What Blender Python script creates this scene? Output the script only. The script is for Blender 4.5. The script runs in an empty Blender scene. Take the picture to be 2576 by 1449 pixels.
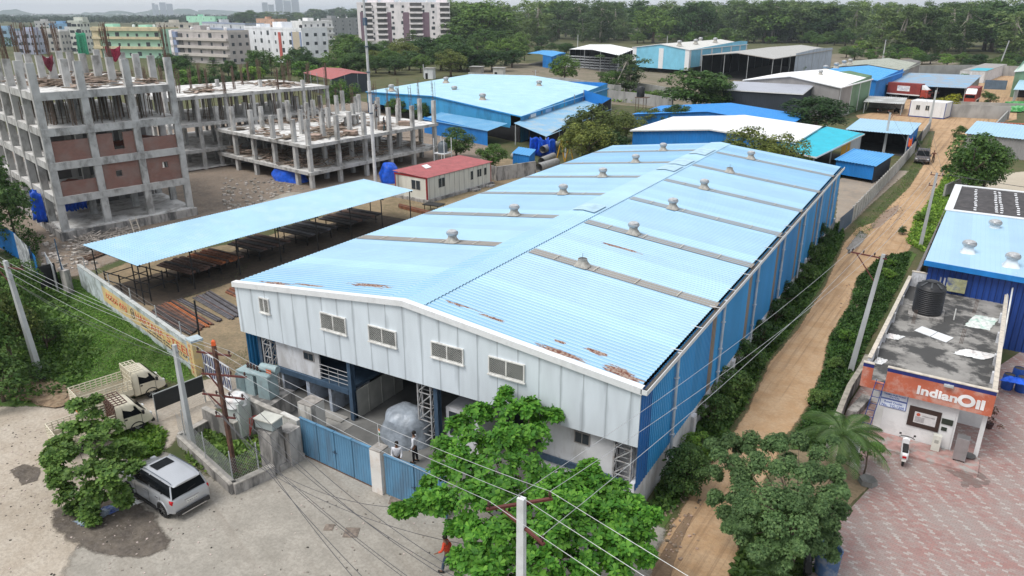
import bpy, math, random
import numpy as np
from mathutils import Vector, Matrix
from mathutils.geometry import tessellate_polygon
SC = bpy.context.scene
COL = SC.collection
R = math.radians
# ------------------------------------------------------------------ camera
FPX = 1850.0; HC = 21.0
TH = math.atan(693.5 / FPX); YAW = R(30.85)
cd = bpy.data.cameras.new('camera'); cam = bpy.data.objects.new('camera', cd); COL.objects.link(cam)
cd.sensor_width = 36; cd.lens = 36 * FPX / 2576.0; cd.clip_start = 0.3; cd.clip_end = 30000
cam.location = (0, 0, HC); cam.rotation_euler = (math.pi / 2 - TH, 0, YAW)
SC.camera = cam
# ------------------------------------------------------------------ light
SUN_EL, SUN_AZ = R(58), R(-150)      # azimuth clockwise from +Y
w = bpy.data.worlds.new('World'); SC.world = w; w.use_nodes = True
nt = w.node_tree; nt.nodes.clear()
out = nt.nodes.new('ShaderNodeOutputWorld'); bg = nt.nodes.new('ShaderNodeBackground')
sky = nt.nodes.new('ShaderNodeTexSky'); sky.sky_type = 'NISHITA'; sky.sun_disc = False
sky.sun_elevation = SUN_EL; sky.sun_rotation = SUN_AZ; sky.air_density = 1.0; sky.dust_density = 4.0; sky.ozone_density = 1.0
cloud = nt.nodes.new('ShaderNodeTexNoise'); cloud.inputs['Scale'].default_value = 3.0; cloud.inputs['Detail'].default_value = 6
ramp = nt.nodes.new('ShaderNodeValToRGB'); ramp.color_ramp.elements[0].position = .3; ramp.color_ramp.elements[1].position = .7
ramp.color_ramp.elements[0].color = (8.0, 8.4, 9.0, 1); ramp.color_ramp.elements[1].color = (9.6, 9.7, 9.9, 1)
mixn = nt.nodes.new('ShaderNodeMix'); mixn.data_type = 'RGBA'; mixn.inputs[0].default_value = .80
tc = nt.nodes.new('ShaderNodeTexCoord')
nt.links.new(tc.outputs['Generated'], cloud.inputs['Vector']); nt.links.new(cloud.outputs['Fac'], ramp.inputs['Fac'])
nt.links.new(sky.outputs[0], mixn.inputs[6]); nt.links.new(ramp.outputs[0], mixn.inputs[7])
nt.links.new(mixn.outputs[2], bg.inputs['Color']); bg.inputs['Strength'].default_value = 0.10
nt.links.new(bg.outputs[0], out.inputs[0])
sd = bpy.data.lights.new('sun', 'SUN'); sd.energy = 2.2; sd.angle = R(28); sd.color = (1, .97, .92)
so = bpy.data.objects.new('sun', sd); COL.objects.link(so)
sdir = Vector((math.sin(SUN_AZ) * math.cos(SUN_EL), math.cos(SUN_AZ) * math.cos(SUN_EL), math.sin(SUN_EL)))
so.rotation_euler = sdir.to_track_quat('Z', 'Y').to_euler(); so.location = (0, 0, 200)
SC.view_settings.view_transform = 'Standard'; SC.view_settings.look = 'None'; SC.view_settings.gamma = 1
SC.view_settings.exposure = 0.16
SC.cycles.max_bounces = 6; SC.cycles.diffuse_bounces = 2; SC.cycles.transparent_max_bounces = 8; SC.cycles.volume_bounces = 0
# ------------------------------------------------------------------ point finding (photo measurements -> metres)
_c, _s = math.cos(TH), math.sin(TH); _ca, _sa = math.cos(YAW), math.sin(YAW)
def ray(x, y):
    dx = (x - 1288) / FPX; dy = (y - 724.5) / FPX
    X, Y, Z = dx, _c - dy * _s, -_s - dy * _c
    return X * _ca - Y * _sa, X * _sa + Y * _ca, Z
def at(x, y, z=0.0):
    r = ray(x, y); t = (z - HC) / r[2]; return Vector((r[0] * t, r[1] * t, z))
def hx(x, y, X):
    r = ray(x, y); t = X / r[0]; return Vector((X, r[1] * t, HC + r[2] * t))
def hy(x, y, Y):
    r = ray(x, y); t = Y / r[1]; return Vector((r[0] * t, Y, HC + r[2] * t))
def far(x, y, D):
    """point at horizontal distance D seen at x, y"""
    r = ray(x, y); t = D / math.hypot(r[0], r[1]); return Vector((r[0] * t, r[1] * t, HC + r[2] * t))
# ------------------------------------------------------------------ materials
_M = {}
def nd(t, typ, **kw):
    n = t.nodes.new(typ)
    for k, v in kw.items():
        if k.startswith('i_'):
            n.inputs[k[2:].replace('_', ' ')].default_value = v
        else: setattr(n, k, v)
    return n
def c4(c): return (c[0], c[1], c[2], 1)
def pm(key, col, rough=.7, metal=0.0, var=.18, scale=1.5, bump=0.0, bscale=12, dirt=None, dscale=.6, damt=.5, streak=0, island=0, objrnd=0, spec=.4, trans=0, dlo=.48, dhi=.62):
    if key in _M: return _M[key]
    m = bpy.data.materials.new(key); m.use_nodes = True; t = m.node_tree
    b = t.nodes['Principled BSDF']; L = t.links.new
    b.inputs['Roughness'].default_value = rough; b.inputs['Metallic'].default_value = metal
    b.inputs['Specular IOR Level'].default_value = spec
    co = nd(t, 'ShaderNodeTexCoord')
    n1 = nd(t, 'ShaderNodeTexNoise', i_Scale=scale, i_Detail=5.0); L(co.outputs['Object'], n1.inputs['Vector'])
    mr = nd(t, 'ShaderNodeMapRange'); mr.inputs[1].default_value = .3; mr.inputs[2].default_value = .7
    mr.inputs[3].default_value = 1 - var; mr.inputs[4].default_value = 1 + var
    L(n1.outputs['Fac'], mr.inputs[0])
    hs = nd(t, 'ShaderNodeHueSaturation', i_Color=c4(col)); L(mr.outputs[0], hs.inputs['Value'])
    cur = hs.outputs[0]
    for a, k in ((island, 0), (objrnd, 1)):
        if not a: continue
        src = nd(t, 'ShaderNodeObjectInfo').outputs['Random'] if k else nd(t, 'ShaderNodeNewGeometry').outputs['Random Per Island']
        m2 = nd(t, 'ShaderNodeMapRange')
        m2.inputs[3].default_value = 1 - a; m2.inputs[4].default_value = 1 + a; L(src, m2.inputs[0])
        h2 = nd(t, 'ShaderNodeHueSaturation'); L(cur, h2.inputs['Color']); L(m2.outputs[0], h2.inputs['Value'])
        m3 = nd(t, 'ShaderNodeMapRange'); m3.inputs[3].default_value = .5 + .035 * a; m3.inputs[4].default_value = .5 - .05 * a; L(src, m3.inputs[0]); L(m3.outputs[0], h2.inputs['Hue'])
        cur = h2.outputs[0]
    if dirt:
        mp = nd(t, 'ShaderNodeMapping'); L(co.outputs['Object'], mp.inputs['Vector'])
        if streak: mp.inputs['Scale'].default_value = (1, 1, 1.0 / streak)
        n2 = nd(t, 'ShaderNodeTexNoise', i_Scale=dscale, i_Detail=8.0, i_Roughness=.65); L(mp.outputs[0], n2.inputs['Vector'])
        r2 = nd(t, 'ShaderNodeMapRange'); r2.inputs[1].default_value = dlo; r2.inputs[2].default_value = dhi; r2.inputs[4].default_value = damt
        L(n2.outputs['Fac'], r2.inputs[0])
        mx = nd(t, 'ShaderNodeMix', data_type='RGBA'); L(r2.outputs[0], mx.inputs[0]); L(cur, mx.inputs[6]); mx.inputs[7].default_value = c4(dirt)
        cur = mx.outputs[2]
    L(cur, b.inputs['Base Color'])
    if bump:
        n3 = nd(t, 'ShaderNodeTexNoise', i_Scale=bscale, i_Detail=6.0); L(co.outputs['Object'], n3.inputs['Vector'])
        bp = nd(t, 'ShaderNodeBump', i_Strength=bump, i_Distance=.05); L(n3.outputs['Fac'], bp.inputs['Height']); L(bp.outputs[0], b.inputs['Normal'])
    if trans:
        tr = nd(t, 'ShaderNodeBsdfTranslucent'); ms = nd(t, 'ShaderNodeMixShader', i_Fac=trans); L(cur, tr.inputs['Color'])
        o = t.nodes['Material Output']; L(b.outputs[0], ms.inputs[1]); L(tr.outputs[0], ms.inputs[2]); L(ms.outputs[0], o.inputs[0])
    _M[key] = m; return m
def glass(key='window_glass', col=(.03, .04, .05), rough=.08):
    return pm(key, col, rough, 0, .1, 2, spec=.6)
# ------------------------------------------------------------------ objects
def tag(o, label=None, cat=None, group=None, kind=None):
    if label: o['label'] = label
    if cat: o['category'] = cat
    if group: o['group'] = group
    if kind: o['kind'] = kind
    return o
def thing(name, label, cat, loc=(0, 0, 0), rz=0, group=None):
    o = bpy.data.objects.new(name, None); COL.objects.link(o); o.empty_display_size = .3
    o.location = loc; o.rotation_euler = (0, 0, rz)
    return tag(o, label, cat, group)
def root_of(o):
    while o.parent: o = o.parent
    return o
def link(name, me, parent=None):
    o = bpy.data.objects.new(name, me); COL.objects.link(o); o.parent = parent; return o
def copy_tree(o, parent=None):
    c = o.copy(); COL.objects.link(c); c.parent = parent
    for ch in list(o.children): copy_tree(ch, c)
    return c
class MB:
    def __init__(s): s.v = []; s.f = []; s.m = []; s.c = []
    def cut(s): s.c.append((len(s.v), len(s.f))); return s
    def add(s, vs, fs, m=0):
        b = len(s.v); s.v += [tuple(p) for p in vs]; s.f += [tuple(b + i for i in f) for f in fs]; s.m += [m] * len(fs); return s
    def quad(s, a, b, c, d, m=0): return s.add([a, b, c, d], [(0, 1, 2, 3)], m)
    def ob(s, o, ex, ey, ez, m=0):
        o, ex, ey, ez = map(Vector, (o, ex, ey, ez))
        vs = [o, o + ex, o + ex + ey, o + ey]; vs += [p + ez for p in vs]
        return s.add(vs, [(3, 2, 1, 0), (4, 5, 6, 7), (0, 1, 5, 4), (1, 2, 6, 5), (2, 3, 7, 6), (3, 0, 4, 7)], m)
    def box(s, x0, y0, z0, x1, y1, z1, m=0): return s.ob((x0, y0, z0), (x1 - x0, 0, 0), (0, y1 - y0, 0), (0, 0, z1 - z0), m)
    def cb(s, cx, cy, z0, sx, sy, h, rz=0, m=0):
        e1 = Vector((math.cos(rz), math.sin(rz), 0)) * sx; e2 = Vector((-math.sin(rz), math.cos(rz), 0)) * sy
        return s.ob(Vector((cx, cy, z0)) - e1 / 2 - e2 / 2, e1, e2, (0, 0, h), m)
    def bar(s, a, b, w, h=None, m=0):
        a, b = Vector(a), Vector(b); d = b - a; h = h or w
        up = Vector((0, 0, 1)) if abs(d.normalized().z) < .95 else Vector((1, 0, 0))
        sd = d.cross(up).normalized() * w; u2 = sd.cross(d).normalized() * h
        return s.ob(a - sd / 2 - u2 / 2, sd, u2, d, m)
    def tube(s, pts, r, n=8, m=0, cap=True):
        pts = [Vector(p) for p in pts]; rs = r if isinstance(r, (list, tuple)) else [r] * len(pts); b = []
        ref = None
        for i, p in enumerate(pts):
            d = (pts[min(i + 1, len(pts) - 1)] - pts[max(i - 1, 0)]).normalized()
            if ref is None or abs(ref.dot(d)) > .95: ref = Vector((0, 0, 1)) if abs(d.z) < .9 else Vector((1, 0, 0))
            a1 = d.cross(ref).normalized(); a2 = a1.cross(d).normalized(); ref = a2
            b += [p + (a1 * math.cos(2 * math.pi * k / n) + a2 * math.sin(2 * math.pi * k / n)) * rs[i] for k in range(n)]
        fs = [(i * n + k, i * n + (k + 1) % n, (i + 1) * n + (k + 1) % n, (i + 1) * n + k) for i in range(len(pts) - 1) for k in range(n)]
        if cap: fs += [tuple(range(n))[::-1], tuple(range((len(pts) - 1) * n, len(pts) * n))]
        return s.add(b, fs, m)
    def lathe(s, c, prof, n=16, m=0, cap=True):
        c = Vector(c); b = [c + Vector((r * math.cos(2 * math.pi * k / n), r * math.sin(2 * math.pi * k / n), z)) for r, z in prof for k in range(n)]
        fs = [(i * n + k, i * n + (k + 1) % n, (i + 1) * n + (k + 1) % n, (i + 1) * n + k) for i in range(len(prof) - 1) for k in range(n)]
        if cap: fs += [tuple(range(n))[::-1], tuple(range((len(prof) - 1) * n, len(prof) * n))]
        return s.add(b, fs, m)
    def prism(s, poly, ez, m=0):
        poly = [Vector(p) for p in poly]; ez = Vector(ez); n = len(poly)
        return s.add(poly + [p + ez for p in poly], [tuple(range(n))[::-1], tuple(range(n, 2 * n))] + [(i, (i + 1) % n, (i + 1) % n + n, i + n) for i in range(n)], m)
    def ribs(s, A, B, C, D, pitch=.3, amp=.03, m=0, th=.004, flip=1):
        """ribbed sheet: ribs run A->D / B->C, repeated along A->B"""
        A, B, C, D = map(Vector, (A, B, C, D)); n = max(2, int((B - A).length / pitch))
        nrm = (B - A).cross(D - A).normalized() * flip; vs = []; ks = [(0, 0), (.5, 0), (.62, 1), (.85, 1)]
        for i in range(n):
            for f, h in ks:
                t = (i + f) / n; vs += [A.lerp(B, t) + nrm * amp * h, D.lerp(C, t) + nrm * amp * h]
        vs += [B, C]; k = len(vs) // 2
        return s.add(vs, [(2 * i, 2 * i + 2, 2 * i + 3, 2 * i + 1) for i in range(k - 1)], m)
    def build(s, name, mats, parent=None, smooth=False, world=True, bevel=0):
        if s.c:
            cs = sorted(set([(0, 0)] + s.c + [(len(s.v), len(s.f))])); r = None
            for (v0, f0), (v1, f1) in zip(cs[:-1], cs[1:]):
                q = MB(); q.v = s.v[v0:v1]; q.f = [tuple(i - v0 for i in f) for f in s.f[f0:f1]]; q.m = s.m[f0:f1]
                if q.f: r = q.build(name, mats, parent, smooth, world, bevel)
            return r
        me = bpy.data.meshes.new(name)
        off = root_of(parent).location if (parent and world) else Vector((0, 0, 0))
        me.from_pydata([(p[0] - off[0], p[1] - off[1], p[2] - off[2]) for p in s.v], [], s.f)
        for mt in (mats if isinstance(mats, (list, tuple)) else [mats]): me.materials.append(mt)
        me.polygons.foreach_set('material_index', s.m)
        if smooth: me.shade_smooth(); me.set_sharp_from_angle(angle=R(40))
        me.update(); o = link(name, me, parent)
        if bevel:
            bv = o.modifiers.new('bevel', 'BEVEL'); bv.width = bevel; bv.segments = 2; bv.limit_method = 'ANGLE'
        return o
    def top(s, name, mats, label=None, cat=None, group=None, kind=None, smooth=False, bevel=0):
        return tag(s.build(name, mats, None, smooth, True, bevel), label, cat, group, kind)
# ------------------------------------------------------------------ leaves
TPL = {
 'quad': (np.array([[-.5, 0, 0], [0, -.32, .05], [.5, 0, 0], [0, .32, .05]]), [(0, 1, 2, 3)]),
 'leaf': (np.array([[0, 0, 0], [.35, -.17, .05], [.75, -.26, .04], [1, 0, -.06], [.75, .26, .04], [.35, .17, .05], [.5, 0, -.02]]), [(0, 1, 2, 6), (6, 2, 3), (6, 3, 4), (0, 6, 4, 5)]),
 'long': (np.array([[0, 0, 0], [.5, -.12, .04], [1, 0, -.12], [.5, .12, .04]]), [(0, 1, 2, 3)]),
 'spray': (np.array([[0, 0, 0], [.45, -.16, .06], [.3, -.5, -.02], [1, 0, -.1], [.3, .5, -.02], [.45, .16, .06]]), [(0, 2, 1), (0, 1, 3, 5), (0, 5, 4)]),
}
def leaf_mesh(name, P, N, S, tpl, mat, rng, tan=None):
    tv, tf = TPL[tpl]; n = len(P); k = len(tv)
    N = N / (np.linalg.norm(N, axis=1, keepdims=True) + 1e-9)
    a = rng.normal(size=(n, 3)) if tan is None else tan
    X = a - N * (a * N).sum(1, keepdims=True); X /= (np.linalg.norm(X, axis=1, keepdims=True) + 1e-9); Y = np.cross(N, X)
    V = P[:, None, :] + S[:, None, None] * (tv[None, :, 0:1] * X[:, None, :] + tv[None, :, 1:2] * Y[:, None, :] + tv[None, :, 2:3] * N[:, None, :])
    V = V.reshape(-1, 3); base = (np.arange(n) * k)
    loops = []; tot = []
    fl = [i for f in tf for i in f]; L = len(fl)
    lv = (base[:, None] + np.array(fl)[None, :]).reshape(-1)
    lt = np.tile(np.array([len(f) for f in tf]), n); ls = np.concatenate([[0], np.cumsum(lt)[:-1]])
    me = bpy.data.meshes.new(name); me.vertices.add(len(V)); me.vertices.foreach_set('co', V.astype(np.float32).ravel())
    me.loops.add(len(lv)); me.loops.foreach_set('vertex_index', lv.astype(np.int32))
    me.polygons.add(len(lt)); me.polygons.foreach_set('loop_start', ls.astype(np.int32)); me.polygons.foreach_set('loop_total', lt.astype(np.int32))
    me.materials.append(mat); me.update(calc_edges=True); me.validate(); return me
def crown_pts(rng, clumps, per, spread=.25, up=.5, inner=.15):
    """leaves on the shells of clumps [(cx,cy,cz,r)]"""
    Ps, Ns = [], []
    for cx, cy, cz, r in clumps:
        d = rng.normal(size=(per, 3)); d /= np.linalg.norm(d, axis=1, keepdims=True)
        d[:, 2] = np.where(d[:, 2] < -.5, -d[:, 2], d[:, 2])
        rr = r * (1 - np.abs(rng.normal(size=(per, 1))) * spread)
        Ps.append(np.array([cx, cy, cz]) + d * rr * np.array([1, 1, .85])); Ns.append(d + np.array([0, 0, up]) + rng.normal(size=(per, 3)) * .45)
    return np.concatenate(Ps), np.concatenate(Ns)
def ell_clumps(rng, n, a, b, cz, r0, r1, hollow=.45):
    o = []
    while len(o) < n:
        d = rng.uniform(-1, 1, 3); q = np.linalg.norm(d)
        if q > 1 or q < hollow or (d[2] < -.75): continue
        o.append((d[0] * a, d[1] * a, cz + d[2] * b, rng.uniform(r0, r1)))
    return o
def limbs(mb, rng, base_h, clumps, r, n=8, bend=.3):
    idx = rng.permutation(len(clumps))[:n]
    for i in idx:
        c = clumps[i]; p0 = Vector((0, 0, base_h * rng.uniform(.6, 1.05))); p2 = Vector((c[0], c[1], c[2])); p1 = p0.lerp(p2, .5) + Vector((0, 0, -bend * abs(p2.z - p0.z) * .3))
        mb.tube([p0, p1, p2], [r * .55, r * .35, r * .12], 5)
GREENS = {
 'mid': (0.075, 0.159, 0.032), 'dark': (0.049, 0.112, 0.030), 'fresh': (0.117, 0.244, 0.034), 'grey': (0.111, 0.183, 0.060), 'neem': (0.137, 0.238, 0.086),
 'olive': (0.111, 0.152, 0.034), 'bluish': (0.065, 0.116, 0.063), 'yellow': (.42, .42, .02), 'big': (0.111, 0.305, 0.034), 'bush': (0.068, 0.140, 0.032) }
def leafmat(k, tr=.25): return pm('leaf_' + k, GREENS[k], .6, 0, .35, .5, island=.4, objrnd=.38, spec=.3, trans=tr)
def bark(k='bark', c=(.13, .10, .075)): return pm(k, c, .9, 0, .3, 4, bump=.6, bscale=14)
_T = {}
def tree_proto(kind, seed):
    """unit trees about 10 m tall: (trunk mesh, crown mesh)"""
    if (kind, seed) in _T: return _T[(kind, seed)]
    rng = np.random.default_rng(seed * 7 + len(kind)); mb = MB(); mt = bark()
    if kind == 'round':
        cl = ell_clumps(rng, 52, 4.0, 3.9, 5.6, .9, 1.6); P, N = crown_pts(rng, cl, 85); S = rng.uniform(.32, .58, len(P)); g, tp = 'mid', 'spray'; th = 4.2; r = .28
    elif kind == 'olive':
        cl = ell_clumps(rng, 50, 4.1, 3.7, 5.6, .9, 1.6); P, N = crown_pts(rng, cl, 85); S = rng.uniform(.3, .55, len(P)); g, tp = 'olive', 'spray'; th = 4.2; r = .28
    elif kind == 'dark':
        cl = ell_clumps(rng, 54, 4.2, 4.1, 5.4, .95, 1.7); P, N = crown_pts(rng, cl, 85); S = rng.uniform(.32, .58, len(P)); g, tp = 'dark', 'spray'; th = 4; r = .3
    elif kind == 'tall':      # eucalyptus-like: airy, layered, stem shows
        cl = [(rng.normal() * 1.25, rng.normal() * 1.25, z + rng.normal() * .3, rng.uniform(.6, 1.35)) for z in np.linspace(1.0, 9.1, 44)]
        P, N = crown_pts(rng, cl, 75, .4, .3); S = rng.uniform(.25, .45, len(P)); g, tp = 'grey', 'spray'; th = 8.6; r = .16; mt = bark('pale_bark', (.36, .33, .28))
    elif kind == 'tiered':    # flat layered branches
        cl = [(math.cos(a) * q, math.sin(a) * q, z, .75) for z, R_ in ((3.5, 2.7), (5, 2.5), (6.4, 2.1), (7.8, 1.5), (9.1, .6)) for a, q in [(rng.uniform(0, 6.3), rng.uniform(.3, 1) * R_) for _ in range(9)]]
        P, N = crown_pts(rng, cl, 55, .3, 1.2); P[:, 2] = P[:, 2] * .75 + .25 * np.round(P[:, 2] / 1.45) * 1.45; S = rng.uniform(.25, .42, len(P)); g, tp = 'bush', 'spray'; th = 9; r = .16
    elif kind == 'bush':
        cl = ell_clumps(rng, 18, 4.5, 4.4, 4.2, 1.3, 2.2, .3); P, N = crown_pts(rng, cl, 80); S = rng.uniform(.5, .95, len(P)); g, tp = 'bush', 'spray'; th = 3; r = .3
    elif kind == 'bushb':
        cl = ell_clumps(rng, 18, 4.5, 4.4, 4.2, 1.3, 2.2, .3); P, N = crown_pts(rng, cl, 80); S = rng.uniform(.5, .95, len(P)); g, tp = 'fresh', 'spray'; th = 3; r = .3
    elif kind == 'farwood':
        cl = ell_clumps(rng, 16, 4.4, 3.3, 6.2, 1.3, 2.1); P, N = crown_pts(rng, cl, 60); S = rng.uniform(.5, .95, len(P)); g, tp = 'bluish', 'spray'; th = 4.2; r = .3
    mb.tube([(0, 0, -.2), (.05, .02, th * .35), (-.06, .05, th * .7), (0, 0, th)], [r * 1.25, r, r * .8, r * .5], 8)
    limbs(mb, rng, th, cl, r, 9)
    tme = bpy.data.meshes.new('trunk'); tme.from_pydata(mb.v, [], mb.f); tme.materials.append(mt); tme.shade_smooth()
    cme = leaf_mesh('crown', P, N, S, tp, leafmat(g), rng)
    _T[(kind, seed)] = (tme, cme); return _T[(kind, seed)]
def tree(kind, x, y, h, label, w=1.0, seed=0, group=None, name=None, z=0, cat=None):
    tm, cm = tree_proto(kind, seed)
    t = thing(name or ('bush' if kind.startswith('bush') else 'tree'), label, cat or ('bush' if kind.startswith('bush') else 'tree'), (x, y, z), random.uniform(0, 6.28), group)
    s = h / 10.0; t.scale = (s * w, s * w, s)
    link('trunk', tm, t); link('crown', cm, t); return t
# ------------------------------------------------------------------ ground sheets with ragged edges
def edge_mat(m):
    """fade a ground sheet out raggedly at its rim (attribute 'edge')"""
    t = m.node_tree; L = t.links.new; o = t.nodes['Material Output']; src = o.inputs[0].links[0].from_socket
    a = nd(t, 'ShaderNodeAttribute', attribute_name='edge'); g = nd(t, 'ShaderNodeNewGeometry')
    n = nd(t, 'ShaderNodeTexNoise', i_Scale=1.3, i_Detail=7.0, i_Roughness=.7); L(g.outputs['Position'], n.inputs['Vector'])
    ad = nd(t, 'ShaderNodeMath', operation='MULTIPLY_ADD'); L(n.outputs['Fac'], ad.inputs[0]); ad.inputs[1].default_value = 1.1; L(a.outputs['Fac'], ad.inputs[2])
    mr = nd(t, 'ShaderNodeMapRange'); mr.inputs[1].default_value = .78; mr.inputs[2].default_value = 1.05; L(ad.outputs[0], mr.inputs[0])
    tr = nd(t, 'ShaderNodeBsdfTransparent'); ms = nd(t, 'ShaderNodeMixShader'); L(mr.outputs[0], ms.inputs[0]); L(tr.outputs[0], ms.inputs[1]); L(src, ms.inputs[2]); L(ms.outputs[0], o.inputs[0])
    return m
def sheet(name, poly, z, mat, feather=1.0, label=None, kind='structure'):
    P = []
    n = len(poly)
    for i in range(n):
        a = Vector(poly[i][:2]); b = Vector(poly[(i + 1) % n][:2]); k = max(1, int((b - a).length / 4))
        P += [a.lerp(b, j / k) for j in range(k)]
    ar = sum(P[i].x * P[(i + 1) % len(P)].y - P[(i + 1) % len(P)].x * P[i].y for i in range(len(P)))
    if ar < 0: P.reverse()
    n = len(P)
    if not feather:
        tr = tessellate_polygon([[Vector((p.x, p.y, 0)) for p in P]])
        me = bpy.data.meshes.new(name); me.from_pydata([(p.x, p.y, z) for p in P], [], [tuple(f) for f in tr])
    else:
        I = []
        for i in range(n):
            d = (P[(i + 1) % n] - P[i - 1]).normalized(); I.append(P[i] + Vector((-d.y, d.x)) * feather)
        tr = tessellate_polygon([[Vector((p.x, p.y, 0)) for p in I]])
        me = bpy.data.meshes.new(name)
        me.from_pydata([(p.x, p.y, z) for p in P] + [(p.x, p.y, z) for p in I], [], [(i, (i + 1) % n, (i + 1) % n + n, i + n) for i in range(n)] + [tuple(n + q for q in f) for f in tr])
        at_ = me.attributes.new('edge', 'FLOAT', 'POINT'); at_.data.foreach_set('value', [0.0] * n + [1.0] * n)
    me.materials.append(mat); me.update()
    for p in me.polygons:
        if p.normal.z < 0: me.flip_normals(); break
    o = link(name, me); tag(o, label, None, None, kind); return o
def in_poly(x, y, poly):
    c = np.zeros(len(x), bool); n = len(poly)
    for i in range(n):
        x0, y0 = poly[i][:2]; x1, y1 = poly[i - 1][:2]
        c ^= ((y0 > y) != (y1 > y)) & (x < (x1 - x0) * (y - y0) / (y1 - y0 + 1e-12) + x0)
    return c
def greens(name, poly, n, h, mat, label, seed=1, tpl='long', z=0, clump=.6, wild=.5, up=1.0):
    """ground cover: upright leaf cards over a polygon, gathered in clumps"""
    rng = np.random.default_rng(seed); xs = [p[0] for p in poly]; ys = [p[1] for p in poly]
    x = rng.uniform(min(xs), max(xs), n * 3); y = rng.uniform(min(ys), max(ys), n * 3)
    nz = np.sin(x * 1.7 + seed) * np.cos(y * 1.3 - seed) + .6 * np.sin(x * 4.1 + y * 3.3 + seed) + .4 * np.sin(x * 9 - y * 7)
    k = in_poly(x, y, poly) & (rng.uniform(-1.6, 1.2, n * 3) < nz + (1 - clump) * 2)
    x, y, nz = x[k][:n], y[k][:n], nz[k][:n]; m = len(x); hh = h * (.55 + .3 * np.clip(nz, -.6, 1.6)) * rng.uniform(.5, 1.1, m)
    P = np.stack([x, y, z + np.abs(rng.uniform(0, 1, m)) * hh * .8], 1)
    tan = np.stack([rng.normal(size=m), rng.normal(size=m), np.full(m, up) + rng.normal(size=m) * .3], 1)
    N = rng.normal(size=(m, 3)) * wild + np.array([0, 0, .8])
    S = h * rng.uniform(.35, .75, m)
    me = leaf_mesh(name, P, N, S, tpl, mat, rng, tan)
    o = link(name, me); return tag(o, label, None, None, 'stuff')
# ================================================================== GROUND
def gm(key, cols, scales=(.08, .6, 5), rough=.95, bump=.4, bscale=8, tracks=None, spots=None):
    """earth / concrete: colours mixed by noises of falling size; tracks = (angle, spacing, colour, amount)"""
    m = bpy.data.materials.new(key); m.use_nodes = True; t = m.node_tree; L = t.links.new; b = t.nodes['Principled BSDF']
    b.inputs['Roughness'].default_value = rough; b.inputs['Specular IOR Level'].default_value = .2
    g = nd(t, 'ShaderNodeNewGeometry'); cur = None
    for i, (c, sc) in enumerate(zip(cols[1:], scales)):
        n = nd(t, 'ShaderNodeTexNoise', i_Scale=sc, i_Detail=9.0, i_Roughness=.68); L(g.outputs['Position'], n.inputs['Vector'])
        r = nd(t, 'ShaderNodeMapRange'); r.inputs[1].default_value = .42; r.inputs[2].default_value = .62; L(n.outputs['Fac'], r.inputs[0])
        r.inputs[4].default_value = c[3] if len(c) > 3 else .8
        x = nd(t, 'ShaderNodeMix', data_type='RGBA'); L(r.outputs[0], x.inputs[0]); x.inputs[7].default_value = c4(c)
        if cur is None: x.inputs[6].default_value = c4(cols[0])
        else: L(cur, x.inputs[6])
        cur = x.outputs[2]
    if tracks:
        ang, sp, tcol, amt = tracks
        mp = nd(t, 'ShaderNodeMapping', vector_type='TEXTURE'); mp.inputs['Rotation'].default_value = (0, 0, ang); L(g.outputs['Position'], mp.inputs['Vector'])
        m2 = nd(t, 'ShaderNodeMapping'); m2.inputs['Scale'].default_value = (.04, sp, 1); L(mp.outputs[0], m2.inputs['Vector'])
        n = nd(t, 'ShaderNodeTexNoise', i_Scale=1.0, i_Detail=8.0, i_Roughness=.7); L(m2.outputs[0], n.inputs['Vector'])
        r = nd(t, 'ShaderNodeMapRange'); r.inputs[1].default_value = .5; r.inputs[2].default_value = .64; r.inputs[4].default_value = amt; L(n.outputs['Fac'], r.inputs[0])
        x = nd(t, 'ShaderNodeMix', data_type='RGBA'); L(r.outputs[0], x.inputs[0]); x.inputs[7].default_value = c4(tcol); L(cur, x.inputs[6]); cur = x.outputs[2]
    L(cur, b.inputs['Base Color'])
    n = nd(t, 'ShaderNodeTexNoise', i_Scale=bscale, i_Detail=8.0); L(g.outputs['Position'], n.inputs['Vector'])
    bp = nd(t, 'ShaderNodeBump', i_Strength=bump, i_Distance=.08); L(n.outputs['Fac'], bp.inputs['Height']); L(bp.outputs[0], b.inputs['Normal'])
    return m
def AT(pts, z=0): return [at(x, y, z) for x, y in pts]
g = MB(); N_ = 24
xs = [-12000, -6000, -2500, -1200, -600, -300, -150, -60, 0, 60, 300, 1500, 6000]; ys = [-200, -40, 0, 40, 100, 200, 400, 800, 1600, 4000, 12000]
for i in range(len(xs) - 1):
    for j in range(len(ys) - 1): g.quad((xs[i], ys[j], 0), (xs[i + 1], ys[j], 0), (xs[i + 1], ys[j + 1], 0), (xs[i], ys[j + 1], 0))
g.top('ground', gm('scrub_ground', [(.10, .11, .045), (.055, .085, .03, .9), (.17, .13, .08, .6), (.07, .08, .04, .5)], (.02, .3, 3)), kind='structure')
TAN = (.46, .33, .20)
soil_yard = edge_mat(gm('yard_soil', [(.27, .20, .13), (.17, .14, .09, .8), (.36, .27, .17, .7), (.12, .12, .07, .45)], (.25, .9, 5)))
mud = edge_mat(gm('site_mud', [(.22, .17, .13), (.14, .11, .085, .8), (.29, .22, .165, .7), (.33, .31, .28, .5)], (.12, .6, 4), bump=.9, bscale=3))
d1 = at(1720, 1449); d2 = at(2120, 820); rang = math.atan2(d2.y - d1.y, d2.x - d1.x)
road_m = edge_mat(gm('dirt_road_soil', [(.50, .325, .185), (.37, .235, .13, .75), (.56, .41, .27, .6), (.27, .18, .11, .3)], (.2, .9, 6), bump=.8, bscale=5, tracks=(rang, 2.0, (.22, .145, .09), .75)))
rang2 = R(10)
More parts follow.
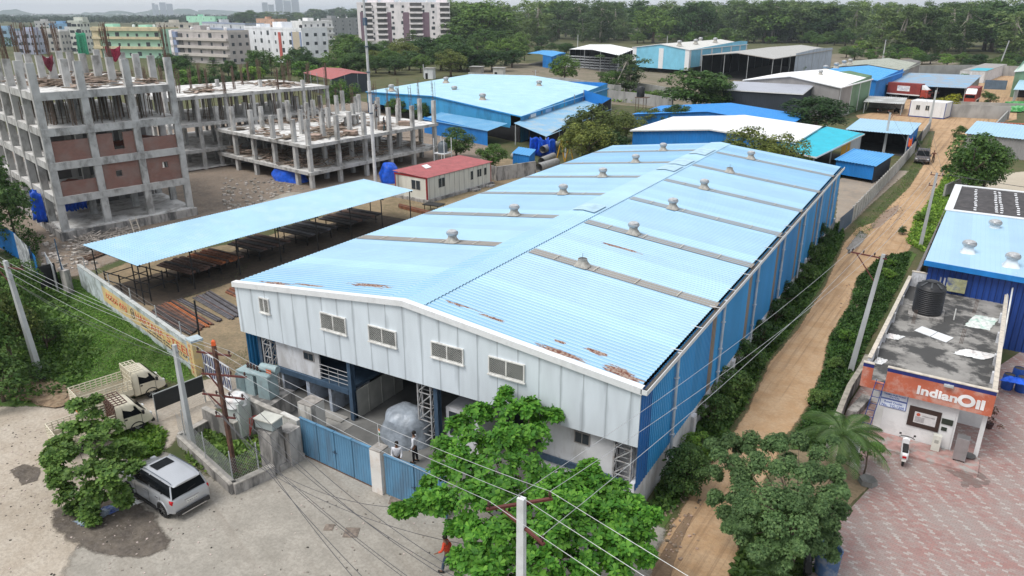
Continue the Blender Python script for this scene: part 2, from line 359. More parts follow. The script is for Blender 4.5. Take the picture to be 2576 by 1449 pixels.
conc = edge_mat(gm('forecourt_concrete', [(.37, .345, .305), (.28, .26, .225, .75), (.46, .425, .375, .6), (.21, .195, .17, .45)], (.12, .9, 7), bump=.25, tracks=(R(-20), .8, (.25, .22, .185), .5)))
sandr = edge_mat(gm('roadside_sand', [(.44, .38, .31), (.35, .30, .24, .7), (.52, .47, .40, .7), (.27, .23, .19, .5)], (.15, .7, 6)))
grassg = edge_mat(gm('grass_soil', [(.075, .155, .032), (.06, .11, .03, .8), (.10, .155, .04, .5), (.15, .12, .07, .35)], (.15, .8, 5)))
pale = edge_mat(gm('pale_sand', [(.50, .44, .35), (.40, .35, .28, .6), (.55, .49, .40, .6), (.28, .26, .2, .3)], (.1, .8, 6)))
# order of layers, each 5 mm above the one below
sheet('construction_ground', AT([(-260, 620), (-200, 330), (300, 330), (560, 300), (900, 250), (1180, 320), (1290, 400), (1010, 500), (640, 570), (330, 650), (200, 700), (120, 700), (60, 640)]), .005, mud, 2)
sheet('steel_yard_ground', AT([(215, 700), (330, 655), (650, 600), (1010, 470), (1260, 395), (1400, 420), (1500, 420), (1100, 560), (700, 800), (660, 960), (600, 965), (520, 950), (500, 940)]), .010, soil_yard, .6)
sheet('shed_floor_shade', [(-49.6, 30.5), (-47.6, 60.5), (-55, 60.5), (-57.3, 30.2)], .015, edge_mat(gm('shade_earth', [(.075, .06, .048), (.05, .042, .035, .8), (.12, .09, .065, .5)], (.4, 2), bump=.6)), .5)  # shade under the shed roof, painted in as a darker soil sheet
sheet('grass_field', AT([(-180, 1000), (-120, 720), (60, 690), (150, 690), (215, 708), (498, 938), (560, 970), (500, 1000), (360, 935), (230, 985), (165, 1010), (60, 1040)]), .010, grassg, .8)
sheet('roadside', AT([(-420, 1120), (-160, 1020), (170, 1018), (330, 1000), (520, 950), (600, 940), (660, 960), (600, 1000), (470, 1090), (330, 1230), (300, 1500), (300, 2300), (-700, 2300)]), .015, sandr, .7)
sheet('forecourt', AT([(330, 1090), (420, 1120), (600, 1220), (770, 1130), (960, 1170), (1100, 1240), (1500, 1300), (1640, 1290), (1700, 1340), (1640, 1500), (1600, 2300), (150, 2300), (100, 1500), (200, 1330)]), .020, conc, 1.2)
dirt_poly = [(1600, 1600), (1620, 1420), (1700, 1290), (1760, 1190), (1870, 1040), (1930, 910), (2000, 830), (2070, 720), (2120, 610), (2150, 575), (2190, 560), (2285, 470), (2330, 400), (2350, 330), (2190, 330), (2150, 290), (2280, 270), (2560, 262), (2560, 300), (2440, 330), (2400, 400), (2385, 455), (2345, 520), (2310, 560), (2300, 615), (2290, 632), (2210, 655), (2160, 700), (2140, 770), (2090, 850), (2075, 930), (2030, 1040), (1985, 1100), (1880, 1330), (1850, 1449), (1830, 1700)]
sheet('dirt_road', AT(dirt_poly), .015, road_m, .45)
sheet('sandy_plot', AT([(2470, 500), (2480, 440), (2576, 430), (2900, 440), (2900, 600), (2576, 560)]), .010, pale, .8)
sheet('vacant_plot', AT([(2095, 570), (2108, 450), (2200, 425), (2290, 430), (2190, 520), (2110, 600)]), .010, edge_mat(gm('plot_soil', [(.36, .31, .26), (.25, .22, .19, .8), (.42, .33, .25, .6), (.2, .18, .15, .4)], (.25, .9, 6))), .5)
sheet('far_yard_ground', AT([(2210, 262), (2160, 230), (2240, 205), (2420, 215), (2576, 160), (2700, 160), (2700, 270), (2400, 290)]), .010, road_m, 2)
sheet('storage_yard_ground', AT([(1170, 175), (1300, 158), (1700, 165), (2300, 120), (2420, 160), (1800, 290), (1500, 260), (1250, 200)]), .006, edge_mat(gm('yard_far_soil', [(.20, .17, .13), (.12, .12, .07, .8), (.30, .25, .19, .5)], (.1, .5))), 3)
# paver forecourt of the filling station
def paver_mat():
    m = bpy.data.materials.new('pavers'); m.use_nodes = True; t = m.node_tree; L = t.links.new; b = t.nodes['Principled BSDF']; b.inputs['Roughness'].default_value = .8
    g = nd(t, 'ShaderNodeNewGeometry'); sp = nd(t, 'ShaderNodeSeparateXYZ')
    mp = nd(t, 'ShaderNodeMapping', vector_type='TEXTURE'); mp.inputs['Rotation'].default_value = (0, 0, R(-8)); L(g.outputs['Position'], mp.inputs['Vector']); L(mp.outputs[0], sp.inputs[0])
    def M_(op, a, bb=None):
        n = nd(t, 'ShaderNodeMath', operation=op)
        for i, q in enumerate((a, bb)):
            if q is None: continue
            if isinstance(q, (int, float)): n.inputs[i].default_value = q
            else: L(q, n.inputs[i])
        return n.outputs[0]
    W, Hh = .23, .125
    row = M_('FLOOR', M_('DIVIDE', sp.outputs[1], Hh)); off = M_('MULTIPLY', M_('MODULO', row, 2), .5)
    xx = M_('ADD', M_('DIVIDE', sp.outputs[0], W), off); colu = M_('FLOOR', xx)
    fx = M_('FRACT', xx); fy = M_('FRACT', M_('DIVIDE', sp.outputs[1], Hh))
    joint = M_('MAXIMUM', M_('GREATER_THAN', M_('ABSOLUTE', M_('SUBTRACT', fx, .5)), .455), M_('GREATER_THAN', M_('ABSOLUTE', M_('SUBTRACT', fy, .5)), .42))
    # pale diagonal course: along direction (.75,-1)
    s1 = M_('ADD', M_('MULTIPLY', colu, .23), M_('MULTIPLY', row, .125 * .78))
    stripe = M_('LESS_THAN', M_('FRACT', M_('DIVIDE', s1, 1.06)), .13)
    cx = nd(t, 'ShaderNodeCombineXYZ'); L(colu, cx.inputs[0]); L(row, cx.inputs[1]); wn = nd(t, 'ShaderNodeTexWhiteNoise', noise_dimensions='2D'); L(cx.outputs[0], wn.inputs['Vector'])
    rp = nd(t, 'ShaderNodeValToRGB'); e = rp.color_ramp; e.elements[0].color = (.30, .165, .15, 1); e.elements[1].color = (.37, .29, .265, 1)
    for p, c in ((.35, (.36, .205, .185, 1)), (.7, (.32, .225, .21, 1))): q = e.elements.new(p); q.color = c
    L(wn.outputs['Value'], rp.inputs['Fac'])
    n = nd(t, 'ShaderNodeTexNoise', i_Scale=.35, i_Detail=6.0); L(g.outputs['Position'], n.inputs['Vector'])
    r = nd(t, 'ShaderNodeMapRange'); r.inputs[1].default_value = .4; r.inputs[2].default_value = .65; r.inputs[4].default_value = .75; L(n.outputs['Fac'], r.inputs[0])
    x0 = nd(t, 'ShaderNodeMix', data_type='RGBA'); L(r.outputs[0], x0.inputs[0]); L(rp.outputs[0], x0.inputs[6]); x0.inputs[7].default_value = (.33, .29, .27, 1)
    x1 = nd(t, 'ShaderNodeMix', data_type='RGBA'); L(M_('MULTIPLY', stripe, .5), x1.inputs[0]); L(x0.outputs[2], x1.inputs[6]); x1.inputs[7].default_value = (.50, .49, .46, 1)
    x2 = nd(t, 'ShaderNodeMix', data_type='RGBA'); L(M_('MULTIPLY', joint, .55), x2.inputs[0]); L(x1.outputs[2], x2.inputs[6]); x2.inputs[7].default_value = (.20, .16, .14, 1)
    # damp stain by the steel cabinet
    c = at(2440, 1205); ds = nd(t, 'ShaderNodeVectorMath', operation='DISTANCE'); L(g.outputs['Position'], ds.inputs[0]); ds.inputs[1].default_value = c
    n2 = nd(t, 'ShaderNodeTexNoise', i_Scale=1.6, i_Detail=6.0); L(g.outputs['Position'], n2.inputs['Vector'])
    w1 = M_('LESS_THAN', M_('ADD', ds.outputs['Value'], M_('MULTIPLY', n2.outputs['Fac'], 3.2)), 2.25)
    x3 = nd(t, 'ShaderNodeMix', data_type='RGBA'); L(M_('MULTIPLY', w1, .7), x3.inputs[0]); L(x2.outputs[2], x3.inputs[6]); x3.inputs[7].default_value = (.13, .095, .085, 1)
    L(x3.outputs[2], b.inputs['Base Color'])
    bp = nd(t, 'ShaderNodeBump', i_Strength=.5, i_Distance=.02, invert=True); L(joint, bp.inputs['Height']); L(bp.outputs[0], b.inputs['Normal'])
    return m
pav = AT([(2082, 1140), (2140, 1010), (2180, 950), (2500, 930), (2620, 850), (3100, 900), (3400, 1600), (2700, 2200), (1980, 2000), (2010, 1520), (2040, 1400), (2130, 1290), (2190, 1225), (2150, 1180)])
sheet('paved_forecourt', pav, .020, paver_mat(), 0)
# earth bed under the trees between road and forecourt
sheet('planting_bed', AT([(1855, 1449), (1880, 1350), (1970, 1130), (2085, 1135), (2150, 1180), (2195, 1222), (2130, 1290), (2040, 1400), (2010, 1520), (1980, 1800), (1830, 1800)]), .012, soil_yard, .3)
sheet('verge_soil', AT([(2035, 1040), (2075, 930), (2090, 850), (2140, 770), (2160, 700), (2215, 650), (2290, 632), (2310, 640), (2240, 760), (2170, 900), (2085, 1130), (1985, 1130)]), .012, grassg, .3)
sheet('left_verge_soil', AT([(1620, 1300), (1700, 1180), (1760, 1080), (1850, 900), (1930, 780), (2060, 600), (2100, 560), (2125, 600), (2070, 720), (2000, 830), (1930, 915), (1870, 1040), (1760, 1190), (1700, 1290), (1640, 1400)]), .012, grassg, .3)
# dark damp earth round the left tree, puddle on the road
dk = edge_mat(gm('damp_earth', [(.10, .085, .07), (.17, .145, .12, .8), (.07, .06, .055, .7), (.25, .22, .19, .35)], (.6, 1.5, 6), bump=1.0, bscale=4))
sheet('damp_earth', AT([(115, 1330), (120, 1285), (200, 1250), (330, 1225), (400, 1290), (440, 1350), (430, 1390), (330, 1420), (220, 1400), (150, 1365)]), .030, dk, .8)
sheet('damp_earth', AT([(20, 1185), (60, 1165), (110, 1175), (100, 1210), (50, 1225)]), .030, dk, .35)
pud = edge_mat(gm('wet_mud', [(.26, .17, .11), (.20, .13, .09, .6), (.32, .24, .18, .5)], (.6, 2, 6), rough=.45, bump=.3))
sheet('mud_puddle', AT([(2190, 565), (2225, 530), (2262, 515), (2258, 535), (2215, 570), (2195, 577)]), .022, pud, .15)
sheet('mud_puddle', AT([(1630, 1560), (1640, 1430), (1700, 1330), (1730, 1290), (1745, 1300), (1710, 1380), (1690, 1449), (1700, 1560)]), .022, edge_mat(gm('rut_mud', [(.25, .17, .11), (.20, .14, .09, .6), (.32, .23, .15, .5)], (.6, 2, 6), bump=.8, tracks=(rang, 3, (.15, .10, .07), .7))), .1)
sheet('gravel_patch', AT([(2125, 625), (2160, 580), (2185, 590), (2170, 615), (2140, 640)]), .024, edge_mat(gm('gravel', [(.30, .28, .26), (.42, .40, .38, .8), (.18, .17, .16, .7)], (3, 14), bump=1, bscale=20)), .4)
# manhole lids on the forecourt
for (x, y, q) in ((997, 1259, .62), (884, 1341, .62), (828, 1328, .4)):
    p = at(x, y); b = MB(); b.cb(p.x, p.y, .018, q, q, .03, .5); b.cb(p.x, p.y, .048, q * .8, q * .8, .01, .5)
    b.top('manhole_cover', pm('old_lid', (.22, .18, .15), .9, 0, .4, 6, bump=.5), {997: 'square brown drain cover nearest the gate pillar', 884: 'square drain cover under the overhead wires', 828: 'small round-worn drain lid left of the square one'}[x], 'drain cover', 'drain covers on the forecourt')
# green cover
gmid = leafmat('mid'); gfr = leafmat('fresh'); gdk = leafmat('dark'); gbush = leafmat('bush')
greens('field_grass', AT([(100, 1000), (60, 880), (80, 720), (150, 695), (215, 712), (490, 945), (430, 965), (300, 930), (180, 985)]), 30000, .30, pm('leaf_grass', (.11, .25, .035), .7, 0, .4, .3, island=.4, trans=.2), 'patchy green grass in the field beside the painted wall', 3, clump=.75)
greens('field_weeds', AT([(30, 1020), (20, 860), (60, 700), (150, 690), (200, 800), (250, 900), (170, 1000)]), 9000, .55, gmid, 'leafy weeds along the left side of the grass field', 5, 'leaf')
greens('verge_weeds', AT([(1985, 1120), (2030, 1040), (2075, 930), (2090, 850), (2140, 770), (2160, 700), (2215, 650), (2290, 635), (2270, 700), (2190, 850), (2130, 960), (2085, 1120)]), 24000, .36, gmid, 'dense low weeds on the verge between dirt road and filling station', 6, 'leaf', clump=.5)
greens('verge_weeds', AT([(1620, 1310), (1690, 1180), (1760, 1060), (1850, 900), (1930, 780), (2060, 600), (2115, 560), (2120, 600), (2060, 715), (1995, 820), (1925, 905), (1865, 1030), (1755, 1180), (1690, 1280)]), 26000, .5, gmid, 'dense low weeds along the foot of the blue side wall', 7, 'leaf', clump=.45)
greens('roadside_weeds', AT([(2140, 575), (2190, 540), (2260, 470), (2290, 420), (2330, 370), (2340, 345), (2345, 370), (2320, 410), (2290, 470), (2220, 540), (2180, 600), (2150, 600)]), 7000, .3, gmid, 'short weeds beside the precast wall', 8)
greens('roadside_weeds', AT([(2280, 610), (2300, 560), (2345, 500), (2380, 440), (2420, 440), (2410, 500), (2360, 560), (2330, 640)]), 9000, .5, gfr, 'bright weeds at the road edge by the tall pole', 9, 'leaf')
greens('yard_grass', AT([(560, 905), (640, 860), (650, 880), (640, 960), (600, 950)]), 1500, .14, gmid, 'sparse grass beside the yard gate', 10)
greens('yard_grass', AT([(960, 520), (1040, 500), (1080, 520), (1220, 450), (1260, 440), (1100, 530), (1040, 545), (980, 540)]), 3500, .14, gmid, 'sparse grass around the red roofed cabin', 11)
greens('yard_grass', AT([(380, 790), (560, 700), (640, 650), (600, 700), (400, 810)]), 1600, .12, gmid, 'thin grass edge in front of the steel shed', 17)
greens('roadside_grass', AT([(300, 1040), (420, 1090), (400, 1150), (330, 1160), (280, 1100)]), 5000, .4, gfr, 'tall grass in front of the parked small trucks', 12, 'leaf')
greens('transformer_yard_weeds', AT([(455, 1110), (560, 1060), (640, 1060), (760, 1100), (680, 1150), (590, 1210), (480, 1170)]), 4500, .4, gmid, 'weeds inside the transformer enclosure', 13, 'leaf', clump=.9)
greens('bed_weeds', AT([(1850, 1449), (1890, 1330), (1960, 1250), (2040, 1300), (2030, 1420), (2010, 1600), (1850, 1600)]), 6000, .7, gbush, 'weeds in the earth bed under the feathery tree', 14, 'leaf')
greens('yard_weeds', AT([(1330, 240), (1520, 225), (1700, 245), (1640, 265), (1480, 250)]), 3500, 1.3, gfr, 'bushy weeds between the grey walls', 15, 'leaf')
greens('site_weeds', AT([(0, 620), (40, 560), (110, 600), (90, 650), (30, 660)]), 1500, .5, gmid, 'weeds by the blue hoarding', 16, 'leaf')
# ================================================================== MAIN WAREHOUSE
SKYB = (.365, .585, .76)
def seam_mat(key, col, pitch, grime=(.30, .32, .35), rough=.45, axis=0, off=0.0, amt=.75, wid=.02):
    """flat cladding panels with dirty seams"""
    m = bpy.data.materials.new(key); m.use_nodes = True; t = m.node_tree; L = t.links.new; b = t.nodes['Principled BSDF']; b.inputs['Roughness'].default_value = rough
    g = nd(t, 'ShaderNodeNewGeometry'); sp = nd(t, 'ShaderNodeSeparateXYZ'); L(g.outputs['Position'], sp.inputs[0])
    def F(op, a, bb=None, c=None):
        n = nd(t, 'ShaderNodeMath', operation=op)
        for i, q in enumerate((a, bb, c)):
            if q is None: continue
            if isinstance(q, (int, float)): n.inputs[i].default_value = q
            else: L(q, n.inputs[i])
        return n.outputs[0]
    n0 = nd(t, 'ShaderNodeTexNoise', i_Scale=1.3, i_Detail=6.0); mp = nd(t, 'ShaderNodeMapping'); mp.inputs['Scale'].default_value = (1.6, 1.6, .35); L(g.outputs['Position'], mp.inputs[0]); L(mp.outputs[0], n0.inputs['Vector'])
    q = F('DIVIDE', F('ADD', sp.outputs[axis], off), pitch); d = F('MULTIPLY', F('ABSOLUTE', F('SUBTRACT', F('FRACT', q), .5)), pitch)
    line = F('LESS_THAN', d, .012)
    wd = F('MULTIPLY', F('POWER', n0.outputs['Fac'], 4.0), 1.0)
    sm = nd(t, 'ShaderNodeMapRange'); L(d, sm.inputs[0]); sm.inputs[1].default_value = 0; L(F('ADD', wd, wid), sm.inputs[2]); sm.inputs[3].default_value = 1; sm.inputs[4].default_value = 0
    fac = F('MULTIPLY', F('MAXIMUM', F('MULTIPLY', line, .9), F('MULTIPLY', sm.outputs[0], .65)), amt)
    v = nd(t, 'ShaderNodeHueSaturation', i_Color=c4(col)); n1 = nd(t, 'ShaderNodeTexNoise', i_Scale=.9, i_Detail=7.0); L(mp.outputs[0], n1.inputs['Vector'])
    r = nd(t, 'ShaderNodeMapRange'); r.inputs[1].default_value = .3; r.inputs[2].default_value = .7; r.inputs[3].default_value = .88; r.inputs[4].default_value = 1.06; L(n1.outputs['Fac'], r.inputs[0]); L(r.outputs[0], v.inputs['Value'])
    x = nd(t, 'ShaderNodeMix', data_type='RGBA'); L(fac, x.inputs[0]); L(v.outputs[0], x.inputs[6]); x.inputs[7].default_value = c4(grime); L(x.outputs[2], b.inputs['Base Color'])
    return m
def roof_mat(key, col, pitch=.3, axis=1, groove=(.05, .30, .55), rust=(), off=0.0, rough=.42, gamt=.8, gw=.2, var=.1):
    """pre-painted sheet: a darker line along each rib, rust patches listed as (x, y, ax, ay)"""
    m = bpy.data.materials.new(key); m.use_nodes = True; t = m.node_tree; L = t.links.new; b = t.nodes['Principled BSDF']; b.inputs['Roughness'].default_value = rough
    g = nd(t, 'ShaderNodeNewGeometry'); sp = nd(t, 'ShaderNodeSeparateXYZ'); L(g.outputs['Position'], sp.inputs[0])
    def F(op, a, bb=None):
        n = nd(t, 'ShaderNodeMath', operation=op)
        for i, q in enumerate((a, bb)):
            if q is None: continue
            if isinstance(q, (int, float)): n.inputs[i].default_value = q
            else: L(q, n.inputs[i])
        return n.outputs[0]
    fr = F('FRACT', F('DIVIDE', F('ADD', sp.outputs[axis], off), pitch))
    sheetid = F('FLOOR', F('DIVIDE', F('ADD', sp.outputs[axis], off), pitch * 4))
    wn = nd(t, 'ShaderNodeTexWhiteNoise', noise_dimensions='1D'); L(sheetid, wn.inputs['W'])
    n1 = nd(t, 'ShaderNodeTexNoise', i_Scale=.35, i_Detail=8.0, i_Roughness=.6); L(g.outputs['Position'], n1.inputs['Vector'])
    val = F('ADD', F('MULTIPLY', wn.outputs['Value'], var), F('MULTIPLY', n1.outputs['Fac'], .3)); val = F('ADD', val, .80 - var / 2)
    v = nd(t, 'ShaderNodeHueSaturation', i_Color=c4(col)); L(val, v.inputs['Value'])
    gr = F('MULTIPLY', F('LESS_THAN', F('ABSOLUTE', F('SUBTRACT', fr, .93)), gw / 2), gamt)
    x = nd(t, 'ShaderNodeMix', data_type='RGBA'); L(gr, x.inputs[0]); L(v.outputs[0], x.inputs[6]); x.inputs[7].default_value = c4(groove); cur = x.outputs[2]
    n2 = nd(t, 'ShaderNodeTexNoise', i_Scale=5.0, i_Detail=8.0, i_Roughness=.75); mp = nd(t, 'ShaderNodeMapping'); mp.inputs['Scale'].default_value = (.16, 1.3, 1) if axis == 1 else (1, .35, 1); L(g.outputs['Position'], mp.inputs[0]); L(mp.outputs[0], n2.inputs['Vector'])
    mask = None
    for (rx, ry, ax, ay) in rust:
        e = F('ADD', F('POWER', F('ABSOLUTE', F('DIVIDE', F('SUBTRACT', sp.outputs[0], rx), ax)), 2.0), F('POWER', F('ABSOLUTE', F('DIVIDE', F('SUBTRACT', sp.outputs[1], ry), ay)), 2.0))
        k = F('LESS_THAN', F('ADD', e, F('MULTIPLY', n2.outputs['Fac'], 4.2)), 2.55); mask = k if mask is None else F('MAXIMUM', mask, k)
    if mask is not None:
        x = nd(t, 'ShaderNodeMix', data_type='RGBA'); L(mask, x.inputs[0]); L(cur, x.inputs[6])
        n3 = nd(t, 'ShaderNodeTexNoise', i_Scale=9.0, i_Detail=6.0); L(g.outputs['Position'], n3.inputs['Vector']); rp = nd(t, 'ShaderNodeValToRGB'); rp.color_ramp.elements[0].position = .4; rp.color_ramp.elements[1].position = .6
        rp.color_ramp.elements[0].color = (.15, .05, .03, 1); rp.color_ramp.elements[1].color = (.36, .27, .22, 1); L(n3.outputs['Fac'], rp.inputs[0]); L(rp.outputs[0], x.inputs[7]); cur = x.outputs[2]
        L(F('ADD', F('MULTIPLY', mask, .4), rough), b.inputs['Roughness'])
    L(cur, b.inputs['Base Color']); return m
WX0, WX1, WY0, WY1, WZE, WZR = -33.65, -9.12, 25.56, 79.2, 6.63, 7.98; WXM = (WX0 + WX1) / 2
def rz_(x): return WZE + (1 - abs(x - WXM) / (WXM - WX0)) * (WZR - WZE)
wh = thing('warehouse', 'long warehouse with pale blue ribbed gable roof, white front gable and bright blue sides', 'warehouse', (WXM, WY0, 0))
def rp_(x, y):   # roof point from pixel
    z = 7.2
    for _ in range(6): p = at(x, y, z); z = rz_(p.x)
    return p
rust = []
for (x, y, ax, ay) in ((700, 712, 1.9, .22), (780, 717, 1.5, .15), (930, 717, 2.3, .30), (1160, 768, 1.3, .16), (1240, 800, .9, .14), (1420, 890, 1.7, .28), (1500, 885, .8, .2), (1555, 932, 1.0, .42), (1575, 945, .9, .3), (1560, 623, 2.0, .22), (1410, 860, .4, .15)):
    p = rp_(x, y); rust.append((p.x, p.y, ax * .95, ay * 1.1))
rm = roof_mat('roof_sheet_blue', SKYB, .3, 1, (.05, .29, .56), rust, gw=.34, gamt=.62, var=.2)
for side in (-1, 1):
    xe = WX0 - .12 if side < 0 else WX1 - .10; b = MB(); ze = rz_(xe); nseg = 179
    b.ribs((xe, WY0 - .05, ze), (xe, WY0 - .05 + .3 * nseg, ze), (WXM, WY0 - .05 + .3 * nseg, WZR), (WXM, WY0 - .05, WZR), .3, .045, flip=-1 if side > 0 else 1)
    b.build('roof_slope', rm, wh)
b = MB(); rid = roof_mat('ridge_cap_blue', (.37, .59, .76), .3, 1, (.08, .34, .60), gamt=.4, gw=.3)
for sd_ in (-1, 1): b.ribs((WXM + sd_ * 1.05, WY0 - .08, rz_(WXM + 1.05) + .05), (WXM + sd_ * 1.05, WY1 + .1, rz_(WXM + 1.05) + .05), (WXM, WY1 + .1, WZR + .06), (WXM, WY0 - .08, WZR + .06), .3, .045, flip=1 if sd_ < 0 else -1)
b.build('ridge_cap', rid, wh)
b = MB()
for (y0, y1) in ((45.5, 47.6), (62, 64.5), (64.9, 67.8), (71, 74.5)):
    for sd_ in (-1, 1): b.ob((WXM, y0, WZR + .115), (sd_ * .85, 0, -.85 * (WZR - WZE) / 12.27), (0, y1 - y0, 0), (0, 0, .012))
    b.cut()
b.build('ridge_patch', pm('pale_patch', (.40, .58, .70), .5), wh)
skm = roof_mat('rooflight_sheet', (.27, .24, .205), .3, 1, (.15, .13, .11), gamt=.7, var=.2)
skv = roof_mat('sidelight_sheet', (.27, .23, .20), .25, 1, (.15, .13, .11), gamt=.6)
STRY = [36.13 + 7.59 * i for i in range(6)]
joint = pm('pale_joint', (.55, .52, .45), .8)
for i, y in enumerate(STRY):
    y = WY0 - .05 + .3 * round((y - .45 - WY0 + .05) / .3) + .45
    for sd_ in (-1, 1):
        b = MB(); xe = WXM + sd_ * 12.3; xi = WXM + sd_ * (1.15 if sd_ > 0 else .9)
        b.ribs((xe, y - .45, rz_(xe) + .014), (xe, y + .4501, rz_(xe) + .014), (xi, y + .4501, rz_(xi) + .014), (xi, y - .45, rz_(xi) + .014), .3, .045, flip=1 if sd_ < 0 else -1)
        o = b.build('rooflight_strip', skm, wh)
        b = MB()
        for q in (2.8, 5.3, 7.8, 10.2): x = WXM + sd_ * q; b.ob((x, y - .45, rz_(x) + .064), (.05, 0, 0), (0, .9, 0), (0, 0, .006)).cut()
        b.build('sheet_joint', joint, o)
# front gable
gmw = seam_mat('gable_panel', (.68, .75, .81), 1.085, off=33.65 + .3, grime=(.24, .27, .30), amt=.8)
b = MB(); zb = lambda x: 3.62 + .22 * (x - WX0) / 24.5
b.prism([(WX0, WY0, zb(WX0)), (WX1, WY0, zb(WX1)), (WX1, WY0, WZE - .05), (WXM, WY0, WZR - .05), (WX0, WY0, WZE - .05)], (0, .06, 0)); b.build('front_gable', gmw, wh)
white = pm('white_trim', (.78, .80, .82), .4, 0, .08, 2, dirt=(.4, .4, .4), damt=.3, dscale=2)
b = MB()
for sd_ in (-1, 1):
    xe = WXM + sd_ * 12.33
    b.ob((WXM, WY0 - .14, WZR - .22), (xe - WXM, 0, WZE - WZR), (0, .13, 0), (0, 0, .30)); b.ob((WXM, WY0 - .01, WZR + .055), (xe - WXM, 0, WZE - WZR), (0, .22, 0), (0, 0, .03))
b.build('gable_fascia', white, wh)
gl = glass(); fr = pm('window_frame_white', (.72, .72, .70), .5, dirt=(.3, .28, .25), damt=.35, dscale=5)
grm = pm('grille_paint', (.55, .55, .52), .5)
def gwin(p0, p1, halves=2, y=WY0, parent=wh, gr=True):
    x0, z1 = p0; x1, z0 = p1; b = MB(); wd = .06
    for a in ((x0, z0, x1, z0 + wd), (x0, z1 - wd, x1, z1), (x0, z0 + wd, x0 + wd, z1 - wd), (x1 - wd, z0 + wd, x1, z1 - wd), ((x0 + x1) / 2 - wd / 2, z0 + wd, (x0 + x1) / 2 + wd / 2, z1 - wd)): b.box(a[0], y - .09, a[1], a[2], y - .002, a[3])
    b.box(x0 - .04, y - .13, z0 - .06, x1 + .04, y - .003, z0 - .001)
    o = b.build('window', fr, parent); b = MB(); b.box(x0 + wd, y - .03, z0 + wd, x1 - wd, y - .006, z1 - wd); b.build('pane', gl, o)
    if gr:
        b = MB(); zz0, zz1 = z0 + wd, z1 - wd; hgt = zz1 - zz0; s_ = .1
        q = x0 + wd - hgt
        while q < x1 - wd:
            for dr in (0, 1):
                xa, xb = q, q + hgt; a0 = max(xa, x0 + wd); a1 = min(xb, x1 - wd)
                if a1 - a0 > .03:
                    za, zc = zz0 + (a0 - xa), zz0 + (a1 - xa)
                    if dr: za, zc = zz1 - (a0 - xa), zz1 - (a1 - xa)
                    b.bar((a0, y - .05 - .01 * dr, za), (a1, y - .05 - .01 * dr, zc), .009)
            q += s_
        b.build('grille', grm, o)
for q in [[(652, 746), (681, 790)], [(806, 783), (874, 843)], [(927, 815), (1000, 875)], [(1085, 856), (1168, 918)], [(1230, 893), (1321, 962)]]:
    a = hy(*q[0], WY0); c = hy(*q[1], WY0); gwin((a.x, a.z), (c.x, c.z))
# right blue side, left side, back
blm = roof_mat('side_sheet_blue', (.045, .34, .72), .25, 1, (.02, .18, .46), gamt=.8, gw=.3, rough=.5, var=.25)
bld = roof_mat('side_sheet_deep_blue', (.02, .16, .48), .25, 1, (.012, .10, .30), gamt=.8, gw=.3, rough=.5)
zs = lambda y: 1.62 if y < 38 else max(.95, 1.62 - (y - 38) * .03)
ys = [25.60, 27.0] + [v for s_ in STRY for v in (s_ - .4, s_ + .4)] + [WY1]
b = MB()
def side(b, y0, y1, x=WX1, z1=WZE - .1, pitch=.25, z0=None, fl=1): b.ribs((x, y0, z1), (x, y1, z1), (x, y1, z0 or zs(y1)), (x, y0, z0 or zs(y0)), pitch, .035, flip=fl)
side(b, 25.60, 27.0); b.build('side_sheet', bld, wh)
b = MB(); b2 = MB(); prev = 27.0
for y in STRY + [None]:
    y1 = (y - .4) if y else WY1
    dark = y is None or y > 70
    side(b, prev, y1)
    if y: prev = y + .4
b.build('side_sheet', blm, wh)
for y in STRY:
    b = MB(); side(b, y - .4, y + .4); b.build('sidelight_strip', skv, wh)
b = MB(); side(b, WY0 + .3, WY1, WX0, fl=1, z0=.5); b.build('side_sheet', blm, wh)
b = MB(); b.prism([(WX0, WY1, .1), (WX1, WY1, .1), (WX1, WY1, WZE), (WXM, WY1, WZR - .03), (WX0, WY1, WZE)], (0, .05, 0)); b.build('back_wall', blm, wh)
for i in range(7):
    y = 29.9 + 7.6 * i; b = MB(); p = (WX1 + .12, y); b.tube([(WX1 + .12, y, WZE - .12), (WX1 + .12, y, .75)], .075, 8)
    for z in (5.2, 3.6, 2.2): b.box(WX1 + .02, y - .11, z, WX1 + .22, y + .11, z + .05)
    b.build('downpipe', pm('pipe_grey', (.50, .55, .60), .5), wh)
b = MB(); gx = WX1 + .02
b.box(gx, WY0 - .12, WZE - .2, gx + .28, WY1, WZE - .17); b.box(gx + .25, WY0 - .12, WZE - .17, gx + .28, WY1, WZE + .02); b.box(gx, WY0 - .14, WZE - .17, gx + .28, WY0 - .12, WZE + .04); b.build('gutter', white, wh)
b = MB(); b.box(gx + .005, WY0 - .1, WZE - .168, gx + .245, WY1 - .01, WZE - .14); b.build('gutter_bed', pm('gutter_dark', (.10, .09, .08), .9), wh)  # dark strip along the gutter bottom
b = MB()
for i in range(9): b.box(gx - .3, 29.8 + i * 3.0, WZE + .03, gx + .26, 29.84 + i * 3.0, WZE + .05).cut()
b.build('gutter_strap', white, wh)
plw = pm('whitewash', (.66, .67, .70), .85, 0, .1, 1, dirt=(.30, .28, .25), dscale=1.2, damt=.45, streak=3)
b = MB(); b.box(WX1 - .25, 25.62, .0, WX1 - .05, WY1, 1.95)
for i in range(7): b.box(WX1 - .05, 33.5 + 7.6 * i, 0, WX1 + .12, 34 + 7.6 * i, 1.3)
b.build('plinth_wall', plw, wh)
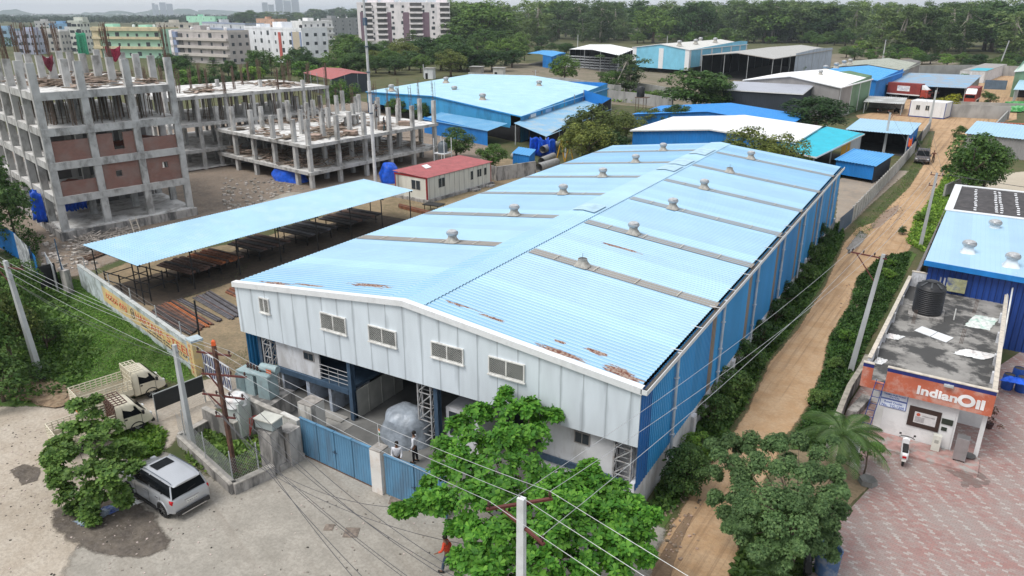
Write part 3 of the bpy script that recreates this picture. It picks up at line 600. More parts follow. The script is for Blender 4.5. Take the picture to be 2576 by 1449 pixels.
# steelwork and rooms seen under the gable
dbl = pm('frame_blue', (.055, .095, .15), .5, 0, .2, 3); lgt = pm('lattice_grey', (.42, .43, .44), .6, 0, .2, 4, dirt=(.2, .12, .08), damt=.5, dscale=6)
def lattice_col(x0, x1, y, z1, mt, dep=.35, n=7, name='lattice_column'):
    b = MB()
    for yy in (y, y + dep):
        for x in (x0, x1): b.bar((x, yy, 0), (x, yy, z1), .07)
        for i in range(n):
            a, c = z1 * i / n, z1 * (i + 1) / n; b.bar((x0, yy, a), (x1, yy, c), .045); b.bar((x0, yy, c), (x1, yy, c), .04)
    for x in (x0, x1):
        for i in range(n): b.bar((x, y, z1 * i / n), (x, y + dep, z1 * (i + 1) / n), .035)
    b.build(name, mt, wh)
lattice_col(-32.1, -31.45, 25.75, 5.5, lgt); lattice_col(-20.9, -20.1, 25.75, 5.5, lgt); lattice_col(-10.25, -9.45, 25.8, 5.5, lgt, n=8)
b = MB()
for (x, y) in ((-32.6, 25.9), (-25.55, 25.75), (-19.85, 25.8)): b.box(x - .12, y, 0, x + .12, y + .03, 6); b.box(x - .12, y + .3, 0, x + .12, y + .33, 6); b.box(x - .012, y + .03, 0, x + .012, y + .3, 6).cut()
for i in range(1, 8):
    for x in (WX0 + .35, WXM, WX1 - .6): b.box(x - .1, 25.8 + 7.6 * i, 0, x + .1, 26 + 7.6 * i, 6.5).cut()
b.build('steel_column', dbl, wh)
b = MB(); b.box(-31.3, 25.75, 1.58, -25.7, 25.85, 1.9); b.box(-31.3, 25.85, 1.7, -25.7, 33, 1.88).cut(); b.box(-14, 25.8, 1.55, -9.5, 25.9, 1.85); b.build('floor_beam', dbl, wh)
b = MB(); b.box(-31.2, 25.9, 1.9, -27.85, 26.0, 4.2).cut(); b.box(-13.9, 25.95, 0, -10.3, 26.05, 4.2, 0).cut(); b.box(-10.3, 26.5, 0, -9.4, 26.6, 3.8); b.build('room_wall', plw, wh)
b = MB(); b.box(-31.3, 27.6, .0, -28.9, 27.7, 1.7).cut(); b.box(-28.2, 27.6, 0, -25.9, 27.7, 1.7).cut(); b.box(-31.0, 25.9, 0, -30.85, 27.6, 1.7).cut(); b.box(-28.95, 25.8, 0, -28.7, 27.6, 1.7).cut(); b.box(-27.25, 25.8, 0, -27.05, 28.5, 1.7)
b.build('room_wall', pm('bluewash', (.42, .48, .58), .85, 0, .15, 1, dirt=(.16, .16, .16), damt=.6, dscale=1.5), wh)
b = MB(); b.box(-28.9, 27.64, .0, -28.2, 27.68, 1.7); b.build('doorway', pm('dark_opening', (.012, .012, .014), .9), wh)
b = MB(); b.box(-25.5, 26.05, 0, -25.44, 30.0, 1.72)
for y in (27, 28.1, 29.2): b.box(-25.44, y, 0, -25.40, y + .05, 1.72)
b.build('partition_panel', pm('panel_cream', (.40, .40, .37), .6), wh)
b = MB()
for z in (2.15, 2.4, 2.65, 2.9): b.tube([(-27.8, 25.8, z), (-25.7, 25.8, z)], .02, 6)
for x in (-27.1, -26.4): b.tube([(x, 25.8, 1.9), (x, 25.8, 2.9)], .02, 6)
b.build('railing', pm('rail_metal', (.6, .6, .6), .3, .6), wh)
for (q0, q1) in ((((644 + 475 / 4), 724.5 + 630 / 4), (644 + 590 / 4, 724.5 + 745 / 4)), ((1288 + 630 / 4, 1086.75 - 6), (1288 + 785 / 4, 1086.75 + 145 / 4))):
    yy = 25.9 if q0[0] < 1000 else 25.95; a = hy(*q0, yy); c = hy(*q1, yy); b = MB()
    b.box(a.x, yy - .04, c.z, c.x, yy - .002, a.z); o = b.build('window', pm('window_frame_grey', (.30, .28, .27), .6), wh); b = MB(); xm = (a.x + c.x) / 2
    b.box(a.x + .06, yy - .05, c.z + .06, xm - .02, yy - .041, a.z - .06); b.box(xm + .02, yy - .05, c.z + .06, c.x - .06, yy - .041, a.z - .06); b.build('pane', gl, o)
b = MB(); b.box(WX0 + .2, 22.9, .024, WX1 - .3, WY1 - .1, .034); b.build('floor_slab', pm('workshop_floor', (.16, .16, .155), .8, 0, .3, .6), wh)
# roof turbine ventilators
galv = pm('galvanised', (.62, .63, .64), .35, .55, .15, 8, dirt=(.3, .28, .24), damt=.4, dscale=6); fib = pm('vent_skirt', (.40, .38, .34), .75, 0, .25, 4, dirt=(.2, .19, .17), damt=.5, dscale=5, streak=3)
def turbine(name, label, x, y, z, s=1.0, head=True, slope=0, group='roof turbine ventilators on the long warehouse', skm_=None, grp_cat='roof vent'):
    t = thing(name, label, grp_cat, (x, y, z), 0, group); b = MB(); n = 20; v = []
    for r, zz, sq in ((.66, 0, 1), (.56, .16, .7), (.45, .4, .25), (.40, .58, 0)):
        for k in range(n):
            a = 2 * math.pi * k / n; cx, cy = math.cos(a), math.sin(a); m_ = max(abs(cx), abs(cy)); f = (1 - sq) + sq / m_
            v.append((cx * r * f * s, cy * r * f * s, (zz * s + (slope * cx * r * f * s if zz == 0 else 0))))
    b.add(v, [(i * n + k, i * n + (k + 1) % n, (i + 1) * n + (k + 1) % n, (i + 1) * n + k) for i in range(3) for k in range(n)])
    b.lathe((0, 0, .56 * s), [(.43 * s, 0), (.43 * s, .1 * s), (.38 * s, .1 * s)], 20, cap=False); b.build('skirt', skm_ or fib, t, True, False)
    if not head:
        b = MB(); b.lathe((0, 0, .6 * s), [(.38 * s, 0), (.0, .02)], 16); b.tube([(0, 0, .6 * s), (0, 0, 1.15 * s)], .015, 5); b.build('open_neck', pm('neck_dark', (.14, .15, .15), .5), t, False, False); return t
    b = MB(); hz = .64; b.lathe((0, 0, hz * s), [(.38 * s, 0), (.44 * s, .05 * s), (.52 * s, .2 * s), (.50 * s, .36 * s), (.42 * s, .48 * s), (.24 * s, .56 * s), (.0, .58 * s)], 20, cap=False)
    pr = [(.44, .03), (.56, .13), (.6, .25), (.57, .38), (.46, .48)]
    for k in range(26):
        a = 2 * math.pi * k / 26; vs = []
        for j, (r, zz) in enumerate(pr):
            aa = a + j * .05; vs += [(math.cos(aa) * r * s, math.sin(aa) * r * s, (hz + zz) * s), (math.cos(aa + .09) * (r - .06) * s, math.sin(aa + .09) * (r - .06) * s, (hz + zz) * s)]
        b.add(vs, [(2 * j, 2 * j + 1, 2 * j + 3, 2 * j + 2) for j in range(4)])
    b.lathe((0, 0, (hz + .46) * s), [(.48 * s, 0), (.46 * s, .05 * s), (.26 * s, .12 * s), (0, .14 * s)], 20, cap=False); b.build('turbine_head', galv, t, True, False)
    return t
ordn = ['nearest the front gable', 'second from the front gable', 'third from the front gable', 'fourth from the front gable', 'fifth from the front gable', 'farthest from the front gable']
for i in range(6):
    for sd_, X in ((-1, -25.87), (1, -16.86)):
        hd = not (sd_ > 0 and i in (0, 4))
        turbine('roof_vent', ('spinning metal roof vent' if hd else 'headless open roof vent') + (' on the left roof slope, ' if sd_ < 0 else ' on the right roof slope, ') + ordn[i], X, STRY[i] - .1, rz_(X) + .04, .64, hd, -sd_ * .11)
# ================================================================== gate, pillars, front yard
gate_b = pm('gate_blue', (.105, .25, .40), .55, 0, .12, .7, dirt=(.10, .14, .19), dscale=1.6, damt=.5, streak=4, bump=.1)
def gate(name, label, x0, x1, y0, y1, z1, nleaf, rail=True):
    t = thing(name, label, 'gate', (x0, y0, 0)); d = Vector((x1 - x0, y1 - y0, 0)); L_ = d.length; d.normalize(); nrm = Vector((d.y, -d.x, 0))
    for k in range(nleaf):
        a = Vector((x0, y0, .06)) + d * (L_ * k / nleaf + .02); w_ = L_ / nleaf - .04; b = MB()
        b.ribs(a, a + d * w_, a + d * w_ + Vector((0, 0, z1 - .06)), a + Vector((0, 0, z1 - .06)), .15, .02)
        fr_ = MB(); 
        for zz in (.08, z1 * .5, z1): fr_.ob(a - nrm * .05 + Vector((0, 0, zz - .08)), d * w_, nrm * -.04, (0, 0, .06))
        for s_ in (0, w_ - .06): fr_.ob(a - nrm * .05 + d * s_ , d * .06, nrm * -.04, (0, 0, z1))
        fr_.ob(a + nrm * -.05 + Vector((0, 0, z1 - .06)), d * w_, nrm * .1, (0, 0, .05))
        o = b.build('gate_leaf', gate_b, t); fr_.build('leaf_frame', gate_b, o)
    b = MB(); m_ = Vector((x0, y0, 0)) + d * L_ * (.5 if nleaf > 1 else .97) + nrm * .06; b.bar(m_ + Vector((0, 0, 1.0)), m_ + Vector((0, 0, 1.15)) + d * .01, .05); b.bar(m_ + Vector((-.15, 0, 1.05)), m_ + Vector((.15, 0, 1.05)), .03); b.build('latch', dbl, t)
    if rail:
        b = MB(); b.ob(Vector((x0, y0, .0)), d * L_, nrm * .05, (0, 0, .04)); b.build('ground_rail', pm('rail_rust', (.12, .07, .05), .8), t)
gate('sliding_gate', 'long blue sheet metal sliding gate left of the white pillar', -25.45, -20.6, 22.0, 21.72, 2.15, 4)
gate('swing_gate', 'blue double leaf gate right of the white pillar, half hidden by the large leaved tree', -19.72, -16.2, 21.6, 21.55, 2.15, 2, False)
def pillar(name, label, x, y, sx, sy, h, mt, cap=.0, rz=0):
    t = thing(name, label, 'gate pillar', (x, y, 0), rz); b = MB(); b.cb(0, 0, 0, sx, sy, h); b.build('shaft', mt, t, False, False)
    b = MB(); b.cb(0, 0, h, sx + cap, sy + cap, .06); b.build('cap', pm('pillar_cap', (.30, .28, .26), .9, 0, .3, 4), t, False, False); return t
stw = pm('stained_white', (.66, .64, .60), .85, 0, .1, 1, dirt=(.10, .10, .10), dscale=1.6, damt=.75, streak=4)
stc = pm('stained_concrete', (.40, .38, .36), .9, 0, .15, 1.5, dirt=(.07, .07, .07), dscale=1.3, damt=.85, streak=4, dlo=.44, dhi=.6, bump=.3)
pillar('gate_pillar', 'white gate pillar with grey weathered top standing between the two blue gates', -20.1, 21.75, .62, .62, 2.3, pm('pillar_white', (.72, .70, .67), .8, 0, .1, 1, dirt=(.5, .36, .26), dscale=1.3, damt=.4), .0)
pf = thing('flag', 'small faded tricolour flag on a stick above the white gate pillar', 'flag', (-20.15, 21.85, 2.36)); b = MB(); b.tube([(0, 0, 0), (-.02, 0, 1.1)], .012, 5); b.build('stick', white, pf, False, False)
for k_, c_ in enumerate(((.06, .22, .07), (.7, .7, .68), (.65, .22, .05))): b = MB(); b.ob((-.02, 0, .62 + .1 * k_), (.09, .02, -.06), (0, .01, 0), (.0, 0, .1)); b.build('stripe', pm('flag%d' % k_, c_, .8), pf, False, False)
b = MB(); b.cb(-26.15, 22.05, 0, 1.3, .25, 2.0, -.1); b.top('yard_wall', pm('wall_white', (.62, .61, .58), .85, 0, .1, 1, dirt=(.2, .2, .18), dscale=1.4, damt=.5, streak=3), 'short white wall joining the sliding gate to the transformer yard', 'wall')
pillar('gate_pillar', 'short squat concrete pillar with pale flat top behind the left end of the sliding gate', -26.3, 23.6, .95, .95, 2.05, stw, 0)
# interior things: tarpaulin heap, office cabin with window, step
def blob(b, c, r, n=14, m=0, seed=1, amp=.18, sq=1.0):
    rg = random.Random(seed); ph = [rg.uniform(0, 6) for _ in range(6)]; v = []; R_ = []
    for i in range(9):
        th_ = math.pi * .5 * (1 - i / 8); 
        for k in range(n):
            a = 2 * math.pi * k / n; q = 1 + amp * (math.sin(2 * a + ph[0]) + .6 * math.sin(5 * a + ph[1] + i) + .5 * math.sin(3 * th_ * 3 + ph[2] + a))
            hr = math.cos(math.pi / 2 * (1 - math.cos(th_))) if False else math.sin(math.pi / 2 - th_) ** .6
            v.append((c[0] + r[0] * hr * q * math.cos(a), c[1] + r[1] * hr * q * math.sin(a), c[2] + r[2] * (math.sin(th_) ** .8) * (1 + amp * .5 * math.sin(3 * a + ph[3]) * math.cos(th_))))
    b.add(v, [(i * n + k, (i + 1) * n + k, (i + 1) * n + (k + 1) % n, i * n + (k + 1) % n) for i in range(8) for k in range(n)], m)
b = MB(); blob(b, (-21.9, 25.9, .02), (1.25, 1.3, 1.85), 28, seed=4, amp=.10)
b.top('tarpaulin_heap', pm('grey_tarp', (.30, .34, .39), .35, 0, .3, 2.5, bump=.8, bscale=4), 'tall load wrapped in greyish translucent sheet just inside the gate', 'covered load', smooth=True)
cb_ = thing('site_cabin', 'small white walled office with dark sliding windows inside the warehouse entrance', 'cabin', (-18.6, 26.4, 0)); b = MB(); b.box(-19.6, 26.3, 0, -17.6, 29, 2.4); b.build('walls', plw, cb_)
b = MB()
for x in (-19.4, -18.6): b.box(x, 26.27, .9, x + .72, 26.298, 2.2).cut()
b.build('window', gl, cb_)
b = MB(); b.box(-27.6, 25.2, .02, -25.9, 25.8, .12); b.box(-26.9, 24.6, .02, -25.2, 25.5, .05); b.top('door_step', pm('step_conc', (.35, .34, .32), .9), 'low concrete steps at the foot of the blue column', 'step')
# ================================================================== text helper
def text(txt, o, ex, ez, size, mat, parent, name='lettering', fit=None, depth=.01, bold=0.0):
    """flat letters standing on a face: o lower-left corner, ex reading direction, ez up"""
    cu = bpy.data.curves.new(name, 'FONT'); cu.body = txt; cu.size = size; cu.extrude = depth; cu.offset = bold; cu.resolution_u = 3
    tmp = bpy.data.objects.new('t', cu); COL.objects.link(tmp); bpy.context.view_layer.update()
    me = bpy.data.meshes.new_from_object(tmp.evaluated_get(bpy.context.evaluated_depsgraph_get())); bpy.data.objects.remove(tmp)
    ex, ez = Vector(ex).normalized(), Vector(ez).normalized(); n = ex.cross(ez)
    xs = [v.co.x for v in me.vertices] or [0, 1]; w0 = min(xs); k = (fit / (max(xs) - w0)) if fit else 1
    off = root_of(parent).location if parent else Vector((0, 0, 0))
    for v in me.vertices: v.co = Vector(o) + ex * (v.co.x - w0) * k + ez * v.co.y + n * v.co.z - off
    me.materials.clear(); me.materials.append(mat); return link(name, me, parent)
# ================================================================== CONSTRUCTION SITE
cc = pm('raw_concrete', (.47, .47, .46), .9, 0, .14, 1.2, bump=.25, bscale=6, dirt=(.17, .165, .155), dscale=.9, damt=.75, streak=2)
cs_ = pm('slab_concrete', (.66, .655, .64), .9, 0, .14, .8, dirt=(.24, .22, .20), dscale=.7, damt=.8)
reb = pm('rebar_rust', (.13, .085, .065), .85, 0, .3, 5); wood = pm('formwork_wood', (.25, .20, .155), .9, 0, .45, 1.5, island=.5)
prop_me = bpy.data.meshes.new('prop'); _b = MB(); _b.tube([(0, 0, 0), (0, 0, 1)], .055, 5); prop_me.from_pydata(_b.v, [], _b.f); prop_me.materials.append(pm('prop_pole', (.14, .11, .085), .85, 0, .3, 3, objrnd=.5))
def brick_mat():
    m = bpy.data.materials.new('brickwork'); m.use_nodes = True; t = m.node_tree; L = t.links.new; b = t.nodes['Principled BSDF']; b.inputs['Roughness'].default_value = .9
    g = nd(t, 'ShaderNodeNewGeometry'); sp = nd(t, 'ShaderNodeSeparateXYZ'); L(g.outputs['Position'], sp.inputs[0]); ad = nd(t, 'ShaderNodeMath', operation='ADD'); L(sp.outputs[0], ad.inputs[0]); L(sp.outputs[1], ad.inputs[1])
    cx = nd(t, 'ShaderNodeCombineXYZ'); L(ad.outputs[0], cx.inputs[0]); L(sp.outputs[2], cx.inputs[1])
    br = nd(t, 'ShaderNodeTexBrick', i_Scale=1.0); br.inputs['Color1'].default_value = (.21, .07, .042, 1); br.inputs['Color2'].default_value = (.29, .11, .075, 1); br.inputs['Mortar'].default_value = (.22, .20, .19, 1)
    br.inputs['Brick Width'].default_value = .24; br.inputs['Row Height'].default_value = .09; br.inputs['Mortar Size'].default_value = .014; br.inputs['Bias'].default_value = -.1; L(cx.outputs[0], br.inputs['Vector'])
    n = nd(t, 'ShaderNodeTexNoise', i_Scale=.7, i_Detail=8.0); L(g.outputs['Position'], n.inputs['Vector']); r = nd(t, 'ShaderNodeMapRange'); r.inputs[1].default_value = .42; r.inputs[2].default_value = .62; r.inputs[4].default_value = .4; L(n.outputs[0], r.inputs[0])
    x = nd(t, 'ShaderNodeMix', data_type='RGBA'); L(r.outputs[0], x.inputs[0]); L(br.outputs['Color'], x.inputs[6]); x.inputs[7].default_value = (.26, .22, .20, 1); L(x.outputs[2], b.inputs['Base Color']); return m
brk = brick_mat()
def frame(label, O, e1, us, e2, vs, levels, cs, toph, rebh, slab=.16, beam=.5, base=0.0, props=(), skip=(), flare=0, tops=None, over=.25, rebsz=(5, .22), nprops=60, holes=False):
    """unfinished concrete frame: columns on grid us x vs, slabs at levels; columns rise to toph, rods to rebh"""
    O = Vector((O[0], O[1], 0)); e1 = Vector((e1[0], e1[1], 0)).normalized(); e2 = Vector((e2[0], e2[1], 0)).normalized(); rg = random.Random(len(label))
    t = thing('building_frame', label, 'building', tuple(O), 0, 'unfinished concrete buildings'); P = lambda u, v, z=0: O + e1 * u + e2 * v + Vector((0, 0, z))
    ang = math.atan2(e1.y, e1.x)
    for i, u in enumerate(us):
        for j, v in enumerate(vs):
            if (i, j) in skip: continue
            p = P(u, v); b = MB(); sx, sy = cs; tz = toph(i, j)
            b.cb(p.x, p.y, 0, sx, sy, tz, ang); o = b.build('column', cc, t)
            rh = rebh(i, j)
            if rh > 0:
                b = MB(); n, sp_ = rebsz
                for k in range(n * 2):
                    a, q = rg.uniform(-.5, .5), rg.uniform(-.5, .5); ln = rh * rg.uniform(.8, 1.05)
                    b.tube([p + Vector((a * sx, q * sy, tz)), p + Vector((a * sx * 1.1 + rg.uniform(-.2, .2), q * sy * 1.1 + rg.uniform(-.2, .2), tz + ln))], .028, 3)
                for k in range(int(rh / .5)): b.bar(p + Vector((-sx * .5, -sy * .5, tz + .4 + .5 * k)), p + Vector((sx * .5, -sy * .5, tz + .4 + .5 * k)), .03)
                b.build('rebar', reb, o)
    u0, u1, v0, v1 = us[0], us[-1], vs[0], vs[-1]
    for z in levels:
        b = MB(); b.ob(P(u0 - over, v0 - over, z - slab), e1 * (u1 - u0 + 2 * over), e2 * (v1 - v0 + 2 * over), (0, 0, slab)); b.build('slab', cs_, t)
        if z > base + .1 and z != base:
            for v in (v0 - over, v1): b = MB(); b.ob(P(u0 - over - .02, v - .02, z - beam), e1 * (u1 - u0 + 2 * over + .04), e2 * .27, (0, 0, beam - .004)); b.build('edge_beam', cc, t)
            for u in (u0 - over, u1): b = MB(); b.ob(P(u - .02, v0 + .03, z - beam), e1 * .27, e2 * (v1 - v0 - .03), (0, 0, beam - .006)); b.build('edge_beam', cc, t)
    n = 0
    for (za, zb) in props:
        for k in range(nprops):
            u, v = rg.uniform(u0, u1), rg.uniform(v0, v1)
            if k < nprops * .55: v = rg.uniform(v0 + .2, v0 + 4)
            elif k < nprops * .8: u = rg.uniform(u0 + .2, u0 + 2)
            if n >= 98: break
            n += 1; o = link('prop', prop_me, t); o.location = P(u, v, za) - O; o.scale = (1, 1, zb - za - slab); o.rotation_euler = (rg.uniform(-.03, .03), rg.uniform(-.03, .03), 0)
    return t, P, e1, e2
def debris(name, label, pts, n, lo=.6, hi=3.0, th=.06, mat=None, seed=1, hmax=.35, wd=.16, kind='stuff'):
    rg = random.Random(seed); b = MB(); xs = [p[0] for p in pts]; ys = [p[1] for p in pts]; z = pts[0][2]; c0 = [(rg.uniform(min(xs), max(xs)), rg.uniform(min(ys), max(ys)), rg.uniform(0, 3.1)) for _ in range(max(2, n // 14))]
    k = 0; tries = 0
    while k < n and tries < n * 20:
        tries += 1; c = rg.choice(c0); x = rg.gauss(c[0], .9); y = rg.gauss(c[1], .9)
        if not in_poly(np.array([x]), np.array([y]), pts)[0]: continue
        a = c[2] + rg.gauss(0, .35); ln = rg.uniform(lo, hi) / 2; h = z + .03 + abs(rg.gauss(0, hmax)); d = Vector((math.cos(a), math.sin(a), rg.uniform(-.08, .08)))
        b.bar(Vector((x, y, h)) - d * ln, Vector((x, y, h)) + d * ln, wd * rg.uniform(.5, 1.6), th); k += 1
    return b.top(name, mat or wood, label, None, None, kind)
# ---- building left
OL = at(165, 578, 1.0); RL = at(482, 512, 1.0); e1L = (.20, .98); e2L = (-.965, .26)
lenL = 12.5; usL = [0, 4.0, 8.3, lenL]; vsL = [0, 4.6, 9.2, 13.8, 18.6, 23]
tL, PL, eL1, eL2 = frame('four storey concrete frame with brick infill panels, left of the long blue roofed steel shed', OL, e1L, usL, e2L, vsL, [1.0, 4.25, 7.55, 10.75, 14.05], (.68, .42),
      lambda i, j: 16.7 if (j > 0 or i in (0, 1, 2, 3)) else 14, lambda i, j: 3.2 if (j >= 2 and i < 2) or (i + j) % 4 == 3 else 0, beam=.72, base=1.0, props=[(10.75, 14.05)], nprops=98, rebsz=(7, .3))
b = MB(); b.ob(PL(-.6, -.5, 0), eL1 * (lenL + 1.2), eL2 * 24.5, (0, 0, .84)); b.build('plinth', stc, tL)
def panel(P, e1, u0, u1, z0, z1, t, win=None, notch=None):
    b = MB(); Q = lambda ua, ub, za, zb: b.ob(P(ua, .0, za), e1 * (ub - ua), (P(0, .2) - P(0, 0)), (0, 0, zb - za))
    if win:
        a, c, d, e = win; Q(u0, a, z0, z1); Q(c, u1, z0, z1); Q(a, c, z0, d)
        if e < z1: Q(a, c, e, z1)
    else: Q(u0, u1, z0, z1)
    b.build('brick_panel', brk, t)
panel(PL, eL1, .35, 3.65, 4.25, 5.6, tL); panel(PL, eL1, 4.35, 7.95, 4.25, 6.93, tL, (5.6, 6.2, 5.4, 6.0)); panel(PL, eL1, 8.65, 12.2, 4.25, 6.93, tL, (10.3, 10.9, 5.6, 6.2))
panel(PL, eL1, .35, 3.65, 7.55, 9.5, tL); panel(PL, eL1, 4.35, 7.95, 7.55, 9.75, tL, (5.9, 6.9, 8.1, 9.75)); panel(PL, eL1, 8.65, 12.2, 7.55, 8.9, tL)
b = MB(); b.ob(PL(3.9, 9, 1), eL1 * 8, eL2 * .2, (0, 0, 3)); b.cut(); b.ob(PL(.3, 9, 4.25), eL1 * 12, eL2 * .2, (0, 0, 3)); b.cut(); b.ob(PL(.3, 9, 7.55), eL1 * 12, eL2 * .2, (0, 0, 3)); b.build('inner_wall', pm('grey_block', (.16, .155, .15), .9, 0, .3, .5), tL)
b = MB(); blob(b, PL(10.2, 4, 7.56), (3, 2, .9), seed=2, amp=.3); b.cut(); blob(b, PL(2, 3, 4.26), (1.5, 1.3, .9), seed=5, amp=.3); b.build('brick_heap', pm('broken_brick', (.22, .075, .05), .95, 0, .5, 5, bump=1), tL)
def slabpoly(P, u0, u1, v0, v1, z): return [P(u0, v0, z), P(u1, v0, z), P(u1, v1, z), P(u0, v1, z)]
debris('formwork_planks', 'grey timber boards strewn over the top slab of the tallest concrete frame', slabpoly(PL, .5, 12, 1.5, 18, 14.08), 380, seed=2, hmax=.25, wd=.25)
b = MB(); b.ob(PL(6.2, 8.4, 15.3), eL1 * .3 + Vector((0, 0, -.8)), eL2 * 3.8 + Vector((0, 0, -1.2)), (0, 0, .28)); b.top('stair_flight', cc, 'sloping concrete stair flight on the top slab of the tallest frame', 'staircase')
clo = pm('red_cloth', (.28, .03, .06), .9, 0, .6, 9, dirt=(.05, .03, .04), dscale=6)
for lab, u, v, z, mt_, w_ in (('red patterned cloth hanging between rods above the tallest frame', 9.6, 9.4, 17.6, clo, 1.5), ('dark red checked cloth hung on a rod at left above the tallest frame', 2.7, 6.5, 17.1, pm('checked_cloth', (.16, .03, .05), .9, 0, .7, 12), .9)):
    b = MB(); v_ = []
    for i in range(9):
        for j in range(6): p = PL(u + w_ * i / 8, v + .12 * math.sin(i * 1.3 + j), z - .35 * math.sin(math.pi * i / 8) - 1.35 * j / 5 * (1 - .35 * abs(i / 4 - 1))); v_.append(p)
    b.add(v_, [(i * 6 + j, i * 6 + j + 1, i * 6 + j + 7, i * 6 + j + 6) for i in range(8) for j in range(5)]); o = b.top('hanging_cloth', mt_, lab, 'cloth', smooth=True); s_ = o.modifiers.new('th', 'SOLIDIFY'); s_.thickness = .02
# ---- back frame
OB = at(411, 248, 10.2); RB = at(828, 215, 10.2); lb = (RB - OB).length; eb = (RB - OB)
frame('three storey concrete frame with dense shoring poles, behind the low frame building', OB, eb, [.3 + k * (lb - .6) / 6 for k in range(7)], (-eb.y, eb.x), [0.3, 5.5, 11, 17], [.3, 2.9, 6.5, 10.2], (.45, .45),
      lambda i, j: 10.2 if (i + j) % 5 else 11.3, lambda i, j: 3.3 if (i + j) % 2 == 0 or j == 1 else 0, base=.3, props=[(6.5, 10.2)], nprops=98, rebsz=(6, .3), beam=.45)
debris('formwork_planks', 'stacked boards on the slab of the poled three storey frame', [OB + eb * f + Vector((-eb.y, eb.x, 0)) * g for f, g in ((.2, .1), (.9, .1), (.9, .5), (.2, .5))], 160, seed=5, hmax=.2, wd=.3)
# ---- middle low frame
OM = at(775, 366, 5.5); RM = at(1100, 309, 5.5); em = (RM - OM).normalized(); fm = Vector((-.985, .17, 0)).normalized(); lm = (RM - OM).length
usM = [.35 + k * (lm - .7) / 5 for k in range(6)]; vsM = [.35, 3.4, 8.2, 13.2, 18, 22.3]
tM, PM, eM1, eM2 = frame('low two storey concrete frame with many short column stubs on its roof slab', OM, em, usM, fm, vsM, [2.1, 5.5], (.5, .5), lambda i, j: 8.6 + .25 * math.sin(i * 3 + j * 5),
      lambda i, j: 2.9 if i >= 3 and j < 3 else (0 if (i * 3 + j) % 4 else 1.2), beam=.42, rebsz=(2, .2), over=.45, skip=[(3, 3)])
debris('formwork_planks', 'grey boards piled over the roof slab of the low frame', slabpoly(PM, .8, 22, 1, 21, 5.52), 340, seed=7, hmax=.22, wd=.3)
debris('timber_heap', 'tangled timber heaped inside the open upper floor of the low frame', slabpoly(PM, .6, 23, .8, 9, 2.12), 420, seed=8, hmax=.55, wd=.14, hi=2.2)
debris('timber_heap', 'timber heap deeper inside the low frame upper floor', slabpoly(PM, .6, 8, 9, 21, 2.12), 200, seed=9, hmax=.5, wd=.14, hi=2.2)
for k, (u, v) in enumerate(((3.5, 3.2), (8.5, 1.6), (19.5, 2.0), (14.8, 1.5))):
    b = MB(); p = PM(u, v)
    for q in range(7): b.cb(p.x + .05 * math.sin(q * 9), p.y + .05 * math.cos(q * 7), 5.52 + q * .09, 1.7, 1.1, .075, .3 + .03 * math.sin(q * 5 + k))
    b.top('board_stack', wood, ['stack of shuttering boards near the front corner of the low frame roof', 'board stack beside the standing worker on the low frame roof', 'tall neat board stack at the right end of the low frame roof', 'flat board stack in the middle of the right edge of the low frame roof'][k], 'board stack', 'board stacks on the low frame roof', 'structure' if 0 else None)
st = thing('stair_block', 'concrete stair flight with landing rising on the low frame roof', 'staircase', tuple(PM(14, 8, 5.52))); b = MB()
for k in range(7): b.ob(PM(10.5 + k * .35, 8, 5.6 + k * .2), eM1 * .37, eM2 * 1.4, (0, 0, .16))
b.build('steps', cc, st); b = MB(); b.ob(PM(12.9, 7.6, 7.0), eM1 * 3.2, eM2 * 2.2, (0, 0, .16)); b.build('landing', cs_, st); b = MB()
for k in (13.2, 14.4, 15.6): b.ob(PM(k, 8.4, 5.52), eM1 * .3, eM2 * .3, (0, 0, 1.48)); b.cut()
b.build('support', cc, st)
# tall mast
mp_ = at(945, 462); ms_ = thing('mast', 'very tall slim white lattice mast rising from the low frame building', 'mast', (mp_.x, mp_.y, 0)); b = MB()
mx, my = mp_.x, mp_.y; b.tube([(mx, my, 0), (mx, my, 13)], .22, 10); b.build('lower_pole', pm('mast_white', (.62, .63, .64), .6), ms_); b = MB(); b.tube([(mx, my, 13), (mx, my, 26.5)], [.17, .14], 10); b.build('upper_pole', pm('mast_grey', (.52, .53, .53), .6), ms_)
b = MB()
for z in (9, 11.5, 14, 17): b.lathe((mx, my, z), [(.27, 0), (.27, .12)], 10)
b.cb(mx, my, 19.5, .5, .3, .9); b.build('collar', dbl, ms_)
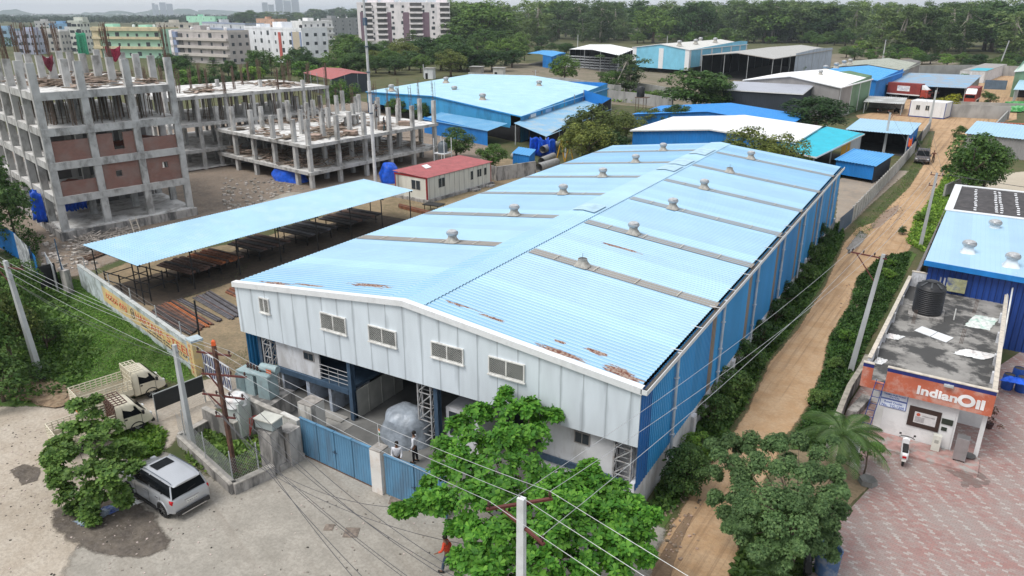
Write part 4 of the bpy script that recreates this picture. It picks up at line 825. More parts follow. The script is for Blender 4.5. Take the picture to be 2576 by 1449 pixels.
# tarpaulins
tarpb = pm('blue_tarp', (.01, .10, .62), .45, 0, .35, 2, bump=1.0, bscale=2.5)
def curtain(name, label, pts, ztop, zbot, seed=1, n=26, mat=None, bulge=.18, cat='tarpaulin'):
    rg = random.Random(seed); b = MB(); P = [Vector(p[:2] + (0,)) if isinstance(p, tuple) else Vector((p.x, p.y, 0)) for p in pts]; v = []; ph = rg.uniform(0, 6)
    tot = sum((P[i + 1] - P[i]).length for i in range(len(P) - 1)); m = 9
    for i in range(n + 1):
        s_ = tot * i / n; k = 0
        while k < len(P) - 2 and s_ > (P[k + 1] - P[k]).length: s_ -= (P[k + 1] - P[k]).length; k += 1
        d = (P[k + 1] - P[k]).normalized(); p = P[k] + d * s_; nn = Vector((d.y, -d.x, 0)); zt = ztop + .18 * math.sin(i * .9 + ph) - .2 * abs(math.sin(i * .33 + ph)); zl = zbot + .12 * math.sin(i * 1.7)
        for j in range(m): f = j / (m - 1); v.append(p + nn * (bulge * math.sin(i * 1.9 + ph + f * 2) * (.3 + f) + bulge * 1.4 * math.sin(i * .55 + f)) + Vector((0, 0, zt + (zl - zt) * f)))
    b.add(v, [(i * m + j, i * m + j + 1, (i + 1) * m + j + 1, (i + 1) * m + j) for i in range(n) for j in range(m - 1)]); o = b.top(name, mat or tarpb, label, cat, smooth=True); s_ = o.modifiers.new('th', 'SOLIDIFY'); s_.thickness = .02; return o
b = MB(); p = (at(957, 463) + at(997, 455)) / 2; blob(b, (p.x - .3, p.y + .6, 0), (1.3, 1.5, 2.5), 26, seed=9, amp=.13); b.top('covered_load', tarpb, 'bright blue tarpaulin heap beside the cream cabin under the low frame', 'covered load', smooth=True)
b = MB(); p = PM(1.2, 6.6); blob(b, (p.x, p.y, 0), (2.6, 1.5, 1.9), 26, seed=3, amp=.12); b.top('covered_load', tarpb, 'wide blue tarpaulin heap inside the ground floor of the low frame', 'covered load', smooth=True)
curtain('tarpaulin', 'blue tarpaulin hanging on the left corner of the brick panelled frame', [PL(-.6, 4.6), PL(-1.1, 6.0), PL(-.6, 7.2)], 4.1, 1.0, 4)
curtain('tarpaulin', 'blue sheet hanging inside the ground floor of the brick panelled frame', [PL(1, 5), PL(3.6, 5.2)], 3.7, 1.6, 5)
curtain('tarpaulin', 'blue strip of sheet behind the middle ground floor columns of the brick panelled frame', [PL(6.5, 8.8), PL(10.9, 8.8)], 3.8, 3.2, 6)
# rubble heaps, rods, ladder
debris('timber_heap', 'pale timber offcuts heaped at the foot of the brick panelled frame', AT([(190, 605), (330, 570), (350, 585), (230, 640), (190, 650)]), 300, .5, 2.2, .05, seed=11, hmax=.22, wd=.09, mat=pm('bleached_wood', (.33, .30, .27), .9, 0, .4, 2, island=.4))
rg = random.Random(5); b = MB()
for k in range(90):
    f = rg.uniform(0, 1); p0 = at(195, 668 - 14 * f); p1 = at(535, 540 + 8 * f); a = rg.uniform(0, .55); c = rg.uniform(.5, 1)
    q0, q1 = p0.lerp(p1, a), p0.lerp(p1, c); b.bar(q0 + Vector((0, 0, .05 + .2 * rg.random())), q1 + Vector((rg.gauss(0, .2), rg.gauss(0, .2), .05 + .2 * rg.random())), .05)
b.top('steel_rods', pm('rod_brown', (.17, .11, .08), .9, 0, .4, 1), 'long brown reinforcing rods lying between shed and unfinished frame', None, None, 'stuff')
p0 = at(352, 602); p1 = PL(7, -.55, .95); ld = thing('ladder', 'pale wooden ladder leaning on the concrete plinth', 'ladder', tuple(p0)); b = MB(); off = eL1 * .3
for s_ in (-1, 1): b.bar(p0 + off * s_, p0 + off * s_ + Vector((-1.1, .3, 1.9)), .07); b.cut()
b.build('rail', pm('ladder_wood', (.42, .38, .32), .9), ld); b = MB()
for k in range(5): q = p0 + Vector((-1.1, .3, 1.9)) * (.12 + k * .19); b.bar(q - off, q + off, .05); b.cut()
b.build('rung', pm('ladder_wood', (.42, .38, .32), .9), ld)
stones = MB(); rg = random.Random(8)
for k in range(420):
    x, y = (rg.uniform(560, 760), rg.uniform(450, 545)) if k < 240 else (rg.uniform(110, 240), rg.uniform(560, 680)); p = at(x, y); r = rg.uniform(.06, .22); stones.cb(p.x, p.y, 0, r * 2, r * 1.5, r, rg.uniform(0, 3))
stones.top('rubble', pm('rubble', (.40, .37, .33), .95, 0, .3, 2, island=.4), 'broken concrete pieces scattered over the site ground', None, None, 'stuff')
b = MB(); p = at(735, 520); blob(b, (p.x, p.y, 0), (3.6, 4.2, .9), 30, seed=12, amp=.2); p = at(690, 500); b.cut(); b.top('soil_mound', mud if 0 else pm('sand_heap', (.33, .30, .25), .95, 0, .25, 1.5, bump=1, bscale=5), 'grey sand mound in front of the low frame', 'sand heap', smooth=True)
# hoarding
def wallrun(name, label, cat, pts, h, th, mat, capmat=None, pilaster=0, z0=0, ribbed=0, group=None, part='wall_panel', caph=.06):
    t = thing(name, label, cat, tuple(Vector((pts[0][0], pts[0][1], 0))), 0, group); hs = h if isinstance(h, (list, tuple)) else [h] * len(pts)
    for i in range(len(pts) - 1):
        a, c = Vector((pts[i][0], pts[i][1], z0)), Vector((pts[i + 1][0], pts[i + 1][1], z0)); d = (c - a).normalized(); n = Vector((d.y, -d.x, 0)); b = MB()
        if ribbed:
            b.ribs(a, c, c + Vector((0, 0, hs[i + 1])), a + Vector((0, 0, hs[i])), ribbed, .03); b.build(part, mat, t); b = MB(); b.bar(a - n * .05 + Vector((0, 0, hs[i] * .9)), c - n * .05 + Vector((0, 0, hs[i + 1] * .9)), .06); b.cut(); b.bar(a - n * .05 + Vector((0, 0, .4)), c - n * .05 + Vector((0, 0, .4)), .06); b.build('rail', dbl, t)
        else:
            b.prism([a - n * th / 2, c - n * th / 2, c - n * th / 2 + Vector((0, 0, hs[i + 1])), a - n * th / 2 + Vector((0, 0, hs[i]))], n * th); b.build(part, mat, t)
            if capmat: b = MB(); b.prism([a - n * (th / 2 + .03) + Vector((0, 0, hs[i])), c - n * (th / 2 + .03) + Vector((0, 0, hs[i + 1])), c - n * (th / 2 + .03) + Vector((0, 0, hs[i + 1] + caph)), a - n * (th / 2 + .03) + Vector((0, 0, hs[i] + caph))], n * (th + .06)); b.build('coping', capmat, t)
        if pilaster:
            L_ = (c - a).length; k = max(1, int(L_ / pilaster)); b = MB()
            for q in range(k + 1): p = a + d * (L_ * q / k); h_ = hs[i] + (hs[i + 1] - hs[i]) * q / k; b.ob(p - d * .1 - n * (th / 2 + .07), d * .2, n * (th + .14), (0, 0, h_ - .005)); b.cut()
            b.build('post', capmat or mat, t)
    return t
blue_s = pm('hoarding_blue', (.012, .20, .56), .5, 0, .15, 1, dirt=(.03, .10, .22), damt=.4, dscale=.8)
wallrun('hoarding', 'blue corrugated sheet hoarding at the left edge of the building site', 'fence', [at(-60, 610), at(0, 622), at(52, 655), at(104, 712)], [2.8, 2.75, 2.6, 2.4], .05, blue_s, ribbed=.2)
bb = thing('poster_board', 'tall grey picture board fixed on the blue hoarding', 'poster board', tuple(at(62, 672))); a, c = at(58, 668), at(94, 706); d = (c - a).normalized(); n = Vector((d.y, -d.x, 0)); b = MB(); b.ob(a + n * .1 + Vector((0, 0, .3)), d * (c - a).length, n * .03, (0, 0, 2.7)); b.build('board', pm('poster_grey', (.40, .42, .45), .6, 0, .6, 1.2, dirt=(.04, .05, .07), dscale=1.1, damt=.9), bb)
b = MB(); b.bar(a + Vector((0, 0, 0)), a + Vector((0, 0, 3)), .06); b.cut(); b.bar(c, c + Vector((0, 0, 3)), .06); b.build('post', dbl, bb)
a, c = at(106, 735), at(150, 722); b = MB(); d = c - a; b.ob(a, d, Vector((d.y, -d.x, 0)).normalized() * .04, (0, 0, 2.1)); b.top('screen_board', pm('black_sheet', (.03, .032, .035), .6), 'plain black sheet panel standing behind the grass field', 'panel')
for lab, (x0, y0), (x1, y1), h_ in (('bleached picture panel standing beside the black sheet', (128, 700), (150, 738), 2.3), ('grimy white gate leaf beside the grey gate post', (160, 700), (174, 734), 1.9)):
    a, c = at(x0, y0), at(x1, y1); d = c - a; b = MB(); b.ob(a, d, Vector((d.y, -d.x, 0)).normalized() * .05, (0, 0, h_)); b.top('screen_board', pm('faded_panel', (.38, .40, .42), .7, 0, .5, 1.4, dirt=(.06, .06, .07), dscale=1.4, damt=.8), lab, 'panel')
p = at(176, 742); b = MB(); b.cb(p.x, p.y, 0, .5, .5, 2.1, .2); b.top('gate_post', stc, 'lone grey weathered gate post at the top of the grass field', 'post')
# pole with white tip at site corner
p = at(172, 742); b = MB(); b.tube([p, p + Vector((-.2, 0, 4.6))], .05, 6); b.top('thin_pole', dbl, 'thin black pole leaning beside the weathered gate post', 'pole')
# ---- portacabin
pc = thing('site_cabin', 'long cream panel cabin with dull red roof and red corner trims', 'cabin', tuple(at(1075, 507))); c0 = at(1075, 503, .35); f0 = at(1213, 464, .35); g0 = at(1010, 486, .35)
ev = Vector((c0.x, c0.y, 0)); dl = (Vector((f0.x, f0.y, 0)) - ev); L1 = 12.2; dl.normalize(); dw = Vector((-dl.y, dl.x, 0)); L2 = 5.2; hC = 2.62
crm = seam_mat('cream_panel', (.68, .67, .60), .9, grime=(.16, .15, .13), axis=1, amt=.9)
b = MB(); b.ob(ev + Vector((0, 0, .35)), dl * L1, dw * L2, (0, 0, hC - .1)); b.build('walls', crm, pc)
b = MB(); b.ob(ev - dl * .3 - dw * .3, dl * (L1 + .6), dw * (L2 + .6), (0, 0, .35)); b.build('plinth', stc, pc)
redr = pm('roof_red', (.36, .10, .105), .55, 0, .15, .8, dirt=(.24, .08, .08), damt=.5, dscale=2)
q = ev + Vector((0, 0, .35 + hC)); b = MB(); b.ribs(q - dl * .15 - dw * .2, q + dl * (L1 + .2) - dw * .2, q + dl * (L1 + .2) + dw * (L2 + .2) + Vector((0, 0, .25)), q - dl * .15 + dw * (L2 + .2) + Vector((0, 0, .25)), .25, .03); b.build('roof', redr, pc)
red = pm('trim_red', (.28, .02, .025), .5); b = MB()
for s_, w_ in ((0, 0), (L1, 0), (0, L2)): p = ev + dl * s_ + dw * w_; b.ob(p - dl * .03 - dw * .03 + Vector((0, 0, .35)), dl * (.16 if s_ == 0 else -.12), dw * (.16 if w_ == 0 else -.12), (0, 0, hC - .02)); b.cut()
b.ob(ev - dl * .06 - dw * .03 + Vector((0, 0, .2 + hC)), dl * .06, dw * (L2 + .06), (0, 0, .2)); b.build('corner_trim', red, pc)
for (s_, z0_, w_, h_, fc) in ((2.0, 1.05, 1.2, 1.15, 0), (8.0, .95, .55, 1.15, 0), (9.3, 1.1, .9, 1.0, 0), (10.7, 1.1, .55, 1.0, 0)):
    p = ev + dl * s_ + Vector((0, 0, .35 + z0_)); b = MB(); b.ob(p - dw * .03, dl * w_, dw * .028, (0, 0, h_)); o = b.build('window', pm('win_frame_lt', (.5, .5, .48), .5), pc); b = MB()
    for k in range(2 if w_ > .8 else 1): ww = w_ / (2 if w_ > .8 else 1); b.ob(p - dw * .045 + dl * (k * ww + .05) + Vector((0, 0, .05)), dl * (ww - .1), dw * .014, (0, 0, h_ - .1)); b.cut()
    b.build('pane', gl, o)
p = ev + dw * 1.0 + Vector((0, 0, 1.35)); b = MB()
b.ob(p - dl * .03, dw * 1.45, dl * .028, (0, 0, 1.15)); o = b.build('window', pm('win_frame_lt', (.5, .5, .48), .5), pc); b = MB()
for k in range(2): b.ob(p - dl * .045 + dw * (k * .73 + .05) + Vector((0, 0, .05)), dw * .62, dl * .014, (0, 0, 1.05)); b.cut()
b.build('pane', gl, o)
for s_ in (7.9, 10.7): b = MB(); b.ob(ev + dl * s_ - dw * .02 + Vector((0, 0, .4)), dl * .7, dw * .015, (0, 0, 2.0 if s_ > 8 else 2.05)); b.build('door', pm('door_cream', (.60, .59, .53), .6), pc)
for k, s_ in enumerate((7.7, 10.6)): b = MB(); q = ev + dl * s_ - dw * 1.0; b.ob(q, dl * 1.2, dw * .65, (0, 0, .22)); b.top('door_step', stc, ['concrete step at the middle door of the cream cabin', 'concrete step at the far door of the cream cabin'][k], 'step')
q = ev + dl * 3.2 + dw * 3.0 + Vector((0, 0, .35 + hC + .2)); b = MB(); b.ob(q, dl * 1.1 + dw * .1, dw * 1.5 + dl * .8 + Vector((0, 0, .06)), (0, 0, .03)); b.top('loose_sheet', white, 'loose white sheet lying on the red cabin roof', 'sheet')
p = (at(1103, 412) + at(1130, 420)) / 2; p = at(1115, 418); wt = thing('water_tank', 'grey plastic water tank on a white frame behind the cream cabin', 'water tank', (p.x, p.y, 0)); b = MB()
for a_ in (-.9, .9):
    for c_ in (-.9, .9): b.bar((p.x + a_, p.y + c_, 0), (p.x + a_, p.y + c_, 4.1), .08)
for z in (1.9,): b.cb(p.x, p.y, z, 1.9, 1.9, .1)
b.build('stand', white, wt); b = MB(); b.lathe((p.x, p.y, 2.0), [(.68, 0), (.7, .3), (.7, 1.2), (.45, 1.5), (.25, 1.55), (.25, 1.65)], 20); b.build('tank', pm('tank_grey', (.10, .12, .14), .5), wt, True)
# ---- steel yard shed
sh = thing('open_shed', 'open steel stock shed with pale blue sloping sheet roof on thin black posts', 'shed', (-50.6, 30.2, 0)); ra, rb_ = Vector((-50.6, 30.23, 3.3)), Vector((-48.33, 60.5, 3.3)); rc_, rd_ = Vector((-54.75, 60.0, 3.9)), Vector((-57.3, 30.14, 3.9))
pale_r = pm('roof_pale_blue', (.36, .57, .74), .45, 0, .06, .4, dirt=(.44, .62, .73), dscale=.5, damt=.6)
b = MB(); b.ribs(ra, rb_, rc_, rd_, .25, .04); b.build('roof', pale_r, sh)
blk = pm('black_steel', (.025, .024, .024), .6); sd1 = (rb_ - ra); n_ = 8
for k in range(n_):
    f = (k + .05) / (n_ - .9)
    for base, zt in ((ra, 3.25), (rd_, 3.85)):
        p = base + sd1 * f + (Vector((.0, 0, 0)) if base is ra else Vector((.8, 0, 0))) - (Vector((.35, 0, 0)) if base is ra else Vector()); b = MB(); b.tube([(p.x, p.y, 0), (p.x, p.y, zt - .04)], .055, 6); b.build('post', blk, sh)
    a = ra + sd1 * f; c = rd_ + sd1 * f; b = MB(); b.bar(a + Vector((0, 0, -.1)), c + Vector((0, 0, -.1)), .08, .12); b.build('rafter', blk, sh)
for fr_ in (.04, .5, .96): a = ra.lerp(rd_, fr_); c = rb_.lerp(rc_, fr_); b = MB(); b.bar(a + Vector((0, 0, -.06)), c + Vector((0, 0, -.06)), .06); b.build('purlin', blk, sh)
steel_m = [pm('steel_rust', (.22, .085, .045), .8, 0, .35, 2, dirt=(.09, .045, .03), damt=.6, dscale=1.5), pm('steel_brown', (.12, .07, .055), .8, 0, .35, 2), pm('steel_grey', (.115, .11, .12), .7, 0, .3, 2), pm('steel_orange', (.36, .12, .045), .8, 0, .3, 2), pm('steel_dark', (.05, .042, .042), .8, 0, .3, 2)]
def rack(label, x, y0, y1, h, mats, w_=4.4, rz=0, items=8):
    t = thing('stock_rack', label, 'steel rack', (x, y0, 0), 0, 'racks of steel under the open shed')
    for yy in (y0 + .4, y1 - .4):
        b = MB()
        for q in (-w_ * .35, 0, w_ * .35): b.bar((x + q, yy, 0), (x + q, yy, h), .07)
        b.bar((x - w_ * .4, yy, h * .45), (x + w_ * .4, yy, h * .45), .06); b.bar((x - w_ * .4, yy, h), (x + w_ * .4, yy, h), .08); b.build('trestle', blk, t)
    n = items; wd = (y1 - y0) / n
    for k in range(n):
        b = MB(); y = y0 + k * wd; zz = .10 + .06 * ((k * 7) % 3); b.box(x - w_ / 2 - .1 * math.sin(k * 3), y + .01, h + .045, x + w_ / 2 + .12 * math.sin(k * 5), y + wd - .01, h + .045 + zz); b.build('steel_section', steel_m[mats[k % len(mats)]], t)
rack('rack with a wide stack of brown sections, nearest the painted wall', -53.6, 35.0, 37.6, .95, [1, 1, 4, 1]); rack('rack with orange rusted sections showing at its end', -53.5, 37.9, 40.4, .95, [0, 3, 1, 3, 0])
rack('third rack along the shed, loaded with dark sections', -53.3, 42.0, 45.6, 1.0, [4, 1, 4]); rack('fourth rack along the shed, broad and dark', -53.0, 47.5, 51.5, 1.0, [4, 2, 4, 4]); rack('fifth rack, long dark sections near the far end', -52.8, 53.0, 58.0, .9, [4, 4, 1])
b = MB(); b.box(-57, 31.5, .7, -51, 31.56, .78)
fr2 = thing('empty_rack', 'empty black steel racking frame at the near end of the shed', 'steel rack', (-54, 31.5, 0)); b = MB()
for x in (-57, -55, -53, -51.2):
    for y in (31.2, 33.6): b.bar((x, y, 0), (x, y, 1.5), .08)
    b.bar((x, 31.2, 1.1), (x, 33.6, 1.1), .06)
for y in (31.2, 33.6):
    for z in (.7, 1.4): b.bar((-57, y, z), (-51.2, y, z), .07)
b.build('frame', blk, fr2)
def bundle(label, pa, pb, wv, n, mats, h=.12):
    """steel lengths laid side by side on the ground from pa to pb, spread along wv"""
    a, c = Vector(pa), Vector(pb); wv = Vector(wv); t = thing('steel_bundle', label, 'steel sections', tuple(a), 0, 'steel laid out on the yard ground'); st_ = wv / n; rg = random.Random(n + len(label))
    for k in range(n): b = MB(); d = (c - a); s0 = rg.uniform(-.02, .03); b.ob(a + st_ * k + d * s0 + Vector((0, 0, .02)), d * (1 + rg.uniform(-.03, .02)), st_ * .82, (0, 0, h * rg.uniform(.6, 1.3))); b.build('steel_section', steel_m[mats[k % len(mats)]], t)
pts = [at(375 + 0, 779), at(482, 845), at(545, 815), at(440, 760)]
bundle('brown flat sections nearest the painted wall', at(372, 790), at(478, 846), at(402, 770) - at(372, 790), 7, [4, 1, 4, 4, 1])
bundle('mixed rusty sections with bright orange lengths', at(402, 770), at(500, 832), at(440, 757) - at(402, 770), 9, [0, 1, 0, 1, 3, 3, 4])
bundle('grey round bars right of the orange lengths', at(445, 757), at(548, 812), at(458, 753) - at(445, 757), 5, [2, 4, 2, 2, 4])
bundle('grey flat sections in the middle of the yard ground', at(486, 752), at(578, 806), at(505, 744) - at(486, 752), 6, [2, 2, 2, 1])
bundle('grey sections closest to the white gable', at(508, 744), at(598, 800), at(530, 734) - at(508, 744), 8, [2, 2, 4, 2])
bundle('short reddish sections beside the warehouse corner', at(566, 737), at(600, 752), at(590, 722) - at(566, 737), 6, [0, 1, 0])
bundle('long rusty channels lying beyond the far end of the shed', at(1005, 520), at(1110, 546), at(1003, 524) - at(1005, 520), 3, [0, 1], .3)
b = MB(); q = at(1092, 530); 
tb = thing('low_table', 'low dark table on thin legs beside the warehouse eave', 'table', (q.x, q.y, 0)); b = MB(); b.cb(q.x, q.y, .7, 2.2, 1.4, .1, .1); b.build('top', blk, tb); b = MB()
for a_ in (-.9, .9):
    for c_ in (-.55, .55): b.bar((q.x + a_, q.y + c_, 0), (q.x + a_, q.y + c_, .7), .06); b.cut()
b.build('leg', blk, tb)
# ---- painted compound wall
wA, wB = at(268, 766.5), at(497, 937.5); dW = (wB - wA).normalized(); wA0 = wA - dW * 5.4; LW = (wB - wA0).length
def WP(u, z, o_=0.0): return wA0 + dW * u + Vector((dW.y, -dW.x, 0)) * o_ + Vector((0, 0, z))
def wu(x, y):
    r = ray(x, y); A = wA0; dx, dy = dW.x, dW.y; t = (dx * A.y - dy * A.x) / (dx * r[1] - dy * r[0]); return (t * r[0] - A.x) * dx + (t * r[1] - A.y) * dy, HC + r[2] * t
pw = wallrun('painted_wall', 'low compound wall painted pale blue and yellow with red sign writing, beside the grass', 'wall', [tuple(wA0), tuple(wB)], [1.95, 1.95], .22, pm('pale_blue_wash', (.50, .56, .58), .9, 0, .15, 1, dirt=(.14, .16, .13), dscale=1.2, damt=.7, streak=1.5), pm('wall_cope', (.45, .47, .46), .9, 0, .2, 2))
yel = pm('wall_yellow', (.66, .50, .23), .9, 0, .12, 1, dirt=(.45, .40, .30), dscale=1.6, damt=.6); redp = pm('paint_red', (.50, .07, .04), .85, 0, .1, 3, dirt=(.60, .42, .22), dscale=6, damt=.45); blkp = pm('paint_black', (.05, .05, .07), .85, 0, .1, 3, dirt=(.5, .4, .22), dscale=8, damt=.4)
u_y = 5.5; b = MB(); b.ob(WP(u_y, .42, .112), dW * (LW - u_y - .9), Vector((dW.y, -dW.x, 0)) * .006, (0, 0, 1.2)); b.build('painted_band', yel, pw)
uH = wu(345, 790)[0]; uL = wu(484, 890)[0]; uS = wu(424, 850)[0]; uA = wu(416, 838)[0]
def wt_(s, u, z, size, fit, m): text(s, WP(u, z, .12), dW, (0, 0, 1), size, m, pw, 'wall_lettering', fit, .003, .012)
wt_('HARYANA', uH, .93, .74, uA - uH, redp); wt_('STEEL', uS, .93, .74, uL - uS, redp)
wt_('Dealers in : All kinds of M.S. Section', uH + .9, .70, .2, 6.3, blkp); wt_('Pipes, T.S.P & Steel', uS + .6, .66, .26, 4.2, blkp); wt_('Hyderabad, Telangana', uH + 1.9, .48, .18, 5, blkp)
wt_('హర్యానా స్టీల్' if 0 else 'వఠనం', u_y + .5, .9, .6, 2.6, redp) if 0 else None
# regional-script sign writing as brush strokes
b = MB(); rg = random.Random(3); u = wu(272, 742)[0] + .1
for k in range(8):
    n = 9; r = .13 + .03 * (k % 2); c_ = (u + k * .52 + (.25 if k > 4 else 0), 1.02); a0 = rg.uniform(0, 3)
    b.tube([WP(c_[0] + r * 1.2 * math.cos(a0 + q * .62), c_[1] + r * math.sin(a0 + q * .62), .125) for q in range(n)], .032, 4)
    b.tube([WP(c_[0] - .12, c_[1] + .23, .125), WP(c_[0] + .05, c_[1] + .27, .125), WP(c_[0] + .2, c_[1] + .2, .125)], .03, 4)
b.build('wall_lettering', redp, pw)
cx_, cz_ = uH - .55, 1.12; b = MB(); b.tube([WP(cx_ + .3 * math.cos(a), cz_ + .36 * math.sin(a), .122) for a in np.linspace(0, 6.283, 17)], .03, 4, cap=False); b.build('emblem_ring', blkp, pw); text('HS', WP(cx_ - .2, cz_ - .14, .12), dW, (0, 0, 1), .4, blkp, pw, 'emblem_letters', .4, .003, .01)
yp = thing('gate_pillar', 'yellow gate pillar with red letters at the end of the painted wall', 'gate pillar', tuple(wB)); b = MB(); b.ob(wB - Vector((dW.y, -dW.x, 0)) * .35 , dW * .75, Vector((dW.y, -dW.x, 0)) * .7, (0, 0, 2.35)); b.build('shaft', yel, yp); b = MB(); b.ob(wB - Vector((dW.y, -dW.x, 0)) * .37 + Vector((0, 0, 2.35)) - dW * .03, dW * .8, Vector((dW.y, -dW.x, 0)) * .75, (0, 0, .14)); b.build('cap', pm('pillar_blue', (.42, .50, .54), .9), yp)
for k, ch in enumerate('HARYANA'): text(ch, wB + dW * .22 + Vector((dW.y, -dW.x, 0)) * .352 + Vector((0, 0, 1.95 - .29 * k)), dW, (0, 0, 1), .3, redp, yp, 'pillar_letter', None, .003, .01)
for k, u in enumerate((1.5, 7, 11.3, 15.9, 19.8)):
    b = MB(); b.bar(WP(u, 1.95, -.05), WP(u, 2.9, -.05), .05); b.top('fence_post', pm('wall_post', (.42, .43, .43), .7), ['thin grey wire post at the far end of the painted wall', 'wire post above the regional lettering', 'wire post above the first letters of the big sign', 'wire post above the middle of the painted wall', 'wire post nearest the yellow gate pillar'][k], 'post', 'wire posts along the painted wall')
b = MB()
for z in (2.2, 2.5, 2.8): b.tube([WP(.2, z, -.05), WP(LW - .2, z + .02, -.05)], .008, 4); b.cut()
fw = thing('fence_wires', 'strands of thin wire strung above the painted wall', 'wire', tuple(WP(0, 2.2))); b.build('strand', pm('thin_wire', (.25, .25, .25), .5), fw)
for (x, y, h_) in ((486, 870, 1.9),): p = at(505, 870); b = MB(); b.bar((p.x, p.y, 0), (p.x + .1, p.y, 3.3), .09); b.top('iron_post', blk, 'lone dark iron post standing beside the steel bundles', 'post')
gg = thing('yard_gate', 'white and blue lattice gate beside the yellow pillar', 'gate', tuple(at(520, 945))); a, c = at(517, 945), at(585, 990); d = (c - a); n = Vector((d.y, -d.x, 0)).normalized(); b = MB()
for z in (.1, .9, 1.7): b.bar(a + Vector((0, 0, z)), c + Vector((0, 0, z)), .06)
for k in range(13): q = a + d * (k / 12); b.bar(q + Vector((0, 0, .1)), q + Vector((0, 0, 1.75)), .035)
b.build('leaf_frame', pm('gate_white', (.62, .64, .68), .6), gg); b = MB()
for k in range(6): q = a + d * (k / 6 + .02); b.bar(q + Vector((0, 0, .2)), q + d / 8 + Vector((0, 0, 1.6)), .04); b.bar(q + Vector((0, 0, 1.6)), q + d / 8 + Vector((0, 0, .2)), .04)
b.build('scrollwork', pm('gate_navy', (.06, .08, .20), .6), gg)
# ================================================================== OTHER SHEDS
def rmat(key, col, dirt=None, damt=.4, rough=.45, var=.06): return pm(key, col, rough, 0, var, .35, dirt=dirt or tuple(c * .7 for c in col), dscale=.35, damt=damt)
def shed(label, A, B, D, z, rise, roofm, walls, name='warehouse', cat='warehouse', along='AB', zr=None, over=.35, pitch=.45, z0=None, posts=0, deck=0, roofname='roof', group=None, fascia=None, wpitch=.4, mono=False):
    """A near corner, B and D its neighbours (ground points). along = edge the ridge runs along; mono = single slope rising from that edge"""
    A, B, D = [Vector((p[0], p[1], 0)) for p in (A, B, D)]; C_ = B + D - A; t = thing(name, label, cat, tuple(A), 0, group)
    e1 = (B - A).normalized(); e2 = (D - A).normalized(); up = Vector((0, 0, 1))
    a, b_, c, d = A - e1 * over - e2 * over, B + e1 * over - e2 * over, C_ + e1 * over + e2 * over, D - e1 * over + e2 * over
    zw = lambda p: Vector((p.x, p.y, z))
    def rib(p, q, r, s):
        m = MB(); m.ribs(p, q, r, s, pitch, .05)
        n = (Vector(q) - Vector(p)).cross(Vector(s) - Vector(p))
        if n.z < 0: m = MB(); m.ribs(p, q, r, s, pitch, .05, flip=-1)
        m.build(roofname, roofm, t)
    if along == 'AD': a, b_, c, d = a, d, c, b_
    # ridge parallel to a->b_
    if mono: rib(zw(a), zw(b_), zw(c) + up * rise, zw(d) + up * rise)
    else:
        m0, m1 = (a + d) / 2, (b_ + c) / 2; rib(zw(a), zw(b_), zw(m1) + up * rise, zw(m0) + up * rise); rib(zw(d), zw(c), zw(m1) + up * rise, zw(m0) + up * rise)
    def hgt(p):
        if along == 'AD': f = (p - A).dot(e1) / (B - A).length
        else: f = (p - A).dot(e2) / (D - A).length
        return (rise * f) if mono else rise * (1 - abs(f - .5) * 2)
    for key, mt in (walls or {}).items():
        P0, P1 = {'AB': (A, B), 'AD': (A, D), 'BC': (B, C_), 'DC': (D, C_)}[key[:2]]; zz0 = z0 or 0
        if len(key) > 2: f0, f1 = key[2:].strip('[]').split('-'); P0, P1 = P0.lerp(P1, float(f0)), P0.lerp(P1, float(f1))
        if isinstance(mt, tuple): mt, zz0 = mt
        m = MB(); n = max(1, int((P1 - P0).length / wpitch)); outw = (P1 - P0).cross(up).normalized(); mid = (A + C_) / 2
        if outw.dot((P0 + P1) / 2 - mid) < 0: outw = -outw
        v = []
        for i in range(n):
            for f, h in ((0, 0), (.5, 0), (.62, 1), (.85, 1)):
                p = P0.lerp(P1, (i + f) / n); q = p + outw * .035 * h; v += [q + up * (zz0), q + up * (z + hgt(p) - .03)]
        v += [P1 + up * zz0, P1 + up * (z + hgt(P1) - .03)]; m.add(v, [(2 * i, 2 * i + 1, 2 * i + 3, 2 * i + 2) for i in range(len(v) // 2 - 1)]); m.build('wall', mt, t)
    if posts:
        for P0, P1 in ((A, B), (B, C_), (C_, D), (D, A)):
            n = max(1, int((P1 - P0).length / posts))
            for i in range(n): p = P0.lerp(P1, i / n); m = MB(); m.bar((p.x, p.y, 0), (p.x, p.y, z + hgt(p) - .05), .16); m.build('post', M_post, t)
    if fascia:
        for p, q in ((a, b_), (b_, c), (a, d)):
            hp = lambda w_: z + hgt(Vector((min(max(w_.x, min(A.x, B.x, D.x, C_.x)), max(A.x, B.x, D.x, C_.x)), w_.y, 0)))
        m = MB()
        def edge(p, q, zp, zq): m.ob(p + up * (zp - .16), q - p + up * (zq - zp), (q - p).cross(up).normalized() * .04, (0, 0, .2)); m.cut()
        if mono: edge(a, b_, z, z); edge(a, d, z, z + rise); edge(b_, c, z, z + rise)
        else: edge(a, b_, z, z); m0, m1 = (a + d) / 2, (b_ + c) / 2; edge(a, m0, z, z + rise); edge(m0, d, z + rise, z); edge(b_, m1, z, z + rise); edge(m1, c, z + rise, z)
        m.build('fascia', fascia, t)
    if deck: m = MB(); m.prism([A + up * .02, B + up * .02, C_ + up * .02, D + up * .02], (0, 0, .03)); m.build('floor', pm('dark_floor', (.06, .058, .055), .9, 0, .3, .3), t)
    return t
M_post = pm('post_grey', (.35, .37, .38), .6)
wallm = lambda k, c, d=.35: pm(k, c, .55, 0, .1, .4, dirt=tuple(x * .6 for x in c), dscale=.4, damt=d, streak=3)
